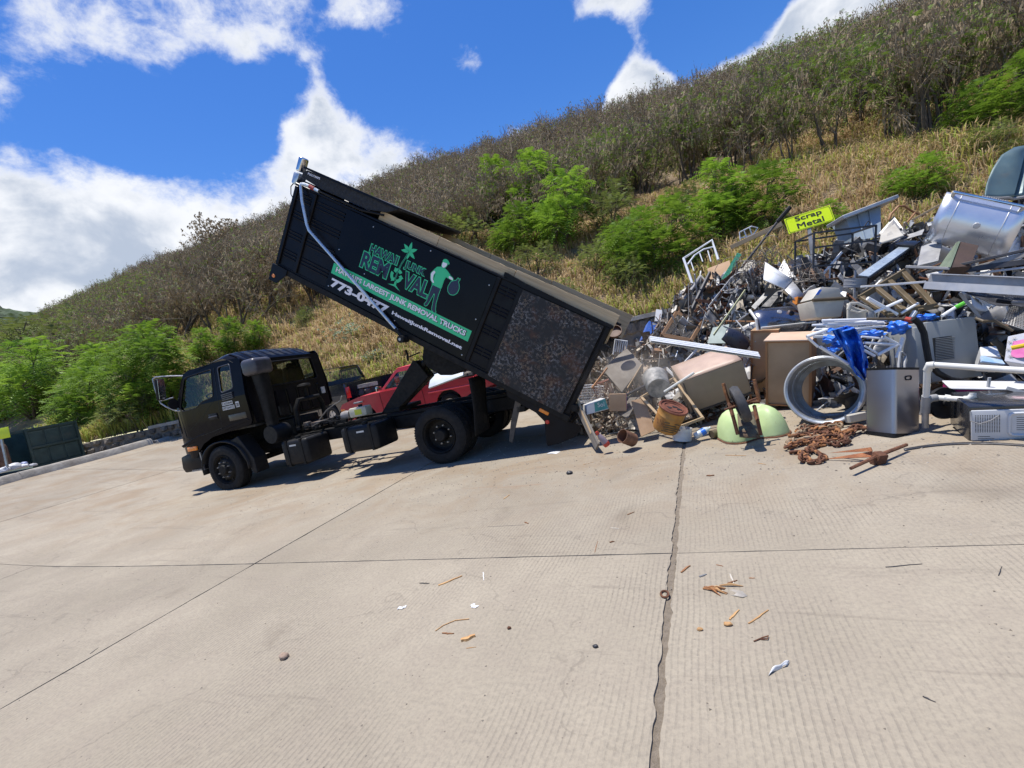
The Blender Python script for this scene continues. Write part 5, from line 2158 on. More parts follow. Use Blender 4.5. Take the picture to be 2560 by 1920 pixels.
# ------------------------------------------------------------------ skip and clutter at the left edge
M_SKIP = mat('skip_green', (0.045, 0.078, 0.07), (0.03, 0.052, 0.048), 3, 0.65, rust=0.15, rustc=(0.06, 0.03, 0.02), dirt=0.2)
SK = thing('skip_container', 'dark green steel skip with panelled door at the left edge below the bushes', 'skip')
p0 = W(85, 1166, 15.6)
p1 = W(208, 1136, 17.0)
ex = (p1 - p0)
ex.z *= 0.6
wid = ex.length
ex.normalize()
upv = Vector((0.02, 0, 1))
ey = upv.cross(ex).normalized()
ez = ex.cross(ey).normalized()
SK.matrix_world = T(p0 + Vector((0, 0, -.05))) @ Matrix((ex, ey, ez)).transposed().to_4x4()
HS = 1.32
b = MB()
b.bb(0, wid, 0, .05, 0, HS)
b.build('front_wall', M_SKIP, SK)
for i in range(3):
    for j in range(2):
        b = MB()
        x0, x1 = .06 + i * (wid - .08) / 3, (i + 1) * (wid - .08) / 3
        z0, z1 = .08 + j * (HS - .12) / 2, (j + 1) * (HS - .12) / 2
        b.bb(x0, x1, -.03, -.001, z0, z1)
        b.build('door_panel', M_SKIP, SK, bevel=.012, seg=1)
b = MB()
for z in (.0, HS / 2 - .03, HS - .06):
    b.bb(-.02, wid + .02, -.07, -.032, z, z + .07)
for x in (-.03, wid - .04):
    b.bb(x, x + .07, -.075, -.032, .0, HS)
b.build('door_frame', M_SKIP, SK)
b = MB()
b.bb(wid - .05, wid, .052, 2.2, 0, HS)
b.bb(-2.6, wid, 2.2, 2.25, 0, HS)
b.bb(-2.6, -.002, .0, 2.2, HS - .08, HS)
b.bb(-2.6, wid, .052, 2.2, -.03, .02)
b.bb(-2.65, -2.6, .0, 2.25, 0, HS)
b.build('shell', M_SKIP, SK)
M_BAG = mat('white_bag', (0.62, 0.62, 0.62), (0.48, 0.48, 0.5), 5, 0.5, bump=0.3)


def sack(name, label, p, s, m, cat='bag', seed=0, group=None):
    bm = bmesh.new()
    bmesh.ops.create_icosphere(bm, subdivisions=3, radius=1)
    for v in bm.verts:
        n = mnoise.noise(v.co * 1.6 + Vector((seed * 3.3, 0, 0))) * .3 + mnoise.noise(v.co * 4 + Vector((seed, 5, 0))) * .1
        v.co *= 1 + n
        v.co.z = max(v.co.z, -.6)
    me = bpy.data.meshes.new(name)
    bm.to_mesh(me)
    bm.free()
    me.materials.append(m)
    me.shade_smooth()
    o = link(name, me, None, T(p) @ Matrix.Diagonal((s[0], s[1], s[2], 1)))
    return tag(o, label, cat, group)


sack('white_bag', 'largest white plastic bag on the kerb below the skip opening', W(33, 1169, 13.9), (.17, .2, .12), M_BAG, seed=1)
sack('white_bag', 'white bag at the very left edge on the kerb', W(10, 1176, 13.6), (.13, .15, .1), M_BAG, seed=2)
sack('white_bag', 'flattened white bag just left of the skip door', W(58, 1166, 14.1), (.15, .12, .08), M_BAG, seed=3)
sack('blue_bag', 'small blue and white bag between the white bags and the skip door', W(60, 1160, 14.6), (.09, .1, .07), mat('bag_blue', (0.06, 0.12, 0.4), (0.4, 0.42, 0.5), 9, 0.5), seed=4)
sack('grey_bag', 'small grey crumpled bag at the foot of the skip door', W(82, 1163, 14.6), (.12, .1, .06), mat('bag_grey', (0.4, 0.4, 0.42), (0.25, 0.25, 0.27), 9, 0.6), seed=5)
b = MB()
b.lathe([(0, 0), (.13, .0), (.15, .03), (.15, .62), (.12, .72), (.05, .78), (.045, .85), (0, .86)], 20)
cy = tag(b.build('gas_cylinder', mat('rusty_cylinder', (0.16, 0.09, 0.06), (0.1, 0.05, 0.035), 6, 0.7, rust=.4), M=T(W(15, 1168, 14.6))), 'rusty brown gas cylinder standing in the dark skip opening', 'cylinder')
b = MB()
b.bb(-.42, .3, 0, .012, -.16, .16)
sg = tag(b.build('yellow_notice', mat('sign_yellow', (0.62, 0.72, 0.02), (0.56, 0.66, 0.02), 3, 0.4), M=camM(-2, 1085, 13.6, 0, -12, 0), bevel=.004), 'yellow-green notice cut off by the left picture edge', 'sign')
b = MB()
b.bb(-.03, .03, .013, .05, -1.0, .1)
b.build('post', M_STEEL, sg)

# ------------------------------------------------------------------ the scrap pile
zA = lambda x, y: (1640 + x * .2291, 480 + y * .2291)
zB = lambda x, y: (2060 + x * .2532, 340 + y * .2532)
zC = lambda x, y: (2060 + x * .2532, 700 + y * .2532)
zD = lambda x, y: (1760 + x * .2411, 780 + y * .2411)
zE = lambda x, y: (1400 + x * .2411, 780 + y * .2411)
DB = [(1450, 7.4), (1700, 6.6), (1900, 6.2), (2150, 5.5), (2500, 4.5), (2800, 4.0)]
DK = [(1450, .006), (1700, .0055), (2000, .0045), (2500, .0034), (2800, .003)]


def dp(p, off=0.0):
    return lerp_tab(DB, p[0]) + lerp_tab(DK, p[0]) * (1050 - p[1]) + off


def Wp(p, off=0.0):
    return W(p[0], p[1], dp(p, off))


TOPLINE = [(1440, 960), (1500, 900), (1570, 868), (1640, 820), (1690, 745), (1750, 690), (1850, 665), (1960, 655), (2080, 612), (2200, 585), (2330, 545), (2480, 520), (2800, 420)]
M_SCRAP = mat('mixed_scrap', (1, 1, 1), (0.7, 0.7, 0.7), 6, 0.6, metal=0.25, attr='tint', dirt=0.3, dirtc=(0.10, 0.075, 0.05), rust=0.22, rscale=7)
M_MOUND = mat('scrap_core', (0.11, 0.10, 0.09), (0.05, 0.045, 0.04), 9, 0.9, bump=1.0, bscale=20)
b = MB()


def mound(u, v):
    px = 1440 + 1360 * u
    top = lerp_tab(TOPLINE, px) + 14
    bot = lerp_tab([(1440, 1080), (1700, 1060), (1900, 1010), (2150, 1010), (2450, 1030), (2800, 1040)], px)
    py = bot + (top - bot) * v
    p = W(px, py, dp((px, py), .55))
    g = G(px, bot)
    if v < .12:
        p = g.lerp(p, v / .12)
    j = mnoise.noise(p * 2.3) * .12 + mnoise.noise(p * 5.5) * .06
    return p + Vector((0, j, j))


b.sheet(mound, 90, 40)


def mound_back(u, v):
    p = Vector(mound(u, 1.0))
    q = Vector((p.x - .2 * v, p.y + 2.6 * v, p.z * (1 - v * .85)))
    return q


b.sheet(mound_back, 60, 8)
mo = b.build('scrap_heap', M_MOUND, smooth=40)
mo['kind'] = 'stuff'
mo['label'] = 'dark core of the scrap metal heap'
PAL = [(.05, .05, .052), (.12, .12, .12), (.24, .24, .24), (.34, .34, .345), (.5, .5, .505), (.72, .72, .71), (.20, .10, .05), (.12, .065, .04), (.42, .43, .44), (.42, .36, .27), (.62, .62, .62), (.16, .16, .17)]
PAL2 = [(.34, .27, .20), (.25, .19, .14), (.42, .36, .29), (.52, .48, .42), (.20, .15, .11), (.60, .57, .52), (.16, .12, .09), (.30, .17, .10), (.36, .33, .29)]
rg = random.Random(77)
b = MB()
CC = []


def piece(p, s):
    k = len(b.v)
    kind = rg.random()
    Mx = T(p) @ rotm(rg.uniform(-180, 180), rg.uniform(-180, 180), rg.uniform(-180, 180))
    if kind < .2:
        L = s * rg.uniform(.5, 1.4)
        b.box((0, 0, 0), (L, .012 + .02 * rg.random(), .008 + .02 * rg.random()), Mx)
    elif kind < .36:
        L = s * rg.uniform(.6, 1.5)
        b.tube([(-L / 2, 0, 0), (0, rg.gauss(0, .03), rg.gauss(0, .04)), (L / 2, rg.gauss(0, .06), 0)], rg.choice((.006, .01, .014)), 5, Mx)
    elif kind < .78:
        a, c = s * rg.uniform(.25, .7), s * rg.uniform(.15, .5)
        cv_ = rg.gauss(0, .12)
        sd = rg.uniform(0, 99)
        b.sheet(lambda u, v: ((u - .5) * a, (v - .5) * c, cv_ * (u - .5) ** 2 * 4 * a + .22 * c * mnoise.noise(Vector((u * 2.3, v * 2.3, sd)))), 4, 3, Mx)
    elif kind < .9:
        b.box((0, 0, 0), (s * rg.uniform(.1, .4), s * rg.uniform(.1, .3), s * rg.uniform(.05, .25)), Mx)
    else:
        r_ = s * rg.uniform(.12, .35)
        b.tube([(r_ * math.cos(a), r_ * math.sin(a), 0) for a in [k_ * .5 for k_ in range(9)]], .008, 4, Mx)
    c = rg.choice(PAL if proj(p)[0] > 1740 + rg.gauss(0, 60) else PAL2)
    q = rg.uniform(.75, 1.25)
    CC.extend([(c[0] * q, c[1] * q, c[2] * q, 1)] * (len(b.v) - k))


for k in range(4300):
    u = rg.random()
    v = rg.random() ** .9
    p = Vector(mound(u, v))
    d0 = depth(p)
    p = CAM + (p - CAM) * ((d0 - rg.uniform(-.05, .35)) / d0)
    if p.z < .05:
        p.z = .06
    piece(p, rg.choice((.22, .3, .42, .6)))
for k in range(1500):
    p = Vector(mound(rg.random() * .27, rg.random()))
    d0 = depth(p)
    p = CAM + (p - CAM) * ((d0 - rg.uniform(0, .4)) / d0)
    p.z = max(p.z, .05)
    piece(p, rg.choice((.18, .26, .36, .5)))
for k in range(900):
    p = Vector(mound(.25 + rg.random() * .75, .3 + .7 * rg.random()))
    d0 = depth(p)
    p = CAM + (p - CAM) * ((d0 - rg.uniform(.1, .5)) / d0)
    piece(p, rg.choice((.3, .5, .8)))
me = bpy.data.meshes.new('loose_scrap')
me.from_pydata(b.v, [], b.f)
ca = me.color_attributes.new('tint', 'FLOAT_COLOR', 'POINT')
ca.data.foreach_set('color', np.array(CC).ravel())
me.materials.append(M_SCRAP)
o = link('loose_scrap', me)
o['kind'] = 'stuff'
o['label'] = 'countless small bent pieces of scrap covering the heap'

# materials of the heap
M_WHITE = mat('white_enamel', (0.66, 0.66, 0.65), (0.56, 0.56, 0.55), 3, 0.4, dirt=0.25, dirtc=(0.25, 0.2, 0.14))
M_WTUBE = mat('white_tube', (0.80, 0.81, 0.82), (0.72, 0.73, 0.75), 5, 0.35, dirt=0.1)
M_PVC = mat('pvc_pipe', (0.66, 0.66, 0.63), (0.58, 0.57, 0.53), 4, 0.4, dirt=0.2, dirtc=(0.3, 0.26, 0.2))
M_PVCG = mat('pvc_grey', (0.30, 0.30, 0.30), (0.22, 0.22, 0.22), 6, 0.5, dirt=0.2)
M_RUSTY = mat('heavy_rust', (0.17, 0.07, 0.035), (0.10, 0.042, 0.022), 14, 0.92, bump=0.7, bscale=50, vary=0.2)
M_RUST2 = mat('orange_rust', (0.34, 0.15, 0.055), (0.2, 0.085, 0.035), 11, 0.92, bump=0.6, bscale=40, vary=0.2)
M_GREYM = mat('grey_metal', (0.33, 0.325, 0.32), (0.24, 0.235, 0.23), 5, 0.5, metal=0.3, dirt=0.38)
M_LGREY = mat('light_grey_metal', (0.54, 0.535, 0.53), (0.44, 0.435, 0.43), 5, 0.45, metal=0.3, dirt=0.3)
M_DGREY = mat('dark_metal', (0.06, 0.06, 0.065), (0.035, 0.035, 0.04), 7, 0.5, metal=0.3, dirt=0.25)
M_STAIN = mat('stainless', (0.36, 0.345, 0.365), (0.32, 0.305, 0.325), 1.2, 0.34, metal=0.9, rvar=0.02)
M_CARD = mat('cardboard', (0.40, 0.26, 0.155), (0.33, 0.21, 0.12), 4, 0.85)
M_CAB = mat('brown_cabinet', (0.43, 0.285, 0.17), (0.36, 0.235, 0.135), 3, 0.65, dirt=0.2, dirtc=(0.14, 0.09, 0.055))
M_CABT = mat('cabinet_top', (0.62, 0.44, 0.32), (0.55, 0.385, 0.275), 3, 0.55)
M_OAK = mat('orange_oak', (0.36, 0.17, 0.07), (0.26, 0.12, 0.045), 5, 0.6, stretch=(1, 1, .15), bump=.15)
M_TAN = mat('tan_enamel', (0.29, 0.23, 0.17), (0.24, 0.19, 0.14), 2.5, 0.5, dirt=0.3, dirtc=(0.13, 0.09, 0.06))
M_PINK = mat('tan_top', (0.50, 0.36, 0.28), (0.42, 0.30, 0.23), 2.5, 0.45, dirt=0.2)
M_LIME = mat('lime_paint', (0.50, 0.62, 0.30), (0.42, 0.54, 0.25), 3, 0.55, rust=0.3, rustc=(0.22, 0.085, 0.03), rscale=7)
M_BLUE = mat('blue_tarp', (0.03, 0.19, 0.72), (0.02, 0.13, 0.58), 5, 0.38, bump=0.35, bscale=14)
M_YEL = mat('notice_yellow', (0.72, 0.92, 0.01), (0.68, 0.87, 0.01), 2, 0.35)
M_PINE = mat('pale_pine', (0.50, 0.36, 0.21), (0.40, 0.28, 0.155), 5, 0.75, stretch=(.2, 5, 5), bump=.2)
M_GREYW = mat('weathered_wood', (0.20, 0.175, 0.15), (0.13, 0.115, 0.1), 5, 0.85, stretch=(.2, 5, 5), bump=.4)
M_TEAL = mat('teal_hood', (0.10, 0.155, 0.165), (0.075, 0.115, 0.125), 2.2, 0.4, metal=.2, dirt=.2)
M_PURP = mat('magenta_print', (0.36, 0.02, 0.13), (0.25, 0.015, 0.10), 4, 0.4)
M_PINKP = mat('pink_print', (0.62, 0.12, 0.34), (0.55, 0.1, 0.3), 6, 0.4)
M_BEIGE = mat('beige_plastic', (0.50, 0.47, 0.40), (0.43, 0.40, 0.34), 3, 0.5, dirt=.25)
M_OLIVE = mat('olive_brown', (0.11, 0.08, 0.045), (0.075, 0.055, 0.03), 5, 0.6, rust=.2)
M_WIRE = mat('grey_wire', (0.22, 0.2, 0.18), (0.14, 0.12, 0.1), 9, 0.6, metal=.4)
M_GRAYBOX = mat('grey_casing', (0.27, 0.28, 0.275), (0.24, 0.25, 0.245), 2, 0.45, dirt=.1)


def bar(name, label, cat, a, c, r_, m, da=None, dc=None, off=-.1, n=8, box=None, group=None, mids=()):
    pa = Wp(a, off) if da is None else W(a[0], a[1], da)
    pc = Wp(c, off) if dc is None else W(c[0], c[1], dc)
    b = MB()
    if box:
        d = pc - pa
        L = d.length
        x = d.normalized()
        z = (CU - x * CU.dot(x)).normalized()
        y = z.cross(x)
        Mx = T((pa + pc) / 2) @ Matrix((x, y, z)).transposed().to_4x4()
        b.bb(-L / 2, L / 2, -box[1] / 2, box[1] / 2, -box[0] / 2, box[0] / 2)
        o = b.build(name, m, M=Mx, bevel=min(box) * .12, seg=1)
    else:
        mid = (pa + pc) / 2
        pts = [pa - mid] + [Vector(q) for q in mids] + [pc - mid]
        b.tube(pts, r_, n)
        o = b.build(name, m, M=T(mid))
    return tag(o, label, cat, group)


def quad_plate(name, label, cat, corners, ds, thick, m, bevel=.0, group=None):
    """a sheet through four photo corners, each at its own distance, with a real thickness"""
    P = [W(c[0], c[1], d) for c, d in zip(corners, ds)]
    o0 = sum(P, Vector()) / 4
    n = (P[1] - P[0]).cross(P[3] - P[0]).normalized()
    if n.dot(CF) < 0:
        n = -n
    vs = [p - o0 for p in P] + [p - o0 + n * thick for p in P]
    b = MB()
    b.add(vs, [(0, 1, 2, 3), (7, 6, 5, 4), (0, 4, 5, 1), (1, 5, 6, 2), (2, 6, 7, 3), (3, 7, 4, 0)])
    o = b.build(name, m, M=T(o0), bevel=bevel, seg=1)
    return tag(o, label, cat, group)


# --- stainless bin
BIN = thing('kitchen_bin', 'tall brushed stainless steel bin with black rim standing on the slab', 'bin', camM(*zC(700, 1556), 4.37, 0, 0, 11))
wb, hb = .305, .665


def rect_ring(w, d, r_, z, n=5):
    out = []
    for (cx, cy, a0) in ((w - r_, r_, -90), (w - r_, d - r_, 0), (r_, d - r_, 90), (r_, r_, 180)):
        for k in range(n + 1):
            a = R(a0 + 90 * k / n)
            out.append((cx + r_ * math.cos(a), cy + r_ * math.sin(a), z))
    return out


def shell(rings, cap0=False, cap1=False):
    b = MB()
    n = len(rings[0])
    vs = [p for r_ in rings for p in r_]
    fs = [(i * n + k, i * n + (k + 1) % n, (i + 1) * n + (k + 1) % n, (i + 1) * n + k) for i in range(len(rings) - 1) for k in range(n)]
    if cap0:
        fs.append(tuple(range(n)))
    if cap1:
        fs.append(tuple((len(rings) - 1) * n + k for k in range(n)))
    return b.add(vs, fs)


def inset(ring, q, w, d):
    return [(x + (w / 2 - x) * q / (w / 2), y + (d / 2 - y) * q / (d / 2), z) for x, y, z in ring]


shell([rect_ring(wb, wb, .035, .035), rect_ring(wb, wb, .035, hb - .02)]).build('body', M_STAIN, BIN, smooth=50)
shell([inset(rect_ring(wb, wb, .035, .03), .006, wb, wb), inset(rect_ring(wb, wb, .035, hb - .02), .006, wb, wb)], True).build('inner_liner', M_DGREY, BIN, smooth=50)
shell([rect_ring(wb, wb, .035, hb - .022), inset(rect_ring(wb, wb, .035, hb), -.003, wb, wb), inset(rect_ring(wb, wb, .035, hb), .014, wb, wb), inset(rect_ring(wb, wb, .035, hb - .03), .014, wb, wb)]).build('rim', M_PLAST, BIN, smooth=40)
shell([inset(rect_ring(wb, wb, .035, 0), -.004, wb, wb), inset(rect_ring(wb, wb, .035, .036), -.004, wb, wb)], True, True).build('base', M_PLAST, BIN, smooth=40)
b = MB()
b.tube([(wb * .38, -.002, hb - .10), (wb * .42, -.006, hb - .085), (wb * .58, -.006, hb - .08), (wb * .62, -.002, hb - .095), (wb * .58, -.006, hb - .115), (wb * .42, -.006, hb - .118)], .006, 6, closed=True)
b.build('handle_slot', M_PLAST, BIN)
for (xx, lab) in ((.17, 'bent grey conduit standing in the steel bin'), (.24, 'shorter bent grey conduit in the steel bin')):
    b = MB()
    b.tube([(xx, .1, hb - .05), (xx + .02, .12, hb + .03), (xx + .07, .15, hb + .12), (xx + .08 - .06 * (xx > .2), .15, hb + .16)], .012, 8)
    tag(b.build('bent_conduit', M_PVCG, M=BIN.matrix_world.copy()), lab, 'pipe')

# --- pvc pipes
b = MB()
e0, e1 = W(2321, 914, 4.15), W(2720, 936, 3.25)
v1 = W(2315, 1000, 4.28)
b.tube([e1, W(2440, 919, 3.85), W(2335, 912, 4.12), e0, W(2318, 930, 4.18), v1], .026, 12)
pv = tag(b.build('pvc_drain', M_PVC), 'long white pvc pipe with elbow running to the right picture edge', 'pipe')
b = MB()
b.tube([W(2336, 912.5, 4.11), W(2323, 913, 4.14), W(2319, 925, 4.17)], .033, 12)
b.build('elbow', M_PVC, pv)
b = MB()
b.tube([W(2316, 990, 4.27), W(2314, 1008, 4.3), W(2313, 1030, 4.33)], .036, 12)
b.tube([W(2316, 1003, 4.3), W(2328, 996, 4.29), W(2342, 994, 4.28)], .034, 12)
b.build('grey_tee', M_PVCG, pv)
b = MB()
b.tube([W(2313, 1028, 4.33), W(2313, 1068, 4.38)], .027, 12)
b.build('grey_stub', M_GREYM, pv)
b = MB()
b.tube([W(2342, 994, 4.28), W(2405, 998, 4.12), W(2422, 998, 4.08), W(2432, 990, 4.05), W(2432, 982, 4.05)], .024, 12)
b.build('branch', M_PVC, pv)
b = MB()
b.tube([W(2362, 994, 4.23), W(2376, 996, 4.2)], .03, 12)
b.tube([W(2412, 998, 4.1), W(2424, 997, 4.07), W(2434, 988, 4.05)], .03, 12)
b.build('coupler', M_PVC, pv)

# --- microwave on the ground
MW = thing('microwave_oven', 'microwave lying with its white vented back facing out at the right edge', 'microwave', camM(2424, 1106, 3.93, 14, -4, -30) @ Matrix.Scale(1.25, 4))
b = MB()
b.bb(0, .56, .012, .40, 0, .25)
b.build('case', mat('microwave_black', (0.02, 0.02, 0.022), (0.03, 0.03, 0.032), 4, 0.2, coat=.3), MW, bevel=.012)
b = MB()
b.bb(.008, .555, -.002, .011, .012, .225)
back = b.build('back_panel', mat('microwave_white', (0.60, 0.61, 0.62), (0.54, 0.55, 0.56), 3, 0.4), MW, bevel=.006)
b = MB()
fr = rounded([(.19, .05), (.545, .05), (.545, .20), (.19, .20)], .03)
b.tube([(p[0], -.006, p[1]) for p in fr], .009, 6, closed=True)
b.build('raised_frame', MATS['microwave_white'], back)
b = MB()
for i in range(11):
    for j in range(13):
        b.cyl((.03 + i * .0115, -.0035, .075 + j * .0095), (.03 + i * .0115, -.0022, .075 + j * .0095), .0032, n=6)
b.build('vent_holes', M_INK, back)['kind'] = 'stuff'
b = MB()
for j in range(7):
    b.bb(.225, .50 - .05 * (j % 3), -.0034, -.0022, .085 + j * .014, .088 + j * .014)
b.bb(.04, .12, -.0034, -.0022, .025, .028)
b.bb(.04, .10, -.0034, -.0022, .04, .043)
b.build('rating_label', M_INK, back)['kind'] = 'stuff'
b = MB()
b.tube([(.005, .0, .22), (.0, -.02, .16), (.04, -.03, .14), (.1, -.02, .16), (.14, -.008, .19)], .004, 6)
b.build('mains_lead', M_GREYM, MW)
# long white and purple carton
PB = thing('printed_carton', 'long white and dark magenta carton lying behind the microwave', 'box', camM(2374, 1003, 4.5, 16, 1, -30))
b = MB()
b.bb(0, 1.2, .0, .26, 0, .12)
b.build('carton', M_PURP, PB, bevel=.004, seg=1)
b = MB()
b.bb(-.008, 1.21, -.01, .27, .121, .135)
b.build('carton_lid', M_WHITE, PB, bevel=.004, seg=1)
b = MB()
b.sheet(lambda u, v: (.3 + .5 * u, -.003, .015 + .09 * v + .01 * math.sin(u * 20)), 16, 3)
b.build('printed_pattern', mat('violet_print', (0.25, 0.03, 0.28), (0.15, 0.01, 0.10), 18, 0.4), PB)

# --- grey dehumidifier casing
AC = thing('grey_appliance', 'big grey appliance casing with black louvres behind the steel bin', 'appliance', camM(2332, 958, 4.95, 0, -7, 4))
b = MB()
b.bb(0, .58, .012, .40, 0, .66)
b.build('casing', M_GRAYBOX, AC, bevel=.02)
b = MB()
b.bb(.0, .57, -.004, .011, .01, .655)
b.build('side_panel', M_GRAYBOX, AC, bevel=.008)
b = MB()
b.bb(.05, .27, -.008, -.005, .23, .48)
b.build('vent_recess', M_INK, AC)
for k in range(14):
    b = MB()
    b.box((.16 + .002 * k, -.012, .238 + k * .0175), (.22, .006, .009), None, (35, 0, 0))
    b.build('louvre', M_GRAYBOX, AC)
b = MB()
b.tube([AC.matrix_world.inverted() @ W(*zC(x, y), 4.75) for x, y in ((880, 380), (940, 430), (985, 520), (1005, 640), (1030, 780), (1060, 850), (1130, 920), (1240, 980), (1420, 1010))], .030, 10)
b.build('black_trim', M_PLAST, AC)
b = MB()
b.bb(-.11, -.001, .03, .38, .0, .62)
b.build('left_housing', M_GRAYBOX, AC, bevel=.02)
b = MB()
b.lathe([(0, .05), (.03, .05), (.035, .03), (.12, .022), (.15, .03), (.155, 0), (0, 0)], 30)
tag(b.build('plastic_disc', M_PLAST, M=camM(*zC(1175, 1215), 4.45, 90, 0, 0)), 'flat black plastic wheel leaning behind the pvc branch', 'wheel')

# --- chain and anchor
CH = thing('anchor_chain', 'heap of thick rusty chain on the slab left of the steel bin', 'chain', T(G(2040, 1120)))
lk = MB()
pts = []
for k in range(16):
    a = 2 * math.pi * k / 16
    pts.append((.0245 * math.cos(a), .0245 * math.sin(a) + math.copysign(.014, math.sin(a)), 0))
lk.tube(pts, .0116, 6, closed=True)
link_me = [lk.mesh('chain_link', m_, 60) for m_ in (M_RUSTY, M_RUST2, mat('worn_chain', (0.34, 0.26, 0.17), (0.2, 0.13, 0.08), 12, .8, vary=.2))]
rg = random.Random(9)
oc = Vector(CH.location)
paths = [[(100, 1470), (160, 1390), (230, 1330), (330, 1270), (450, 1210), (600, 1160)], [(980, 1240), (1100, 1170), (1240, 1150), (1380, 1160), (1420, 1200), (1300, 1220), (1150, 1230), (1000, 1260), (900, 1340), (860, 1420)],
         [(860, 1440), (960, 1400), (1080, 1370), (1220, 1350), (1340, 1330), (1460, 1340), (1500, 1380), (1400, 1400), (1260, 1380), (1120, 1390)],
         [(1480, 1320), (1560, 1280), (1640, 1240), (1690, 1260), (1560, 1260), (1440, 1290), (1330, 1260), (1220, 1260), (1120, 1290)],
         [(920, 1470), (1010, 1480), (1060, 1540), (1120, 1580), (1200, 1570), (1250, 1520), (1180, 1470), (1100, 1440), (1180, 1400), (1260, 1390)],
         [(1010, 1570), (1050, 1510), (1110, 1450), (1170, 1390), (1260, 1320), (1330, 1280), (1400, 1230)], [(900, 1330), (1010, 1310), (1130, 1330), (1250, 1290), (1370, 1290), (1450, 1360)],
         [(960, 1260), (1080, 1240), (1200, 1200), (1320, 1190), (1420, 1180)], [(880, 1390), (1000, 1360), (1100, 1350), (1210, 1330)]]
nlk = 0
for pi_, path in enumerate(paths[1:]):
    pts = [G(*zD(*p)) for p in path]
    for a, c in zip(pts, pts[1:]):
        L = (c - a).length
        n_ = max(1, int(L / .042))
        for k in range(n_):
            if nlk >= 300:
                break
            p = a.lerp(c, (k + .5) / n_)
            h = .014 + .03 * (pi_ % 3) * (.5 + .5 * mnoise.noise(p * 9)) + rg.uniform(0, .012)
            yaw = math.degrees(math.atan2((c - a).y, (c - a).x)) - 90 + rg.gauss(0, 16)
            o = link('chain_link', link_me[2 if pi_ in (0, 7) and rg.random() < .8 else rg.choice((0, 0, 1))], CH, T(p - oc + Vector((0, 0, h))) @ rotm(0, 0, yaw) @ rotm(rg.gauss(0, 10), (90 if k % 2 else 0) * .75 + rg.gauss(8, 18), 0))
            nlk += 1
AN = thing('boat_anchor', 'rusty folding anchor with long flat flukes beside the chain', 'anchor', T(G(2198, 1150)))
oa = Vector(AN.location)
b = MB()
pa, pb, pc = G(2063, 1148, .02), G(2185, 1134, .07), G(2190, 1158, .03)
for (tip, r1, r2) in ((G(2066, 1147, .015), G(2180, 1128, .09), G(2182, 1142, .05)), (G(2075, 1132, .04), G(2176, 1118, .13), G(2180, 1128, .10))):
    vs = [tip - oa, r1 - oa, r2 - oa]
    n = (vs[1] - vs[0]).cross(vs[2] - vs[0]).normalized() * .012
    b.add([*vs, vs[0] + n, vs[1] + n, vs[2] + n], [(0, 1, 2), (5, 4, 3), (0, 3, 4, 1), (1, 4, 5, 2), (2, 5, 3, 0)])
b.build('flukes', mat('anchor_rust', (0.42, 0.17, 0.075), (0.3, 0.11, 0.05), 9, .9, bump=.5), AN)
b = MB()
b.tube([W(2127, 1171, 3.75) - oa, W(2200, 1137, 3.88) - oa, W(2266, 1112, 4.0) - oa], [.014, .017, .015], 8)
b.build('stock', M_RUSTY, AN)
b = MB()
b.box(W(2196, 1142, 3.87) - oa + Vector((0, 0, -.02)), (.09, .08, .12), None, (20, 10, 30))
b.build('crown', M_RUSTY, AN, bevel=.015)

# --- overturned wheelbarrow
WB = thing('wheelbarrow', 'overturned lime green wheelbarrow with its wheel in the air', 'wheelbarrow', T(G(1880, 1104) + Vector((.03, .30, 0))) @ rotm(0, 0, 17))
b = MB()


def tub(u, v):
    a = 2 * math.pi * u
    ca, sa = math.cos(a), math.sin(a)
    k = 1 - .62 * v ** 1.6 if v < 1 else .38
    k = [1.0, .985, .93, .84, .72, .6, .48, 0][min(7, int(round(v * 7)))]
    hgt = [0, .03, .12, .20, .255, .285, .30, .305][min(7, int(round(v * 7)))]
    x, y = .37 * k * math.copysign(abs(ca) ** .6, ca), .32 * k * math.copysign(abs(sa) ** .6, sa)
    nt_ = math.exp(-((x + .03) / .11) ** 2) * max(0, min(1, .5 - y * 2.2))
    return (x, y + .16 * nt_ * (1 - k * .3), hgt * (1 - .7 * nt_) * 1.12)


b.sheet(tub, 36, 7)
b.build('tub', M_LIME, WB, smooth=60, thick=.006)
b = MB()
b.tube([Vector(tub(k / 36, 0)) + Vector((0, 0, .006)) for k in range(36)], .012, 6, closed=True)
b.build('rolled_rim', M_RUSTY, WB)
wy = -.20
b = MB()
TYB = [(.12, -.045), (.16, -.052), (.195, -.042), (.212, 0), (.195, .042), (.16, .052), (.12, .045)]
WP = T(WB.matrix_world.inverted() @ W(*zD(378, 955), 5.02)) @ rotm(0, 0, -12) @ rotm(0, 78, 0)
b.lathe(TYB, 30, WP, closed=True)
wl = b.build('wheel', mat('old_tyre', (0.06, 0.06, 0.063), (0.04, 0.04, 0.042), 9, .75, dirt=.3), WB)
b = MB()
b.lathe([(.125, -.03), (.11, -.01), (.03, -.02), (.03, .02), (.11, .01), (.125, .03)], 20, WP)
b.cyl((0, 0, -.17), (0, 0, .17), .012, n=8, M=WP)
b.build('hub', M_RUSTY, wl)
Wi = WB.matrix_world.inverted()
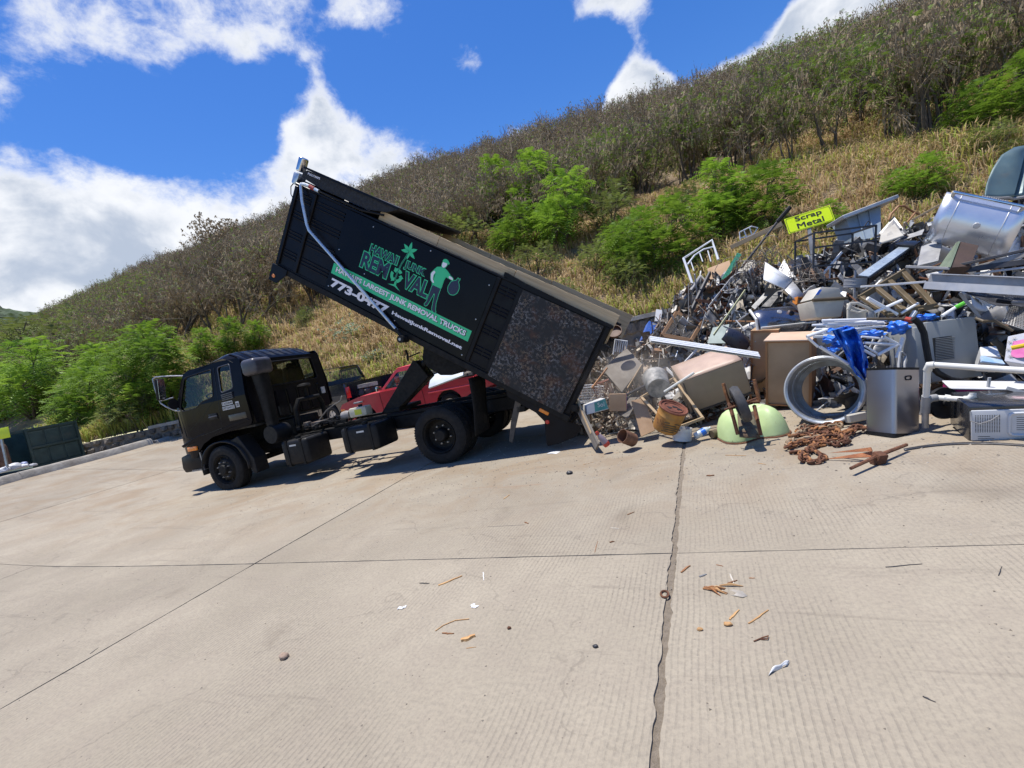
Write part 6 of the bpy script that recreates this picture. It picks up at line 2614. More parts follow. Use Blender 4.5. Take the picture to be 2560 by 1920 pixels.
for pth in (((200, 740), (225, 840), (260, 940)), ((260, 940), (300, 1080), (350, 1270)), ((520, 700), (545, 810), (572, 930)), ((520, 970), (555, 1120), (590, 1275)), ((265, 960), (400, 935), (575, 925))):
    b = MB()
    hz = len(pth)
    pts = [Wi @ W(*zD(*p), 5.12 if p[1] < 1000 else 5.0) for p in pth]
    for a, c in zip(pts, pts[1:]):
        d = (c - a)
        x = d.normalized()
        z = x.orthogonal().normalized()
        y = z.cross(x)
        b.bb(0, d.length, -.014, .014, -.015, .015, T(a) @ Matrix((x, y, z)).transposed().to_4x4())
    b.build('frame_strut', M_RUST2 if pth[0][1] < 800 else M_RUSTY, WB)

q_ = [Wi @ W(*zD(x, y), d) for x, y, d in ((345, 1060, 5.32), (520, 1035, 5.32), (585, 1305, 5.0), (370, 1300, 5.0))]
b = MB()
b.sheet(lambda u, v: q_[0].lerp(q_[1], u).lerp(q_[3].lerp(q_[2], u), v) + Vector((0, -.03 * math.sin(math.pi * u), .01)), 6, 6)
b.build('rusty_shade_plate', mat('rusty_shade_plate', (0.17, 0.16, 0.10), (0.10, 0.06, 0.035), 9, .85, rust=.4, bump=.5), WB, smooth=60, thick=.012)  # added plate whose dark rust tones stand in for wheel and frame shade

# --- galvanised drum
DR = thing('galvanised_drum', 'open galvanised steel drum lying on its side between cabinet and steel bin', 'drum', camM(*zD(1232, 812), 5.22, 0, 0, -42) @ rotm(-90, 0, 0))
b = MB()
b.lathe([(.35, 0), (.37, -.012), (.39, .0), (.392, .03), (.376, .04), (.372, .06), (.372, .5), (.345, .5), (.345, .06), (.35, 0)], 48)
b.lathe([(.345, .22), (.336, .23), (.345, .24)], 48)
b.build('wall', mat('galvanised', (0.42, 0.45, 0.48), (0.33, 0.36, 0.39), 7, .4, metal=.6, dirt=.2), DR, smooth=50)
b = MB()
b.lathe([(.35, .48), (.29, .485), (.29, .5), (.35, .502)], 48)
b.build('end_ring', M_GREYM, DR)
b = MB()
b.tube([(.375 * math.cos(R(a)), .375 * math.sin(R(a)), .0) for a in range(0, 360, 8)], .012, 6, closed=True)
b.build('rolled_edge', M_LGREY, DR)
bar('metal_channel', 'tan folded metal channel lying at the foot of the drum', 'channel', zD(1480, 1110), zD(1670, 1070), .03, M_BEIGE, 5.0, 5.0, box=(.09, .08))

# --- cabinets and the tan appliance
CB = thing('kitchen_cabinet', 'larger brown kitchen cabinet with pale pinkish top standing behind the wheelbarrow', 'cabinet', camM(*zD(640, 965), 6.45, 15, 2, -38))
w_, h_, d_ = .525, .90, .58
b = MB()
b.bb(0, w_, .02, .03, 0, h_)
b.bb(0, .012, .03, d_, 0, h_)
b.bb(w_ - .012, w_, .03, d_, 0, h_)
b.bb(.012, w_ - .012, .03, d_, 0, .012)
b.build('carcass', M_CAB, CB)
b = MB()
b.bb(-.015, w_ + .02, -.02, d_ + .02, h_, h_ + .02)
b.build('top', M_CABT, CB, bevel=.004, seg=1)
for (x0, x1, z0, z1) in ((0, .025, 0, h_), (w_ - .02, w_, 0, h_), (.0255, w_ - .0205, 0, .02), (.0255, w_ - .0205, h_ - .02, h_)):
    b = MB()
    b.bb(x0, x1, -.002, .019, z0, z1)
    b.build('face_rail', M_OAK, CB)
b = MB()
b.bb(w_ + .0005, w_ + .012, .0, d_, .0, h_ - .002)
b.build('side_skin', M_OAK, CB)
CB2 = thing('narrow_cabinet', 'narrower brown cabinet tucked behind the left side of the larger one', 'cabinet', camM(*zD(480, 690), 6.95, 12, 2, -36))
b = MB()
b.bb(0, .36, .02, .5, -.2, .72)
b.build('carcass', M_CAB, CB2)
for (x0, x1, z0, z1) in ((0, .03, -.2, .72), (.33, .36, -.2, .72), (.0305, .3295, .69, .72)):
    b = MB()
    b.bb(x0, x1, 0, .019, z0, z1)
    b.build('face_rail', M_OAK, CB2)
TB = thing('tan_appliance', 'dented tan metal appliance body lying tilted left of the brown cabinets', 'appliance', camM(*zE(1620, 770), 6.35, 24, -21, -14))
b = MB()
b.bb(-.42, .42, 0, .62, -.28, .24)
b.build('body', M_TAN, TB, bevel=.03, seg=2)
b = MB()
b.sheet(lambda u, v: (-.41 + .82 * u, .01 + .60 * v, .246 + .025 * math.sin(3.1 * u) * math.sin(3.1 * v)), 8, 6)
b.build('dented_lid', M_PINK, TB, smooth=60, thick=.01)
b = MB()
b.bb(-.40, -.385, -.012, .0, -.27, .22)
b.bb(-.42, .42, -.012, .0, -.285, -.26)
b.build('seam_strip', M_DGREY, TB)

# --- falling white shutter, bucket in mid-air
SHT = thing('white_shutter', 'long white louvred shutter strip in mid-fall above the tan appliance', 'shutter', camM(*zE(1500, 355), 5.95, 0, 8.4, 0) @ rotm(-48, 0, 0))
for k in range(6):
    b = MB()
    b.box((0, .002 * (k % 2), -.045 + k * .018), (1.42, .004, .0165), None, (-12, 0, 0))
    b.build('slat', M_WTUBE, SHT)
b = MB()
b.bb(-.715, .715, .02, .03, -.056, .056)
b.build('backing', M_LGREY, SHT)
BK = thing('rusty_pail', 'rusty ochre pail hanging in mid-air as it falls from the box', 'pail', camM(*zE(1180, 985), 5.7, 28, 12, 0))
b = MB()
b.lathe([(.17, 0), (.172, -.02), (.165, -.03), (.163, -.1), (.166, -.105), (.166, -.115), (.162, -.12), (.158, -.30), (.15, -.325), (0, -.327)], 36)
b.build('body', mat('ochre_pail', (0.42, 0.22, 0.05), (0.30, 0.13, 0.03), 6, .75, rust=.34, rustc=(0.14, 0.05, 0.02), rscale=6, dirt=.25), BK)
b = MB()
b.lathe([(.178, -.018), (.182, -.004), (.172, .006), (.155, .0), (.15, -.014), (0, -.016)], 36)
b.lathe([(.11, -.012), (.115, -.004), (.12, -.012)], 30)
b.build('lid', mat('red_rust_lid', (0.20, 0.065, 0.035), (0.12, 0.04, 0.025), 12, .85, bump=.4), BK)
for k in range(3):
    b = MB()
    vs = [(r_ * math.cos(a) + .02 - .07 * (k == 0) + .05 * (k == 2), r_ * .7 * math.sin(a) - .01 + .04 * (k == 1), -.0125 + .001 * k) for a, r_ in [(2 * math.pi * q / 9, .034 + .012 * math.sin(q * 2.2 + k)) for q in range(9)]]
    b.add(vs, [tuple(range(9))])
    b.build('hole', M_INK, BK)
b = MB()
for k in range(5):
    b.bb(-.10 + .02 * (k % 2), .06 + .03 * (k % 3), -.1665 + .004 * abs(k - 2), -.1650 + .004 * abs(k - 2), -.28 + k * .03, -.265 + k * .03)
b.build('faded_print', M_OLIVE, BK)

# --- things tumbling out under the tailgate
def disc_can(name, label, p, d, r_, h, m, rot, inner=M_DGREY, cat='can'):
    t = thing(name, label, cat, camM(*p, d, *rot))
    b = MB()
    b.lathe([(0, 0), (r_ * .96, 0), (r_, r_ * .04), (r_, h - r_ * .05), (r_ * 1.04, h), (r_ * .97, h), (r_ * .94, h * .1), (0, h * .08)], 26)
    b.build('body', m, t)
    b = MB()
    b.lathe([(r_ * 1.01, h * .3), (r_ * 1.03, h * .32), (r_ * 1.01, h * .34)], 26)
    b.lathe([(r_ * 1.01, h * .66), (r_ * 1.03, h * .68), (r_ * 1.01, h * .70)], 26)
    b.build('bead', m, t)
    return t


disc_can('rusty_can', 'rusty open tin can lying on the slab below the particle board', zE(760, 1330), 6.0, .088, .2, mat('tin_rust', (0.20, 0.10, 0.06), (0.12, 0.06, 0.035), 9, .7, rust=.3), (-70, 0, 118))
disc_can('enamel_pot', 'chipped white enamel pot on the slab under the falling pail', zE(1265, 1330), 5.85, .115, .16, M_WHITE, (4, 0, 0), cat='pot')
disc_can('small_can', 'small open tin can on its side left of the wheelbarrow', zE(1570, 1270), 5.65, .05, .1, M_OLIVE, (-80, 0, -70))
t = thing('clear_bottle', 'clear plastic bottle with blue label beside the enamel pot', 'bottle', camM(*zE(1400, 1290), 5.7, 0, 60, 0))
b = MB()
b.lathe([(0, 0), (.035, .0), (.042, .01), (.042, .15), (.03, .18), (.014, .20), (.014, .22), (0, .22)], 18)
b.build('body', mat('cloudy_plastic', (0.55, 0.6, 0.62), (0.45, 0.5, 0.53), 6, .25), t)
b = MB()
b.lathe([(.043, .08), (.0432, .14)], 18)
b.build('label_band', M_BLUE, t)
t = thing('spray_bottle', 'red-capped clear spray bottle lying by the grey plank', 'bottle', camM(*zE(495, 1385), 6.05, 0, -40, 0))
b = MB()
b.lathe([(0, 0), (.04, 0), (.046, .02), (.046, .05), (0, .05)], 16)
b.lathe([(.02, .19), (.025, .2), (.02, .235), (0, .235)], 12)
b.build('red_cap', mat('red_plastic', (0.55, 0.06, 0.035), None, 4, .4), t)
b = MB()
b.lathe([(.044, .05), (.042, .12), (.03, .17), (.02, .19)], 16)
b.build('body', mat('smoky_plastic', (0.28, 0.22, 0.24), (0.2, 0.15, 0.17), 5, .3), t)
bar('grey_plank', 'weathered grey plank leaning from the truck tail to the slab', 'plank', zE(150, 900), zE(390, 1400), 0, M_GREYW, 6.85, 6.15, box=(.13, .03))
bar('white_batten', 'thin pale batten beside the weathered grey plank', 'batten', zE(165, 880), zE(330, 1260), 0, M_PINE, 6.8, 6.3, box=(.04, .03))
quad_plate('particle_board', 'upright particle board offcut with a handwritten C behind the falling pail', 'board', [zE(740, 920), zE(870, 885), zE(985, 1225), zE(842, 1290)], [6.5, 6.5, 6.2, 6.2], .02, M_CARD)
cm = text_mesh('pen_mark', 'C', .085, 0, M_OLIVE, sx=.8)
o = bpy.data.objects['particle_board']
P4 = [W(*zE(740, 920), 6.5), W(*zE(870, 885), 6.5), W(*zE(842, 1290), 6.2)]
xx_ = (P4[1] - P4[0]).normalized()
yy_ = (P4[0] - P4[2])
yy_ = (yy_ - xx_ * yy_.dot(xx_)).normalized()
zz_ = xx_.cross(yy_)
pos = W(*zE(812, 1150), 6.245)
mk = link('pen_mark', cm, o)
mk.matrix_local = o.matrix_world.inverted() @ T(pos + zz_ * .004) @ Matrix((xx_, yy_, zz_)).transposed().to_4x4()
quad_plate('grey_tabletop', 'big grey-brown board tilted among the debris right of the scarred box side', 'board', [zE(435, 590), zE(690, 372), zE(860, 545), zE(640, 830)], [7.5, 7.6, 7.2, 6.9], .025, mat('dusty_board', (0.20, 0.175, 0.15), (0.145, 0.125, 0.105), 3, .8, dirt=.2), .005)
quad_plate('leaning_board', 'dim brown board lying behind the cardboard box', 'board', [zE(590, 1050), zE(690, 890), zE(830, 880), zE(700, 1100)], [6.8, 7.0, 6.8, 6.5], .02, M_GREYW)


def rect_frame(name, label, cat, corners, ds, w, m, th=.03, extra=()):
    t = thing(name, label, cat)
    P = [W(c[0], c[1], d) for c, d in zip(corners, ds)]
    o0 = sum(P, Vector()) / 4
    t.matrix_world = T(o0)
    for a, c in list(zip(P, P[1:] + P[:1])) + [(P[0].lerp(P[1], q), P[3].lerp(P[2], q)) for q in extra]:
        d = c - a
        x = d.normalized()
        z = (CF - x * CF.dot(x)).normalized()
        y = z.cross(x)
        b = MB()
        b.bb(-w * .45, d.length + w * .45, -w / 2, w / 2, -th / 2, th / 2)
        b.build('rail', m, t, M=T(a - o0) @ Matrix((x, y, z)).transposed().to_4x4(), bevel=min(w, th) * .1, seg=1)
    return t


rect_frame('wooden_frame', 'empty pale wooden picture frame standing on edge behind the falling pail', 'frame', [zE(845, 885), zE(1180, 690), zE(1480, 1100), zE(1160, 1220)], [6.5, 6.6, 6.1, 6.0], .035, M_PINE)
rect_frame('screen_frame', 'weathered brown wooden screen frame with torn mesh above the white shutter', 'frame', [zA(220, 1320), zA(515, 1402), zA(385, 1620), zA(70, 1560)], [8.3, 8.1, 7.4, 7.6], .06, mat('brown_frame', (0.30, 0.17, 0.085), (0.2, 0.11, 0.055), 6, .7, stretch=(.3, 4, 4)))
# torn mesh of that frame
def wire_grid(name, label, cat, corners, ds, nu, nv, r_, m, sag=.0, seed=0, drop=0.0, group=None):
    P = [W(c[0], c[1], d) for c, d in zip(corners, ds)]
    o0 = sum(P, Vector()) / 4
    rg_ = random.Random(seed)
    b = MB()

    def pt(u, v):
        q = P[0].lerp(P[1], u).lerp(P[3].lerp(P[2], u), v) - o0
        return q + Vector((0, 0, -sag * math.sin(math.pi * u) * math.sin(math.pi * v))) + Vector((1, 1, 1)) * mnoise.noise(Vector((u * 3, v * 3, seed))) * sag
    for i in range(nu + 1):
        if rg_.random() < drop:
            continue
        b.tube([pt(i / nu, q / 6) for q in range(7)], r_, 4)
    for j in range(nv + 1):
        if rg_.random() < drop:
            continue
        b.tube([pt(q / 6, j / nv) for q in range(7)], r_, 4)
    return tag(b.build(name, m, M=T(o0)), label, cat, group)


wire_grid('torn_mesh', 'torn dusty wire mesh hanging in the brown wooden screen frame', 'mesh', [zA(230, 1340), zA(505, 1420), zA(380, 1600), zA(90, 1560)], [8.3, 8.1, 7.45, 7.6], 26, 22, .003, M_WIRE, .06, 3, .1)
wire_grid('rusty_mesh', 'rusty brown wire mesh slumped down the left shoulder of the pile', 'mesh', [zA(620, 1060), zA(1010, 980), zA(800, 1300), zA(390, 1340)], [8.4, 8.2, 7.9, 8.1], 18, 16, .006, M_RUSTY, .14, 5, .05)
wire_grid('wire_fence', 'loose grey wire fencing crumpled under the black leaning pole', 'mesh', [zA(880, 840), zA(1180, 780), zA(1150, 1080), zA(960, 1060)], [8.5, 8.4, 8.0, 8.1], 14, 14, .005, M_WIRE, .2, 6, .1)
wire_grid('expanded_mesh', 'grey expanded mesh panel under the long light beam at the right', 'mesh', [zC(1390, 120), zC(2000, 110), zC(2000, 260), zC(1700, 250)], [5.3, 5.0, 4.8, 4.9], 34, 14, .004, M_DGREY, .02, 8)
wire_grid('shelf_grid', 'grey wire shelf standing above the pink carton at the right edge', 'mesh', [zC(1760, 420), zC(1840, 260), zC(2010, 255), zC(2010, 500)], [4.9, 5.0, 4.8, 4.7], 14, 9, .006, M_GREYM, .0, 9)


def wire_basket(name, label, p, d, w, h, dp_, m, rot, nx=10, nz=6):
    t = thing(name, label, 'basket', camM(*p, d, *rot))
    for (nm, y) in (('front_grid', 0), ('back_grid', dp_)):
        b = MB()
        for i in range(nx + 1):
            b.cyl((w * i / nx, y, 0), (w * i / nx, y, h), .0035, n=4)
        for j in range(nz + 1):
            b.cyl((0, y, h * j / nz), (w, y, h * j / nz), .0035, n=4)
        b.build(nm, m, t)
    b = MB()
    for x in (0, w):
        for j in range(nz + 1):
            b.cyl((x, 0, h * j / nz), (x, dp_, h * j / nz), .0035, n=4)
        for i in range(5):
            b.cyl((x, dp_ * i / 4, 0), (x, dp_ * i / 4, h), .0035, n=4)
    for i in range(nx + 1):
        b.cyl((w * i / nx, 0, 0), (w * i / nx, dp_, 0), .0035, n=4)
    b.build('sides', m, t)
    b = MB()
    b.tube([(0, 0, h), (w, 0, h), (w, dp_, h), (0, dp_, h)], .008, 6, closed=True)
    b.build('rim', m, t)
    return t


wire_basket('wire_basket', 'pale wire basket tipped against the tail of the truck box', zE(180, 950), 7.0, .42, .24, .3, M_WTUBE, (5, -3, 10))
wire_basket('rusted_basket', 'pinkish rusted wire basket right of the pale one', zE(400, 935), 7.0, .26, .26, .2, mat('pink_rust_wire', (0.42, 0.2, 0.15), (0.3, 0.13, 0.09), 9, .8), (5, -22, -15), 8, 6)
t = thing('cardboard_box', 'small open cardboard box with magenta side near the truck tail', 'box', camM(*zE(515, 1030), 6.7, 0, -2, -12))
b = MB()
b.bb(0, .24, 0, .2, 0, .25)
b.build('box', M_CARD, t, bevel=.004, seg=1)
b = MB()
b.bb(.2405, .245, .01, .19, .02, .24)
b.build('magenta_side', M_PINKP, t)
b = MB()
b.box((-.04, .1, .245), (.12, .2, .004), None, (0, 40, 0))
b.build('flap', M_CARD, t)
t = thing('teal_package', 'white and teal package lettered Sol lying left of the cardboard box', 'package', camM(*zE(280, 1065), 6.6, 0, -9, 8))
b = MB()
b.prism([(0, 0), (.02, .13), (.30, .19), (.33, .03)], 0, .2)
b.build('box', M_WHITE, t)
b = MB()
b.prism([(.125, .02), (.13, .15), (.30, .18), (.325, .04)], -.004, -.001)
b.build('teal_face', mat('teal_print', (0.03, 0.28, 0.26), (0.02, 0.2, 0.2), 8, .4), t)
sm = text_mesh('lettering', 'Sol', .09, 0, M_WHITE)
link('lettering', sm, t, T(.17, -.006, .08) @ rotm(90, 0, 0))
t = thing('lined_drum', 'open pail with yellow lining tipped over above the wooden frame', 'pail', camM(*zE(985, 690), 6.7, -52, 40, 20))
b = MB()
b.lathe([(0, -.3), (.15, -.3), (.16, -.28), (.18, 0), (.185, .01), (.17, .01), (.155, -.25), (0, -.26)], 30)
b.build('shell', mat('printed_pail', (0.45, 0.43, 0.4), (0.15, 0.16, 0.16), 7, .6, dirt=.2), t)
b = MB()
b.lathe([(.168, .005), (.152, -.24), (0, -.25)], 30)
b.build('lining', mat('yellow_lining', (0.42, 0.38, 0.12), (0.33, 0.28, 0.09), 5, .6), t)
disc_can('brown_dish', 'brown metal dish at the tail end of the wooden side board', zE(565, 215), 7.35, .115, .05, mat('brown_dish', (0.13, 0.06, 0.03), (0.09, 0.04, 0.02), 5, .5), (58, 0, -20), cat='dish')
t = thing('white_rack', 'small white barred rack poking up behind the brown dish', 'rack', camM(*zE(555, 410), 7.6, 0, 8, 0))
for k in range(5):
    b = MB()
    b.cyl((.03 + k * .035, 0, 0), (.03 + k * .035, 0, .2), .008, n=6)
    b.build('bar', M_WTUBE, t)
b = MB()
b.tube([(0, 0, -.05), (0, 0, .2), (.2, 0, .2), (.2, 0, -.05)], .012, 6)
b.build('hoop', M_WTUBE, t)
t = tag(quad_plate('star_box', 'blue box printed with pale stars against the stone wall', 'box', [zE(925, 90), zE(1020, 130), zE(960, 300), zE(850, 280)], [9.6, 9.6, 9.3, 9.3], .16, mat('star_blue', (0.05, 0.12, 0.42), (0.06, 0.14, 0.46), 5, .4)), 'blue box printed with pale stars against the stone wall', 'box')
P4 = [W(*zE(925, 90), 9.6), W(*zE(1020, 130), 9.6), W(*zE(960, 300), 9.3), W(*zE(850, 280), 9.3)]
for k in range(14):
    u, v = rg.uniform(.1, .9), rg.uniform(.08, .92)
    p = P4[0].lerp(P4[1], u).lerp(P4[3].lerp(P4[2], u), v)
    b = MB()
    nrm = (P4[1] - P4[0]).cross(P4[3] - P4[0]).normalized()
    if nrm.dot(CF) > 0:
        nrm = -nrm
    e1 = (P4[1] - P4[0]).normalized()
    e2 = nrm.cross(e1)
    b.add([p - t.location + nrm * .004 + (e1 * math.cos(q * math.pi / 5) + e2 * math.sin(q * math.pi / 5)) * (.022 if q % 2 == 0 else .009) for q in range(10)], [tuple(range(10))])
    b.build('star', mat('star_pale', (0.6, 0.62, 0.5), None, 5, .5), t)
quad_plate('white_board_strip', 'narrow white board standing against the wall behind the blue box', 'board', [zE(1000, -30), zE(1060, -20), zE(1045, 95), zE(985, 90)], [9.9, 9.9, 9.7, 9.7], .03, M_WHITE)
quad_plate('white_sheet', 'bright white rectangular panel above the screen frame', 'panel', [zA(115, 1370), zA(290, 1215), zA(330, 1250), zA(190, 1390)], [8.7, 8.9, 8.7, 8.5], .02, M_WHITE)
for k, (a, c, m, lab) in enumerate((((1480, 1400 - 1300 + 0), (0, 0), M_OAK, ''),)[:0]):
    pass
bar('brown_rod', 'thin brown rod lying across from the screen frame to the dark dome', 'rod', zA(530, 1405), zA(1080, 1415), .012, M_OAK, 8.0, 7.4)
bar('lime_strip', 'pale lime strip leaning steeply through the left of the pile', 'strip', zA(975, 1070), zA(630, 1560), 0, mat('lime_strip', (0.5, 0.5, 0.28), (0.42, 0.42, 0.24), 5, .6), 7.7, 7.0, box=(.035, .012))
bar('brown_stick', 'short orange-brown stick leaning on the grey tilted board', 'stick', zE(330, 790), zE(490, 580), 0, M_OAK, 6.9, 7.1, box=(.025, .02))
bar('grey_sill', 'grey rounded strip slanting down to the cardboard box', 'strip', zE(690, 860), zE(1010, 700), .018, M_DGREY, 6.7, 6.5)
bar('white_slant_pipe', 'pale pipe slanting up from the wooden frame to the tan appliance', 'pipe', zE(1080, 830), zE(1390, 630), .018, M_PVC, 6.3, 6.2)
bar('curved_lath', 'thin curved wooden lath over the grey tilted board', 'lath', zE(700, 790), zE(850, 545), 0, M_PINE, 6.8, 6.95, box=(.02, .015))
for (n_, (a, c, r_, lab)) in enumerate((((1040, 20), (1000, 260), .008, 'thin bent rod left of the white board, nearest the blue box'), ((1080, 20), (1130, 250), .007, 'dark thin rod crossing in front of the white board'))):
    bar('thin_rod', lab, 'rod', zE(*a), zE(*c), r_, M_RUSTY, 9.2, 8.8)

# --- upper pile
SG = thing('scrap_metal_sign', 'yellow-green sign reading Scrap Metal on a post above the pile', 'sign', camM(2022.8, 549, 7.4, 0, -14, 0) @ rotm(-16, 0, -20))
sw, shh = .65, .275
b = MB()
b.bb(-sw / 2, sw / 2, 0, .006, -shh / 2, shh / 2)
bd = b.build('board', M_YEL, SG, bevel=.002, seg=1)
fo = rounded([(-sw / 2 + .012, -shh / 2 + .012), (sw / 2 - .012, -shh / 2 + .012), (sw / 2 - .012, shh / 2 - .012), (-sw / 2 + .012, shh / 2 - .012)], .03)
fi = [(x * .978, y * .955) for x, y in fo]
link('border', curve_mesh('border', [fo, fi], 0, M_INK), SG, T(0, -.0025, 0) @ rotm(90, 0, 0))
for (s, wx_, y0, hh) in (('Scrap', .37, .03, .105), ('Metal', .37, -.10, .088)):
    for q_ in range(4):
        link('lettering', fit_text(s, wx_, hh, M_INK, bold=0), SG, T(-wx_ / 2 + (q_ % 2) * .006, -.003 - q_ * .0002, y0 - (.022 if s == 'Scrap' else 0) + (q_ // 2) * .004) @ rotm(90, 0, 0))
b = MB()
b.bb(-.035, .015, .008, .03, -.75, -.1)
b.build('post', M_GREYM, SG, M=rotm(0, 10, 0))
bar('black_pole', 'long black pole leaning up past the left of the yellow sign', 'pole', zA(930, 830), zA(1330, 320), .02, M_DGREY, 8.0, 7.9)
bar('black_pole_grip', 'thick black end sleeve at the tip of the leaning pole', 'sleeve', zA(1325, 325), zA(1465, 165), .035, M_PLAST, 7.9, 7.85)
bar('pine_plank', 'pale pine plank lying on the grass behind the black pole', 'plank', zA(815, 605), zA(1375, 345), 0, M_PINE, 9.0, 8.8, box=(.085, .03))
BF = thing('bed_frame', 'white tubular bed end standing in the dry grass at the pile edge', 'bed frame', camM(*zA(490, 790), 9.2))
Bi = BF.matrix_world.inverted()
for nm, pth, r_ in (('frame_tube', ((400, 1010), (300, 725), (610, 525), (680, 740)), .026), ('hoop', ((345, 790), (420, 690), (520, 625), (620, 600)), .016), ('spindle', ((470, 650), (510, 760)), .011), ('spindle', ((565, 640), (600, 760)), .011), ('spindle', ((380, 760), (415, 860)), .011)):
    b = MB()
    b.tube([Bi @ W(*zA(*p), 9.2 - .001 * (p[1] - 700)) for p in pth], r_, 8)
    b.build(nm, M_WTUBE, BF)
t = thing('white_wicker', 'small white wire frame lying in the grass behind the pine plank', 'frame', camM(*zA(1000, 470), 9.3))
ti = t.matrix_world.inverted()
for pth in (((920, 520), (910, 440), (1040, 375), (1110, 390), (1060, 470), (930, 500)), ((960, 420), (990, 500)), ((1020, 390), (1050, 470))):
    b = MB()
    b.tube([ti @ W(*zA(*p), 9.3) for p in pth], .012, 6)
    b.build('bar', M_WTUBE, t)
quad_plate('cardboard_sheet', 'brown cardboard sheet folded over the left shoulder of the pile', 'cardboard', [zA(560, 835), zA(800, 745), zA(830, 870), zA(600, 1120)], [8.9, 8.8, 8.5, 8.4], .02, M_CARD)
quad_plate('sloping_board', 'long dark board sloping under the green netting', 'panel', [zA(850, 800), zA(900, 880), zA(560, 1190), zA(510, 1130)], [8.7, 8.6, 8.2, 8.3], .03, M_OLIVE)
quad_plate('green_netting', 'bright green torn netting strip over the dark board', 'netting', [zA(890, 660), zA(935, 680), zA(790, 920), zA(710, 960)], [8.6, 8.6, 8.3, 8.3], .015, mat('green_net', (0.02, 0.26, 0.16), (0.01, 0.14, 0.09), 30, .8, bump=1, bscale=60))
bar('silver_strip', 'thin bright metal strip below the green netting', 'strip', zA(830, 930), zA(580, 1245), 0, M_LGREY, 8.2, 7.9, box=(.03, .01))
bar('slotted_bar', 'black slotted rail beside the cardboard at the left shoulder', 'rail', zA(590, 880), zA(390, 1290), 0, M_DGREY, 8.5, 8.0, box=(.07, .04))
bar('grey_tube', 'short grey tube pointing up at the left end of the pile', 'tube', zA(480, 930), zA(380, 1080), .035, M_GREYM, 8.7, 8.5)
# white ribbed shelf, two leaves
t = thing('ribbed_shelf', 'bright white ribbed metal shelf leaning in the middle of the pile', 'shelf', camM(*zA(1300, 930), 7.4))
ti = t.matrix_world.inverted()
A1, A2, A3, A4 = [ti @ W(*zA(x, y), d) for x, y, d in ((1190, 770, 7.5), (1490, 960, 7.3), (1400, 1060, 7.0), (1170, 960, 7.15))]
b = MB()
b.add([A1, A2, A3, A4], [(0, 1, 2, 3)])
b.build('sheet', M_WTUBE, t, thick=.01)
for k in range(15):
    b = MB()
    u = (k + .5) / 15
    b.tube([A1.lerp(A2, u) + Vector((0, -.006, 0)), A4.lerp(A3, u) + Vector((0, -.006, 0))], .007, 5)
    b.build('rib', M_LGREY, t)
B3, B4 = [ti @ W(*zA(x, y), d) for x, y, d in ((1610, 1120, 6.9), (1520, 1180, 6.8))]
b = MB()
b.add([A2, B3, B4, A3], [(0, 1, 2, 3)])
b.build('lower_leaf', M_LGREY, t, thick=.012)
# black steel table frame
t = thing('steel_table_frame', 'black square-tube steel frame with scrolled corner on top of the pile', 'frame', camM(*zB(200, 1000), 6.9, 0, -3, -6))
for (a, c) in (((-.42, 0, .1), (.45, 0, .14)), ((-.42, .55, .14), (.45, .55, .2)), ((-.42, 0, .1), (-.42, .55, .14)), ((.45, 0, .14), (.45, .55, .2)),
               ((-.42, 0, .1), (-.46, 0, -.42)), ((.45, 0, .14), (.40, 0, -.42)), ((-.42, .55, .14), (-.46, .55, -.4)), ((.45, .55, .2), (.42, .55, -.3)),
               ((-.44, 0, -.12), (.42, 0, -.08)), ((-.46, 0, -.4), (.40, 0, -.40))):
    b = MB()
    b.tube([a, c], .016, 4)
    b.build('tube', M_DGREY, t)
b = MB()
b.tube([(.45, .3, .18), (.5, .3, .26), (.53, .3, .3), (.56, .3, .28), (.54, .3, .25)], .009, 6)
b.build('scroll', M_DGREY, t)
# grey-blue locker with flat top
t = thing('sheet_locker', 'pale grey-blue sheet metal locker with a flat lid at the top of the pile', 'locker', camM(*zB(400, 870), 7.8))
ti = t.matrix_world.inverted()
q = [ti @ W(*zB(x, y), d) for x, y, d in ((215, 820, 7.9), (560, 690, 7.8), (560, 960, 7.6), (330, 1080, 7.6))]
b = MB()
b.add(q + [p + Vector((.05, .4, 0)) for p in q], [(0, 1, 2, 3), (7, 6, 5, 4), (0, 4, 5, 1), (1, 5, 6, 2), (2, 6, 7, 3), (3, 7, 4, 0)])
b.build('body', mat('locker_blue', (0.30, 0.36, 0.41), (0.24, 0.29, 0.33), 4, .45, dirt=.2), t)
for k in (.33, .66):
    b = MB()
    b.tube([q[0].lerp(q[1], k) + Vector((0, -.01, 0)), q[3].lerp(q[2], k) + Vector((0, -.01, 0))], .012, 5)
    b.build('seam', MATS['locker_blue'], t)
b = MB()
e = [ti @ W(*zB(x, y), d) for x, y, d in ((190, 800, 7.75), (740, 590, 7.65))]
x = (e[1] - e[0]).normalized()
z = (Vector((0, 0, 1)) - x * x.z).normalized()
b.bb(0, (e[1] - e[0]).length, 0, .5, -.03, .03, T(e[0]) @ Matrix((x, z.cross(x), z)).transposed().to_4x4())
b.build('lid', M_LGREY, t, bevel=.008, seg=1)
quad_plate('moulded_sheet', 'cream moulded panel leaning below the grey-blue locker', 'panel', [zB(560, 960), zB(700, 860), zB(790, 980), zB(540, 1060)], [7.2, 7.2, 6.9, 6.9], .03, M_BEIGE, .008)
quad_plate('grey_sheet', 'plain grey metal sheet between the locker and the black steel frame', 'sheet', [zB(545, 960), zB(690, 790), zB(810, 950), zB(620, 1050)], [7.6, 7.6, 7.3, 7.3], .012, M_GREYM)
t = thing('bent_rust_pipe', 'brown bent tube frame standing behind the cream panel', 'pipe', camM(*zB(750, 760), 7.6))
ti = t.matrix_world.inverted()
b = MB()
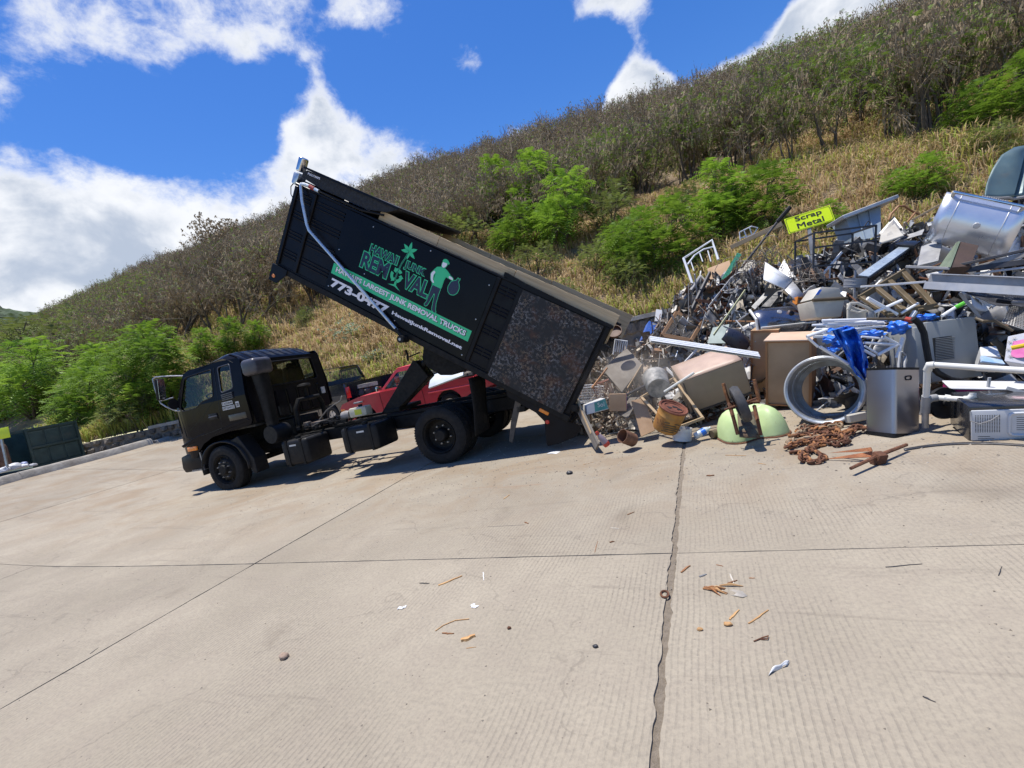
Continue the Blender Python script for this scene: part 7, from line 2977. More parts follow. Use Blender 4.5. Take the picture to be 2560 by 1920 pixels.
b.tube([ti @ W(*zB(*p), 7.6) for p in ((640, 830), (665, 770), (735, 695), (790, 690), (880, 750), (980, 790))], .018, 8)
b.build('tube', M_OAK, t)
b = MB()
b.tube([ti @ W(*zB(*p), 7.55) for p in ((900, 760), (790, 890))], .015, 8)
b.build('brace', M_OAK, t)
bar('pale_lath', 'pale wooden lath poking up left of the dark firebox', 'lath', zB(870, 830), zB(1140, 680), 0, M_PINE, 7.4, 7.3, box=(.03, .02))
t = thing('gutter_post', 'glossy black and pale grey folded metal post lying diagonally in the pile', 'post', camM(*zB(690, 1220), 6.5))
ti = t.matrix_world.inverted()
a, c = ti @ W(*zB(450, 1400), 6.3), ti @ W(*zB(900, 1080), 6.75)
x = (c - a).normalized()
z = (Vector((0, -.4, 1)) - x * x.dot(Vector((0, -.4, 1)))).normalized()
Mx = T(a) @ Matrix((x, z.cross(x), z)).transposed().to_4x4()
b = MB()
b.bb(0, (c - a).length, 0, .17, -.10, 0)
b.build('body', mat('gloss_black', (0.015, 0.017, 0.02), (0.02, 0.022, 0.026), 3, .2), t, M=Mx, bevel=.01)
b = MB()
b.bb(.02, (c - a).length * .98, .02, .15, .001, .01)
b.build('pale_face', mat('pale_blue_metal', (0.48, 0.55, 0.6), (0.4, 0.46, 0.5), 5, .3, metal=.4), t, M=Mx)
b = MB()
b.bb((c - a).length * .9, (c - a).length * 1.06, -.04, .22, -.12, .05)
b.build('end_cap', MATS['gloss_black'], t, M=Mx, bevel=.02)
disc_can('grey_stool', 'round grey plank-patterned stool top lying left of the folded post', zB(300, 1500), 6.3, .13, .13, mat('plank_grey', (0.27, 0.28, 0.3), (0.2, 0.21, 0.23), 5, .5), (10, 0, 0), cat='stool')
# barbecue lid and firebox
LID = thing('barbecue_lid', 'large bright silver barbecue lid with handle and gauge at the upper right of the pile', 'lid', camM(*zB(1490, 890), 5.7, 18, 29, -40))
LW, LA = .40, 118


def lidp(x, v, k=1.0):
    a = R(-58 + LA * v)
    return Vector((x - .10 * (v - .5), -.34 * k * math.cos(a) + .17, .34 * k * math.sin(a)))


b = MB()
b.sheet(lambda u, v: lidp(-LW + 2 * LW * u, v), 8, 18)
b.build('curved_skin', mat('lid_steel', (0.74, 0.76, 0.80), (0.68, 0.70, 0.74), 2, .3, metal=.7, rvar=.04), LID, smooth=60, thick=.006)
for s in (-1, 1):
    b = MB()
    pts = [lidp(s * (LW - .004), k / 12) for k in range(13)]
    b.add(pts + [p - Vector((s * .014, 0, 0)) for p in pts], [tuple(range(13)), tuple(range(25, 12, -1))])
    b.build('end_cheek', M_DGREY, LID)
    b = MB()
    b.tube([lidp(s * .24, k / 12, 1.004) for k in range(13)], .005, 5)
    b.build('pressed_line', M_LGREY, LID)
b = MB()
b.tube([lidp(-.34, .93, 1.16), lidp(.34, .93, 1.16)], .017, 10)
b.build('handle', M_CHROME, LID)
for s in (-1, 1):
    b = MB()
    b.tube([lidp(s * .33, .93, 1.0), lidp(s * .33, .93, 1.18)], .022, 6)
    b.build('handle_bracket', M_BEIGE, LID)
b = MB()
b.lathe([(0, .014), (.03, .012), (.036, 0)], 20, T(lidp(.02, .52, 1.0)) @ rotm(92, 0, 0))
b.build('gauge', M_LGREY, LID)
quad_plate('dark_firebox', 'black open firebox tilted behind the silver barbecue lid', 'firebox', [zB(1050, 900), zB(1180, 610), zB(1450, 660), zB(1290, 900)], [6.5, 6.6, 6.4, 6.2], .25, M_DGREY, .01)
quad_plate('firebox_rim', 'pale dented rim strip along the top of the firebox', 'strip', [zB(1180, 598), zB(1480, 665), zB(1500, 700), zB(1180, 625)], [6.45, 6.1, 6.05, 6.4], .02, M_GREYM)
t = thing('teal_hood', 'dented blue-grey vehicle hood standing at the right picture edge', 'hood', camM(*zB(1850, 380), 6.2))
ti = t.matrix_world.inverted()
b = MB()


def hood(u, v):
    lx = lerp_tab([(0, 1590), (.3, 1630), (.6, 1690), (.85, 1760), (1, 1880)], v)
    ty_ = 600 - 490 * v
    x = lx + (2330 - lx) * u
    y = ty_ - 40 * u * (v > .8)
    p = ti @ W(*zB(x, y), 6.2 + .25 * v - .1 * math.sin(u * 5) * .4)
    p.y += .03 * math.sin(u * 9 + v * 3) + (.06 if .38 < u < .44 else 0)
    return p


b.sheet(hood, 24, 14)
b.build('skin', M_TEAL, t, smooth=50, thick=.015)
b = MB()
b.tube([hood(q / 10, .0) + Vector((0, -.02, -.02)) for q in range(11)], .022, 6)
b.build('lower_lip', M_GREYM, t)
t = thing('car_grille', 'grey barred grille under the blue-grey hood', 'grille', camM(*zB(1680, 660), 5.9))
ti = t.matrix_world.inverted()
for k in range(11):
    b = MB()
    x = 1570 + k * 22
    b.tube([ti @ W(*zB(x, 585 + k * 5), 6.0), ti @ W(*zB(x - 12 + k * 2, 680 + k * 6), 5.85)], .007, 5)
    b.build('bar', M_GREYM, t)
quad_plate('olive_box', 'dark brown and green open metal box below the silver lid', 'box', [zB(1350, 1040), zB(1530, 1080), zB(1450, 1285), zB(1250, 1300)], [5.4, 5.3, 5.15, 5.2], .26, mat('brown_box', (0.085, 0.05, 0.035), (0.055, 0.033, 0.024), 5, .7), .004)
quad_plate('green_side', 'pale green sheet side of the dark brown box', 'sheet', [zB(1345, 1040), zB(1250, 1295), zB(1150, 1290), zB(1320, 1050)], [5.39, 5.19, 5.6, 5.7], .012, mat('sage', (0.18, 0.22, 0.15), (0.13, 0.165, 0.11), 5, .6))
quad_plate('dark_slab', 'dark grey slab of sheet metal left of the brown box', 'sheet', [zB(960, 1090), zB(1180, 1010), zB(1130, 1230), zB(920, 1280)], [6.1, 6.0, 5.7, 5.8], .02, M_GREYM, .004)
# long channel beam
BE = thing('channel_beam', 'long pale grey metal channel running out of the right picture edge', 'beam', camM(*zB(985, 1430), 5.15))
bi = BE.matrix_world.inverted()
a0, a1 = bi @ W(*zB(985, 1480), 5.15), bi @ W(*zB(2250, 1560), 4.2)
x = (a1 - a0).normalized()
z = (Vector((0, 0, 1)) - x * x.z).normalized()
Mx = T(a0) @ Matrix((x, z.cross(x), z)).transposed().to_4x4()
L = (a1 - a0).length
b = MB()
b.bb(0, L, 0, .012, -.03, .05)
b.build('lower_web', M_LGREY, BE, M=Mx)
b = MB()
b.bb(.01, L, .03, .05, .051, .13)
b.build('upper_web', M_GREYM, BE, M=Mx)
b = MB()
b.bb(.02, L, .0, .16, .131, .14)
b.build('top_flange', M_LGREY, BE, M=Mx)
for n_, (a, c, bx, m, lab) in enumerate((((1300, 1335), (2050, 1235), (.06, .03), M_DGREY, 'upper dark flat bar crossing above the pale channel'), ((1000, 1350), (1980, 1130), (.03, .03), M_DGREY, 'thin dark rail slanting up to the right edge above the dark flat bar'),
                                          ((1480, 1360), (2050, 1290), (.022, .02), M_LGREY, 'thin light rail just above the pale channel'), ((810, 1290), (1260, 1310), (.03, .03), M_GREYM, 'short grey rail end pointing left of the brown box'),
                                          ((1360, 1340), (1990, 1170), (.05, .02), M_GREYM, 'middle grey rail between the two dark rails'), ((360, 1490), (1010, 1440), (.025, .02), M_LGREY, 'thin light bar left of the pale channel'))):
    bar('flat_bar', lab, 'bar', zB(*a), zB(*c), 0, m, 5.6 - .0006 * (a[0] - 800), 5.5 - .0006 * (c[0] - 800), box=bx, group='flat bars at the right of the pile')
t = rect_frame('trestle_frame', 'brown wooden trestle frame standing in front of the pile centre', 'frame', [zB(370, 1590), zB(780, 1345), zB(1090, 1680), zB(640, 1760)], [5.9, 6.0, 5.6, 5.5], .07, mat('olive_wood', (0.16, 0.115, 0.06), (0.11, 0.08, 0.04), 5, .6), .04, (.36, .66))
# beige bin, cooler, tubs
t = thing('beige_crate', 'open beige plastic crate with blue stripe in front of the round stool', 'crate', camM(*zC(0, 370), 5.9, 0, -3, 5))
b = MB()
b.prism([(-.1, 0), (.24, 0), (.30, .22), (-.14, .22)], 0, .3)
b.build('tub', M_BEIGE, t, bevel=.015)
b = MB()
b.tube([(-.15, -.01, .225), (.32, -.01, .235)], .02, 8)
b.build('dark_rim', M_OLIVE, t)
b = MB()
b.prism([(-.11, .245), (.02, .40), (.28, .38), (.30, .245)], .05, .28)
b.build('lid', M_BEIGE, t, bevel=.01)
b = MB()
b.prism([(-.06, .30), (-.01, .365), (.03, .365), (-.02, .30)], .045, .049)
b.build('blue_stripe', M_BLUE, t)
t = thing('white_commode', 'white moulded plastic chair shell lying above the blue tarp', 'chair', camM(*zC(230, 400), 5.55, 0, 0, 0))
b = MB()
b.sheet(lambda u, v: (.02 + .30 * u, .04 + .05 * math.sin(u * 3), .0 + .21 * v - .09 * u * v), 8, 8)
b.build('shell', M_BEIGE, t, smooth=60, thick=.02)
b = MB()
b.tube([(.0, -.01, .13), (.02, -.02, .20), (.10, -.02, .205), (.22, -.02, .15), (.30, -.02, .10), (.33, -.01, .0)], .018, 8)
b.build('arm', M_BEIGE, t)
b = MB()
b.tube([(.02, -.03, .12), (.1, -.04, .09), (.2, -.03, .12)], .012, 8)
b.build('inner_arm', M_BEIGE, t)
b = MB()
b.bb(.22, .29, -.05, .0, .02, .10)
b.build('hinge_block', M_GREYM, t, bevel=.01)
# blue tarp and tubes
TP = thing('blue_tarp', 'torn bright blue tarpaulin strip hanging over the galvanised drum', 'tarp', camM(*zC(250, 700), 5.15))
ti = TP.matrix_world.inverted()
b = MB()
cl = [(90, 500, 190), (190, 470, 250), (240, 560, 250), (280, 640, 230), (320, 740, 210), (340, 840, 190), (370, 920, 140), (410, 980, 30)]


def tarp(u, v):
    t_ = v * (len(cl) - 1)
    k = min(int(t_), len(cl) - 2)
    f_ = t_ - k
    x = cl[k][0] + (cl[k + 1][0] - cl[k][0]) * f_
    y = cl[k][1] + (cl[k + 1][1] - cl[k][1]) * f_
    w = cl[k][2] + (cl[k + 1][2] - cl[k][2]) * f_
    p = ti @ W(*zC(x + (u - .5) * w, y + 18 * math.sin(u * 7)), 5.05 + .06 * math.sin(u * 11 + v * 4) + .03 * math.sin(u * 23 + v * 9) + .10 * mnoise.noise(Vector((u * 4, v * 6, 1))) + .05 * mnoise.noise(Vector((u * 11, v * 14, 5))))
    return p


b.sheet(tarp, 18, 28)
b.build('sheet', M_BLUE, TP, smooth=70, thick=.004)
for k, (x, y, w, h, lab) in enumerate(((40, 590, 110, 70, 'dark blue folded tarp lump left of the hanging strip'), (130, 640, 90, 60, 'small blue tarp fold tucked under the white tubes at the left'), (470, 540, 230, 70, 'blue tarp gathered under the lattice of white tubes'), (720, 470, 200, 120, 'crumpled blue tarp knotted near the red coupling'), (990, 370, 190, 50, 'flat blue tarp corner above the grey casing'), (60, 690, 80, 50, 'lowest blue fold just above the drum rim'))):
    t = thing('tarp_fold', lab, 'tarp', camM(*zC(x, y), 5.25 - .0002 * x))
    b = MB()
    sx_, sz_ = w * .2532 * 5.2 / FPX / 2, h * .2532 * 5.2 / FPX / 2
    b.sheet(lambda u, v: ((u * 2 - 1) * sx_ * (1 - .25 * (2 * v - 1) ** 2), -.12 * math.cos((u - .5) * 3) * math.cos((v - .5) * 3) + .02 * math.sin(u * 17 + k) + .02 * math.sin(v * 13 + u * 6), (v * 2 - 1) * sz_ * (1.2 - .4 * abs(2 * u - 1)) + .012 * math.sin(u * 15)), 16, 12)
    b.build('cloth', M_BLUE, t, smooth=70, thick=.004)
rg = random.Random(3)
for k in range(16):
    y0 = 395 + k * 11 + rg.uniform(-6, 6)
    x0, x1 = rg.uniform(-120, 60), rg.uniform(420, 640)
    bar('tent_pole', 'straight white tent pole in the bundle above the blue tarp', 'pole', zC(x0, y0 + 8), zC(x1, y0 - 8 + rg.uniform(-14, 10)), rg.choice((.008, .010, .013)), M_WTUBE, 5.35 + .01 * k, 5.15 + .012 * k, group='bundle of white tent poles')
for k, (a, c, r_, lab) in enumerate((((400, 620), (740, 640), .016, 'upper horizontal tube of the white hinged lattice'), ((590, 560), (760, 650), .016, 'tube slanting down right in the white hinged lattice'), ((530, 740), (720, 640), .018, 'tube rising right in the white hinged lattice'), ((390, 690), (500, 750), .016, 'short lower left tube of the white hinged lattice'),
                                      ((780, 570), (720, 770), .02, 'thick steep white tube right of the lattice'), ((400, 650), (520, 720), .012, 'thin tube along the lower left of the lattice'), ((370, 560), (590, 580), .012, 'thin upper left tube of the lattice'),
                                      ((-40, 660), (240, 830), .018, 'white tube slanting down to the drum rim'), ((-170, 560), (30, 490), .018, 'white tube pointing left over the cabinet side'), ((-160, 570), (-60, 660), .014, 'short white tube bent down beside the cabinet'), ((430, 180), (720, 340), .022, 'bright white tube slanting through the trestle frame'), ((500, 320), (770, 200), .018, 'white tube rising right behind the trestle frame'), ((760, 330), (930, 230), .015, 'white tube rising towards the wire shelf'), ((860, 370), (900, 310), .025, 'stubby white tube above the red coupling'))):
    bar('white_tube', lab, 'tube', zC(*a), zC(*c), r_, M_WTUBE, 5.05 if a[1] > 400 else 5.5, 5.05 if c[1] > 400 else 5.5)
bar('rust_bar', 'long brown bar ending in a red coupling above the poles', 'bar', zC(420, 385), zC(800, 385), .014, M_OLIVE, 5.1, 4.95)
bar('red_coupling', 'short red pipe coupling on the end of the brown bar', 'coupling', zC(800, 385), zC(880, 400), .026, mat('red_coupling', (0.5, 0.06, 0.03), (0.4, 0.05, 0.03), 6, .5), 4.95, 4.9)
bar('green_tip_pipe', 'pale bent pipe with bright green end right of the trestle', 'pipe', zC(1165, 355), zC(1300, 270), .018, M_WTUBE, 5.2, 5.2)
bar('green_tip', 'bright green plastic tip on the pale bent pipe', 'tip', zC(1300, 270), zC(1390, 225), .022, mat('neon_green', (0.12, 0.6, 0.05), (0.1, 0.5, 0.04), 6, .4), 5.2, 5.15)
bar('grey_strut', 'grey flat strut leaning across the mesh panel', 'strut', zC(1340, 130), zC(1540, 370), 0, M_GREYM, 5.0, 4.9, box=(.03, .012))
bar('brown_hook', 'brown bent bar right of the grey casing', 'bar', zC(1500, 380), zC(1870, 500), .016, M_OLIVE, 4.8, 4.6, mids=[Vector((-.08, 0, .05)), Vector((.0, 0, .04))])
bar('foam_handle_bar', 'black foam covered handle at the right edge under the mesh', 'handle', zC(1710, 205), zC(1860, 222), .022, M_PLAST, 4.75, 4.65)
bar('grey_handle', 'grey tube running right out of the foam handle', 'tube', zC(1855, 220), zC(2050, 235), .017, M_GREYM, 4.65, 4.5)
quad_plate('white_carton', 'white carton with a blue edge right of the grey casing', 'box', [zC(1540, 660), zC(1700, 650), zC(1750, 760), zC(1550, 750)], [4.85, 4.8, 4.7, 4.75], .2, M_WHITE, .004)
quad_plate('blue_edge_sheet', 'flattened blue and white sheet under the white carton', 'sheet', [zC(1555, 745), zC(1760, 790), zC(1790, 830), zC(1560, 800)], [4.7, 4.65, 4.6, 4.65], .02, mat('light_blue_print', (0.25, 0.45, 0.75), (0.5, 0.6, 0.72), 9, .4))
t = tag(quad_plate('snow_carton', 'pale carton with snow stars and a pink disc at the right edge', 'box', [zC(1815, 555), zC(2080, 500), zC(2080, 850), zC(1780, 800)], [4.45, 4.3, 4.25, 4.4], .25, mat('pale_print', (0.55, 0.55, 0.58), (0.5, 0.5, 0.53), 5, .4), .004), 'pale carton with snow stars and a pink disc at the right edge', 'box')
PP = [W(*zC(1815, 555), 4.45), W(*zC(2080, 500), 4.3), W(*zC(2080, 850), 4.25), W(*zC(1780, 800), 4.4)]
e1 = (PP[1] - PP[0]).normalized()
nrm = (PP[1] - PP[0]).cross(PP[3] - PP[0]).normalized()
nrm = nrm if nrm.dot(CF) < 0 else -nrm
e2 = nrm.cross(e1)
if e2.dot(CU) < 0:
    e2 = -e2
pc = PP[0].lerp(PP[1], .55).lerp(PP[3].lerp(PP[2], .55), .5)
b = MB()
b.add([pc - t.location + nrm * .006 + (e1 * math.cos(q * .3927) + e2 * math.sin(q * .3927)) * .10 for q in range(16)], [tuple(range(16))])
b.build('pink_disc', M_PINKP, t)
for (u, v) in ((.12, .25), (.1, .55), (.2, .8), (.25, .12)):
    p = PP[0].lerp(PP[1], u).lerp(PP[3].lerp(PP[2], u), v) - t.location + nrm * .006
    b = MB()
    for q in range(3):
        a = q * math.pi / 3
        dv = e1 * math.cos(a) + e2 * math.sin(a)
        sv = (e1 * -math.sin(a) + e2 * math.cos(a)) * .002
        b.add([p - dv * .02 - sv, p + dv * .02 - sv, p + dv * .02 + sv, p - dv * .02 + sv], [(0, 1, 2, 3)])
    b.build('snow_star', M_GREYM, t)
bar('yellow_rod', 'bright yellow rod at the right picture edge', 'rod', zC(1850, 672), zC(2060, 630), .020, mat('yellow_plastic', (0.72, 0.5, 0.02), (0.65, 0.44, 0.02), 5, .4), 4.2, 4.1)
# dark dome, chair, orange crate, small clutter in the middle
DM = thing('dark_dome', 'dark stainless domed barbecue cover behind the kitchen cabinets', 'cover', camM(*zA(1310, 1400), 7.05, 20, -6, 0))
b = MB()
b.sheet(lambda u, v: (-.40 + .80 * u, -.30 * math.cos(R(-5 + 100 * v)) * (1 - .25 * (2 * u - 1) ** 6), .30 * math.sin(R(-5 + 100 * v)) * (1 - .25 * (2 * u - 1) ** 6) - .1), 20, 14)
b.build('skin', mat('blued_steel', (0.28, 0.29, 0.33), (0.2, 0.21, 0.25), 2.5, .22, metal=.9, rvar=.05), DM, smooth=60, thick=.008)
b = MB()
b.tube([(-.42, -.28, -.1), (-.42, -.2, .1), (-.42, .0, .2)], .02, 8)
b.tube([(-.4, -.32, .0), (.4, -.32, .0)], .014, 8)
b.build('edge_handle', M_PVC, DM)
b = MB()
b.lathe([(0, .012), (.03, .01), (.036, 0)], 16, T(-.05, -.15, .165) @ rotm(45, 0, 0))
b.build('gauge', M_LGREY, DM)
t = thing('office_chair_back', 'curved black office chair back lying left of the brown cabinets', 'chair', camM(*zD(330, 290), 6.9, 0, 28, 0))
b = MB()
b.sheet(lambda u, v: (-.20 + .40 * u, -.05 * math.sin(math.pi * v) - .03 * math.sin(math.pi * u), (-.13 + .26 * v) * (1 - .3 * (2 * u - 1) ** 2)), 12, 10)
b.build('shell', mat('navy_vinyl', (0.02, 0.022, 0.035), (0.03, 0.032, 0.05), 5, .35), t, smooth=70, thick=.04)
b = MB()
b.tube([(0, .04, 0), (.02, .08, -.12), (.1, .1, -.22)], .02, 8)
b.build('bracket', M_DGREY, t)
t = thing('orange_crate', 'broken orange plastic crate below the ribbed white shelf', 'crate', camM(*zA(1640, 1190), 6.75, 0, 8, 0))
for (x0, x1, z0, z1) in ((-.13, -.115, -.06, .05), (-.01, .005, -.06, .05), (.11, .125, -.06, .05), (-.1145, -.0105, .035, .05), (.0055, .1095, .035, .05), (-.1145, -.0105, -.06, -.045), (.0055, .1095, -.06, -.045)):
    b = MB()
    b.bb(x0, x1, 0, .12, z0, z1)
    b.build('rib', mat('orange_plastic', (0.62, 0.22, 0.03), (0.52, 0.18, 0.025), 5, .45), t)
t = thing('chrome_chair', 'broken chair base with black castors and chrome arms above the dark dome', 'chair', camM(*zA(1560, 1300), 6.7))
ti = t.matrix_world.inverted()
for pth in (((1420, 1180), (1500, 1230), (1610, 1330)), ((1480, 1320), (1640, 1350), (1760, 1300)), ((1530, 1390), (1640, 1350)), ((1620, 1340), (1625, 1420))):
    b = MB()
    b.tube([ti @ W(*zA(*p), 6.65) for p in pth], .018, 8)
    b.build('arm', M_GREYM, t)
for p in ((1430, 1185), (1480, 1325)):
    b = MB()
    b.lathe([(0, -.02), (.03, -.02), (.035, 0), (.03, .02), (0, .02)], 14, T(ti @ W(*zA(*p), 6.63)) @ rotm(70, 0, 20))
    b.build('castor', M_PLAST, t)
for n_, (pts_, m, lab) in enumerate(((((1150, 1250), (1320, 1080), (1400, 1060), (1250, 1250)), M_DGREY, 'black angular tray under the ribbed white shelf'), (((1040, 1250), (1230, 1050), (1260, 1090), (1080, 1280)), M_GREYM, 'grey slotted bracket left of the black tray'),
                                      (((1330, 860), (1400, 730), (1500, 930), (1460, 940)), M_LGREY, 'narrow pale panel standing behind the ribbed shelf'), (((960, 760), (1080, 740), (1085, 870), (900, 860)), M_BEIGE, 'pale round-edged sheet behind the crumpled fencing'),
                                      (((620, 1480), (800, 1440), (760, 1650), (560, 1650)), mat('sea_green', (0.30, 0.36, 0.33), (0.22, 0.27, 0.25), 5, .5), 'grey-green sheet bent over at the foot of the lime strip'), (((1860, 1120), (1960, 1070), (2080, 1090), (2060, 1190)), M_LGREY, 'white panel edge above the beige crate'))):
    quad_plate('scrap_sheet', lab, 'panel', [zA(*p) for p in pts_], [dp(zA(*p), -.1) for p in pts_], .015, m)
# aluminium and wire tangles
rg = random.Random(21)
for n_, (cx, cy, r0, k_, m, lab) in enumerate(((1050, 900, 190, 26, M_WIRE, 'tangle of grey wire at the crest left of the ribbed shelf'), (1600, 900, 200, 30, M_WIRE, 'tangle of grey wire under the black steel frame'), (1250, 700, 160, 18, M_WIRE, 'thin wire coils in the grass below the yellow sign'), (1100, 850, 120, 10, M_RUSTY, 'rusty wire loops over the crumpled fencing'))):
    b = MB()
    p0 = Wp(zA(cx, cy), -.15)
    s = r0 * .2291 * depth(p0) / FPX
    for k in range(k_):
        c = Vector((rg.gauss(0, .4), rg.gauss(0, .3), rg.gauss(0, .35))) * s
        rr = s * rg.uniform(.3, .8)
        ax = Vector((rg.gauss(0, 1), rg.gauss(0, 1), rg.gauss(0, 1))).normalized()
        u_ = ax.orthogonal().normalized()
        w_ = ax.cross(u_)
        a0 = rg.uniform(0, 6)
        n2_ = 12
        b.tube([c + (u_ * math.cos(a0 + q * .4) + w_ * math.sin(a0 + q * .4)) * rr * (1 + .03 * q) for q in range(n2_)], .0045, 4)
    tag(b.build('wire_tangle', m, M=T(p0)), lab, 'wire')
# loose bars and sheets, alike
for k in range(46):
    px = rg.uniform(1660, 2540)
    top = lerp_tab(TOPLINE, px)
    py = rg.uniform(top + 25, 990 if px < 1700 else 900)
    a = rg.uniform(0, math.pi)
    L = rg.uniform(40, 130)
    m = rg.choice((M_GREYM, M_LGREY, M_DGREY, M_DGREY, M_WTUBE, M_RUSTY))
    nm = {'grey_metal': 'grey', 'light_grey_metal': 'light grey', 'dark_metal': 'dark', 'white_tube': 'white', 'heavy_rust': 'rusty'}[m.name]
    c1 = (px - math.cos(a) * L / 2, py - math.sin(a) * L / 2)
    c2 = (px + math.cos(a) * L / 2, py + math.sin(a) * L / 2)
    bar('loose_bar', 'loose %s metal bar half buried in the scrap heap' % nm, 'bar', c1, c2, rg.choice((.008, .012, .016)), m, dp(c1, rg.uniform(-.15, .25)), dp(c2, rg.uniform(-.15, .25)), group='loose %s bars in the heap' % nm, box=rg.choice((None, (.035, .015), (.05, .01))))
for k in range(64):
    px = rg.uniform(1680, 2540)
    top = lerp_tab(TOPLINE, px)
    py = rg.uniform(top + 35, 980 if px < 1700 else 880)
    m = rg.choice((M_GREYM, M_LGREY, M_LGREY, M_DGREY, M_WHITE, M_WHITE, M_OLIVE, M_GREYM))
    nm = {'grey_metal': 'grey', 'light_grey_metal': 'light grey', 'dark_metal': 'dark', 'white_enamel': 'white', 'olive_brown': 'brown', 'stainless': 'shiny'}[m.name]
    d0 = dp((px, py), rg.uniform(.0, .3))
    s = rg.uniform(.14, .42)
    t_ = MB()
    cv_ = rg.uniform(-.5, .5)
    fo_ = rg.uniform(.3, .7)
    t_.sheet(lambda u, v: ((u - .5) * s * 1.3, cv_ * (u - .5) ** 2 * s * 2 + .5 * s * max(0, u - fo_) + .12 * s * mnoise.noise(Vector((u * 3, v * 3, k))), (v - .5) * s * (1 - .3 * u)), 8, 6)
    tag(t_.build('bent_sheet', m, M=camM(px, py, d0, rg.uniform(-50, 50), rg.uniform(-60, 60), rg.uniform(-50, 50)), smooth=50, thick=.006), 'bent %s metal sheet lodged in the scrap heap' % nm, 'sheet', 'bent %s sheets in the heap' % nm)

# --- metal band lying on the slab at the right
p0, p1, p2 = G(2262, 1128), G(2420, 1108), G(2640, 1125)
pm = p1 + (p1 - (p0 + p2) / 2) * .6
b = MB()
b.sheet(lambda u, v: ((1 - u) ** 2) * p0 + 2 * u * (1 - u) * pm + u * u * p2 + Vector((0, .028 * v, .003 + .01 * v)), 40, 1)
tag(b.build('metal_band', M_DGREY, smooth=60, thick=.003), 'long curved grey metal band lying on the slab at the right edge', 'band')


def adopt(child, parent):
    c, p = bpy.data.objects[child], bpy.data.objects[parent]
    bpy.context.view_layer.update()
    m = p.matrix_world.inverted() @ c.matrix_world
    c.parent = p
    c.matrix_local = m
    for k in ('category', 'group'):
        if k in c:
            del c[k]


for c_, p_ in (('black_pole_grip', 'black_pole'), ('green_tip', 'green_tip_pipe'), ('red_coupling', 'rust_bar'), ('firebox_rim', 'dark_firebox'), ('green_side', 'olive_box'), ('grey_handle', 'foam_handle_bar')):
    adopt(c_, p_)

# ------------------------------------------------------------------ litter on the slab
zF = lambda x, y: (1000 + x * .4943, 1100 + y * .4943)
zG = lambda x, y: (1700 + x * .5244, 1050 + y * .5244)
zH = lambda x, y: (0 + x * .4521, 1200 + y * .4521)


def splinter(a, c, w, m, name, label, cat='splinter', group=None, h=None):
    pa, pc = G(*a), G(*c)
    L = (pc - pa).length
    rg_ = random.Random(int(a[0] * 7 + a[1]))
    h = h or w * .5
    b = MB()
    n = 6
    vs, fs = [], []
    for i in range(n + 1):
        t = i / n
        ww = w * (.55 + .45 * math.sin(math.pi * min(1, t * 1.1 + .1))) * rg_.uniform(.8, 1.15) / 2
        hh = h * rg_.uniform(.8, 1.1)
        yo = rg_.gauss(0, w * .12)
        vs += [(L * (t - .5), yo - ww, .001), (L * (t - .5), yo + ww, .001), (L * (t - .5), yo + ww * .8, hh), (L * (t - .5), yo - ww * .8, hh)]
    for i in range(n):
        for k in range(4):
            fs.append((i * 4 + k, i * 4 + (k + 1) % 4, (i + 1) * 4 + (k + 1) % 4, (i + 1) * 4 + k))
    fs += [(0, 1, 2, 3), (n * 4 + 3, n * 4 + 2, n * 4 + 1, n * 4)]
    b.add(vs, fs)
    ang = math.atan2((pc - pa).y, (pc - pa).x)
    return tag(b.build(name, m, M=T((pa + pc) / 2) @ Matrix.Rotation(ang, 4, 'Z'), smooth=30), label, cat, group)


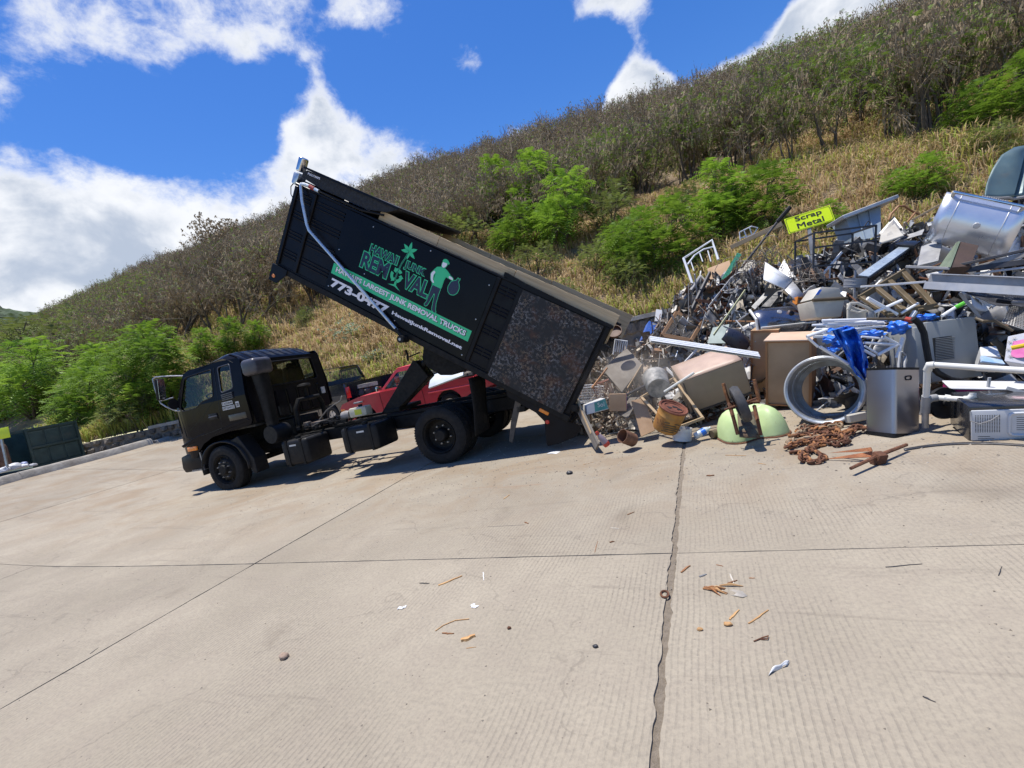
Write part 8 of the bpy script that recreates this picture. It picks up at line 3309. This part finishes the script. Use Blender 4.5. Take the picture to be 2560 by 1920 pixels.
M_SPL = mat('fresh_splinter', (0.50, 0.30, 0.13), (0.38, 0.20, 0.08), 18, .8, stretch=(.3, 4, 4), vary=.2)
M_SPD = mat('brown_splinter', (0.24, 0.11, 0.045), (0.15, 0.065, 0.03), 18, .85, vary=.2)
M_FLAKE = mat('pale_flake', (0.52, 0.47, 0.40), (0.42, 0.38, 0.32), 12, .85)
LIT = [(zF(195, 738), zF(315, 690), .018, M_SPL, 'long pale wood splinter on the slab left of the wide joint'),
       (zF(100, 725), zF(148, 727), .010, M_DGREY, 'small dark bolt lying left of the long pale splinter'),
       (zF(422, 670), zF(424, 712), .010, M_WHITE, 'short white sliver right of the long pale splinter'),
       (zF(310, 1020), zF(382, 995), .030, M_SPL, 'chunky pale wood chip in the middle foreground'),
       (zF(215, 978), zF(272, 982), .012, M_SPD, 'reddish chip just left of the chunky pale wood chip'),
       (zF(335, 1055), zF(385, 1048), .006, M_SPL, 'thin straw below the chunky pale wood chip'),
       (zF(1420, 672), zF(1468, 638), .016, M_SPD, 'brown wood peg right of the wide joint crossing'),
       (zF(1515, 695), zF(1548, 680), .016, M_GREYM, 'grey pebble-like chip right of the brown wood peg'),
       (zF(1600, 632), zF(1635, 640), .008, M_SPD, 'tiny brown twig above the shredded bark'),
       (zF(1668, 912), zF(1715, 862), .014, M_SPL, 'slim splinter standing above the orange wood knot'),
       (zF(1765, 932), zF(1862, 862), .012, M_SPL, 'long slim splinter right of the orange wood knot'),
       (zF(1655, 728), zF(1706, 712), .012, M_SPD, 'dark twig crossing a pale sliver'),
       (zF(1668, 680), zF(1690, 728), .010, M_FLAKE, 'pale sliver crossing the dark twig'),
       (zF(1765, 700), zF(1796, 700), .008, M_SPD, 'tiny dark twig far right of the shredded bark'),
       (zF(1060, 520), zF(1085, 515), .016, M_SPD, 'small brown chip just before the cross joint'),
       (zF(1065, 444), zF(1110, 450), .008, M_FLAKE, 'thin pale strip beyond the cross joint'),
       (zF(1150, 380), zF(1185, 365), .012, M_SPD, 'brown sliver near the rust stained strip'),
       (zF(525, 300), zF(555, 278), .014, M_SPL, 'tan chip on the rust stained area behind the truck wheel'),
       (zF(630, 417), zF(650, 424), .014, M_SPD, 'dark brown chip left of the pale strip'),
       (zF(1550, 183), zF(1590, 180), .018, M_SPD, 'brown stub of wood right of the wide joint near the pile'),
       (zF(1645, 78), zF(1750, 80), .010, M_SPL, 'long straw in front of the green wheelbarrow'),
       (zF(1810, 118), zF(1850, 124), .008, M_SPL, 'short straw left of the anchor chain'),
       (zF(925, 126), zF(980, 112), .008, M_SPL, 'straw on the dusty ground right of the truck tail'),
       (zG(980, 703), zG(1155, 688), .008, M_DGREY, 'thin dark rod lying by the cross joint at the right'),
       (zG(1158, 1320), zG(1218, 1348), .007, M_DGREY, 'short dark nail in the right foreground'),
       (zG(1520, 745), zG(1535, 700), .006, M_DGREY, 'thin dark wire near the right edge'),
       (zF(985, 570), zF(1000, 512), .006, M_SPD, 'upright-looking twig line touching the cross joint'),
       (zF(440, 440), zF(630, 430), .006, M_GREYW, 'long thin grey twig lying beyond the cross joint'),
       (zH(500, 962), zH(542, 930), .010, M_GREYW, 'grey twig on the diagonal joint at the left'),
       (zH(150, 57), zH(280, 27), .02, M_DGREY, 'dark stick lying near the left kerb')]
for (a, c, w, m, lab) in LIT:
    splinter(a, c, w, m, 'wood_splinter' if m in (M_SPL, M_SPD, M_GREYW) else 'litter_piece', lab, 'splinter' if m in (M_SPL, M_SPD, M_GREYW) else 'litter')
# shredded bark, knot, flake, paper, link
t = thing('shredded_bark', 'orange shredded bark scrap right of the wide joint', 'bark', T(G(*zF(1570, 745))))
for k in range(9):
    b = MB()
    a = rng.uniform(-.9, .2)
    L = rng.uniform(.05, .14)
    b.tube([(0, 0, .006), (L * .5 * math.cos(a), L * .5 * math.sin(a), .014), (L * math.cos(a), L * math.sin(a), .004)], [.003, .007, .002], 5, T(rng.uniform(-.05, .05), rng.uniform(-.03, .03), 0))
    b.build('strand', M_SPL if k % 2 else M_RUST2, t)
sack('wood_knot', 'orange knot of splintered wood at the end of the slim splinter', G(*zF(1660, 938)) + Vector((0, 0, .008)), (.02, .013, .010), M_SPL, 'wood', 6)
sack('wood_crumb', 'orange wood crumb with sawdust left of the orange knot', G(*zF(1518, 962)) + Vector((0, 0, .006)), (.014, .011, .007), M_SPL, 'wood', 7)
sack('stone_chunk', 'single grey and orange stone chunk in the left foreground', G(*zH(1572, 985)) + Vector((0, 0, .012)), (.032, .026, .022), mat('two_tone_stone', (0.22, 0.21, 0.2), (0.38, 0.22, 0.12), 30, .85), 'stone', 8)
sack('dark_lump', 'small black lump on the dusty slab right of the rear wheel', G(*zF(858, 172)) + Vector((0, 0, .015)), (.04, .03, .025), M_DGREY, 'lump', 9)
sack('dark_pebble', 'dark pebble left of the wide joint in the foreground', G(*zF(990, 1048)) + Vector((0, 0, .006)), (.014, .01, .008), M_DGREY, 'pebble', 10)
sack('red_crumb', 'small red-brown crumb in the middle foreground', G(*zF(553, 955)) + Vector((0, 0, .006)), (.012, .01, .008), M_RUSTY, 'pebble', 11)
b = MB()
fl = [(-.09, .0), (-.07, .03), (-.03, .025), (.0, .035), (.05, .02), (.08, -.01), (.06, -.035), (.02, -.03), (-.02, -.02), (-.06, -.025)]
b.add([(x, y, .004 + .006 * math.sin(x * 40)) for x, y in fl], [tuple(range(10))])
tag(b.build('paint_flake', M_FLAKE, M=T(G(*zF(1680, 775))) @ rotm(0, 0, -14), thick=.004), 'large pale flat flake right of the shredded bark', 'flake')
b = MB()
pa, pc = G(*zF(1870, 1185)), G(*zF(1965, 1135))
b.sheet(lambda u, v: pa.lerp(pc, u) + Vector((.012 * (v - .5), .03 * (v - .5) * (1 - .6 * math.sin(math.pi * u)), .004 + .02 * math.sin(math.pi * u) * v + .006 * math.sin(u * 9))), 14, 3)
tag(b.build('paper_strip', mat('crumpled_white', (0.66, 0.66, 0.66), (0.55, 0.55, 0.55), 20, .6), smooth=60, thick=.001), 'twisted white plastic strip in the right foreground', 'plastic strip')
b = MB()
b.tube([(.022 * math.cos(a) * 1.0, .034 * math.sin(a), .008) for a in [2 * math.pi * k / 14 for k in range(14)]], .006, 6, closed=True)
tag(b.build('steel_shackle', M_RUSTY, M=T(G(*zF(1340, 785))) @ rotm(0, 0, 10)), 'small oval steel ring lying on the wide joint', 'ring')
b = MB()
q0 = G(*zF(1790, 1022))
b.tube([q0 + Vector((0, 0, .004)), G(*zF(1835, 1005)) + Vector((0, 0, .006)), G(*zF(1865, 1000)) + Vector((0, 0, .01)), G(*zF(1860, 1015)) + Vector((0, 0, .008)), G(*zF(1825, 1012)) + Vector((0, 0, .004))], .003, 6)
tag(b.build('looped_wire', M_RUSTY), 'short rusty looped wire in the right foreground', 'wire')
b = MB()
cu = [zF(180, 968), zF(220, 940), zF(280, 915), zF(350, 908)]
b.tube([G(*c) + Vector((0, 0, .004)) for c in cu], .003, 5)
tag(b.build('curved_straw', M_SPL), 'long thin curved straw in the middle foreground', 'straw')
for n_, (c, lab) in enumerate(((zF(10, 850), 'white crushed paper scrap in the left middle foreground'), (zF(375, 842), 'fainter pale paper scrap left of the chip group'))):
    for k in range(1):
        b = MB()
        b.sheet(lambda u, v: (-.03 + .06 * u, -.015 + .03 * v + .006 * math.sin(u * 9), .002 + .004 * abs(math.sin(u * 11 + v * 7 + n_))), 8, 5)
        tag(b.build('paper_scrap', MATS['crumpled_white'], M=T(G(*c)) @ rotm(0, 0, 20 - 50 * n_), smooth=0, thick=.001), lab, 'paper')
b = MB()
b.sheet(lambda u, v: (-.10 + .2 * u, -.06 + .12 * v, .004 + .006 * math.sin(u * 4)), 5, 3)
tag(b.build('paper_sheet', MATS['crumpled_white'], M=T(G(1385, 1132)) @ rotm(0, 0, -15), thick=.001), 'flat white sheet lying in the shadow edge behind the rear wheel', 'paper')
# grit: crumbs too small to count
V, F = [], []
rg = random.Random(55)
for k in range(9000):
    u = rg.random()
    x = rg.uniform(-9, 3.2)
    y = rg.uniform(1.0, 7.6)
    if rg.random() > .12 + .88 * max(0, min(1, (y - 2.0) / 3.5)) ** 1.5 * max(.15, min(1, (x + 6.5) / 4)):
        continue
    s = rg.uniform(.002, .0065) * (1 + .7 * (y > 4.5))
    q = len(V)
    a = rg.uniform(0, 6.28)
    z = road(x, y)
    V += [(x + s * 1.6 * math.cos(a + i * 2.094), y + s * 1.6 * math.sin(a + i * 2.094), z - .001) for i in range(3)] + [(x, y, z + s)]
    F += [(q, q + 1, q + 3), (q + 1, q + 2, q + 3), (q + 2, q, q + 3)]
me = bpy.data.meshes.new('grit')
me.from_pydata(V, [], F)
me.materials.append(mat('grit', (0.13, 0.105, 0.08), (0.42, 0.37, 0.3), 9, .9))
o = link('grit', me)
o['kind'] = 'stuff'
o['label'] = 'scattered grit and crumbs over the concrete'

# dust thrown up where the load slides out
dm = bpy.data.materials.new('dust')
dm.use_nodes = True
nt = dm.node_tree
nt.nodes.clear()
out = nt.nodes.new('ShaderNodeOutputMaterial')
pv_ = nt.nodes.new('ShaderNodeVolumePrincipled')
pv_.inputs['Color'].default_value = (0.86, 0.76, 0.64, 1)
pv_.inputs['Anisotropy'].default_value = 0.2
tcn = nt.nodes.new('ShaderNodeTexCoord')
ln = nt.nodes.new('ShaderNodeVectorMath')
ln.operation = 'LENGTH'
nt.links.new(tcn.outputs['Object'], ln.inputs[0])
fall = ramp(nt, ln.outputs['Value'], 1.0, 0.25)
nz = ramp(nt, tnoise(nt, tcn.outputs['Object'], 2.6, 3, 0.55), 0.38, 0.66)
mu = nt.nodes.new('ShaderNodeMath')
mu.operation = 'MULTIPLY'
nt.links.new(fall, mu.inputs[0])
nt.links.new(nz, mu.inputs[1])
m2 = nt.nodes.new('ShaderNodeMath')
m2.operation = 'MULTIPLY'
m2.inputs[1].default_value = 0.75
nt.links.new(mu.outputs[0], m2.inputs[0])
nt.links.new(m2.outputs[0], pv_.inputs['Density'])
nt.links.new(pv_.outputs[0], out.inputs['Volume'])
bm = bmesh.new()
bmesh.ops.create_icosphere(bm, subdivisions=3, radius=1)
me = bpy.data.meshes.new('dust_cloud')
bm.to_mesh(me)
bm.free()
me.materials.append(dm)
c0 = W(1590, 960, 6.6)
o = link('dust_cloud', me, None, T(c0) @ Matrix.Diagonal((1.15, .75, .8, 1)))
o['kind'] = 'stuff'
o['label'] = 'faint tan dust rising where the load slides out'
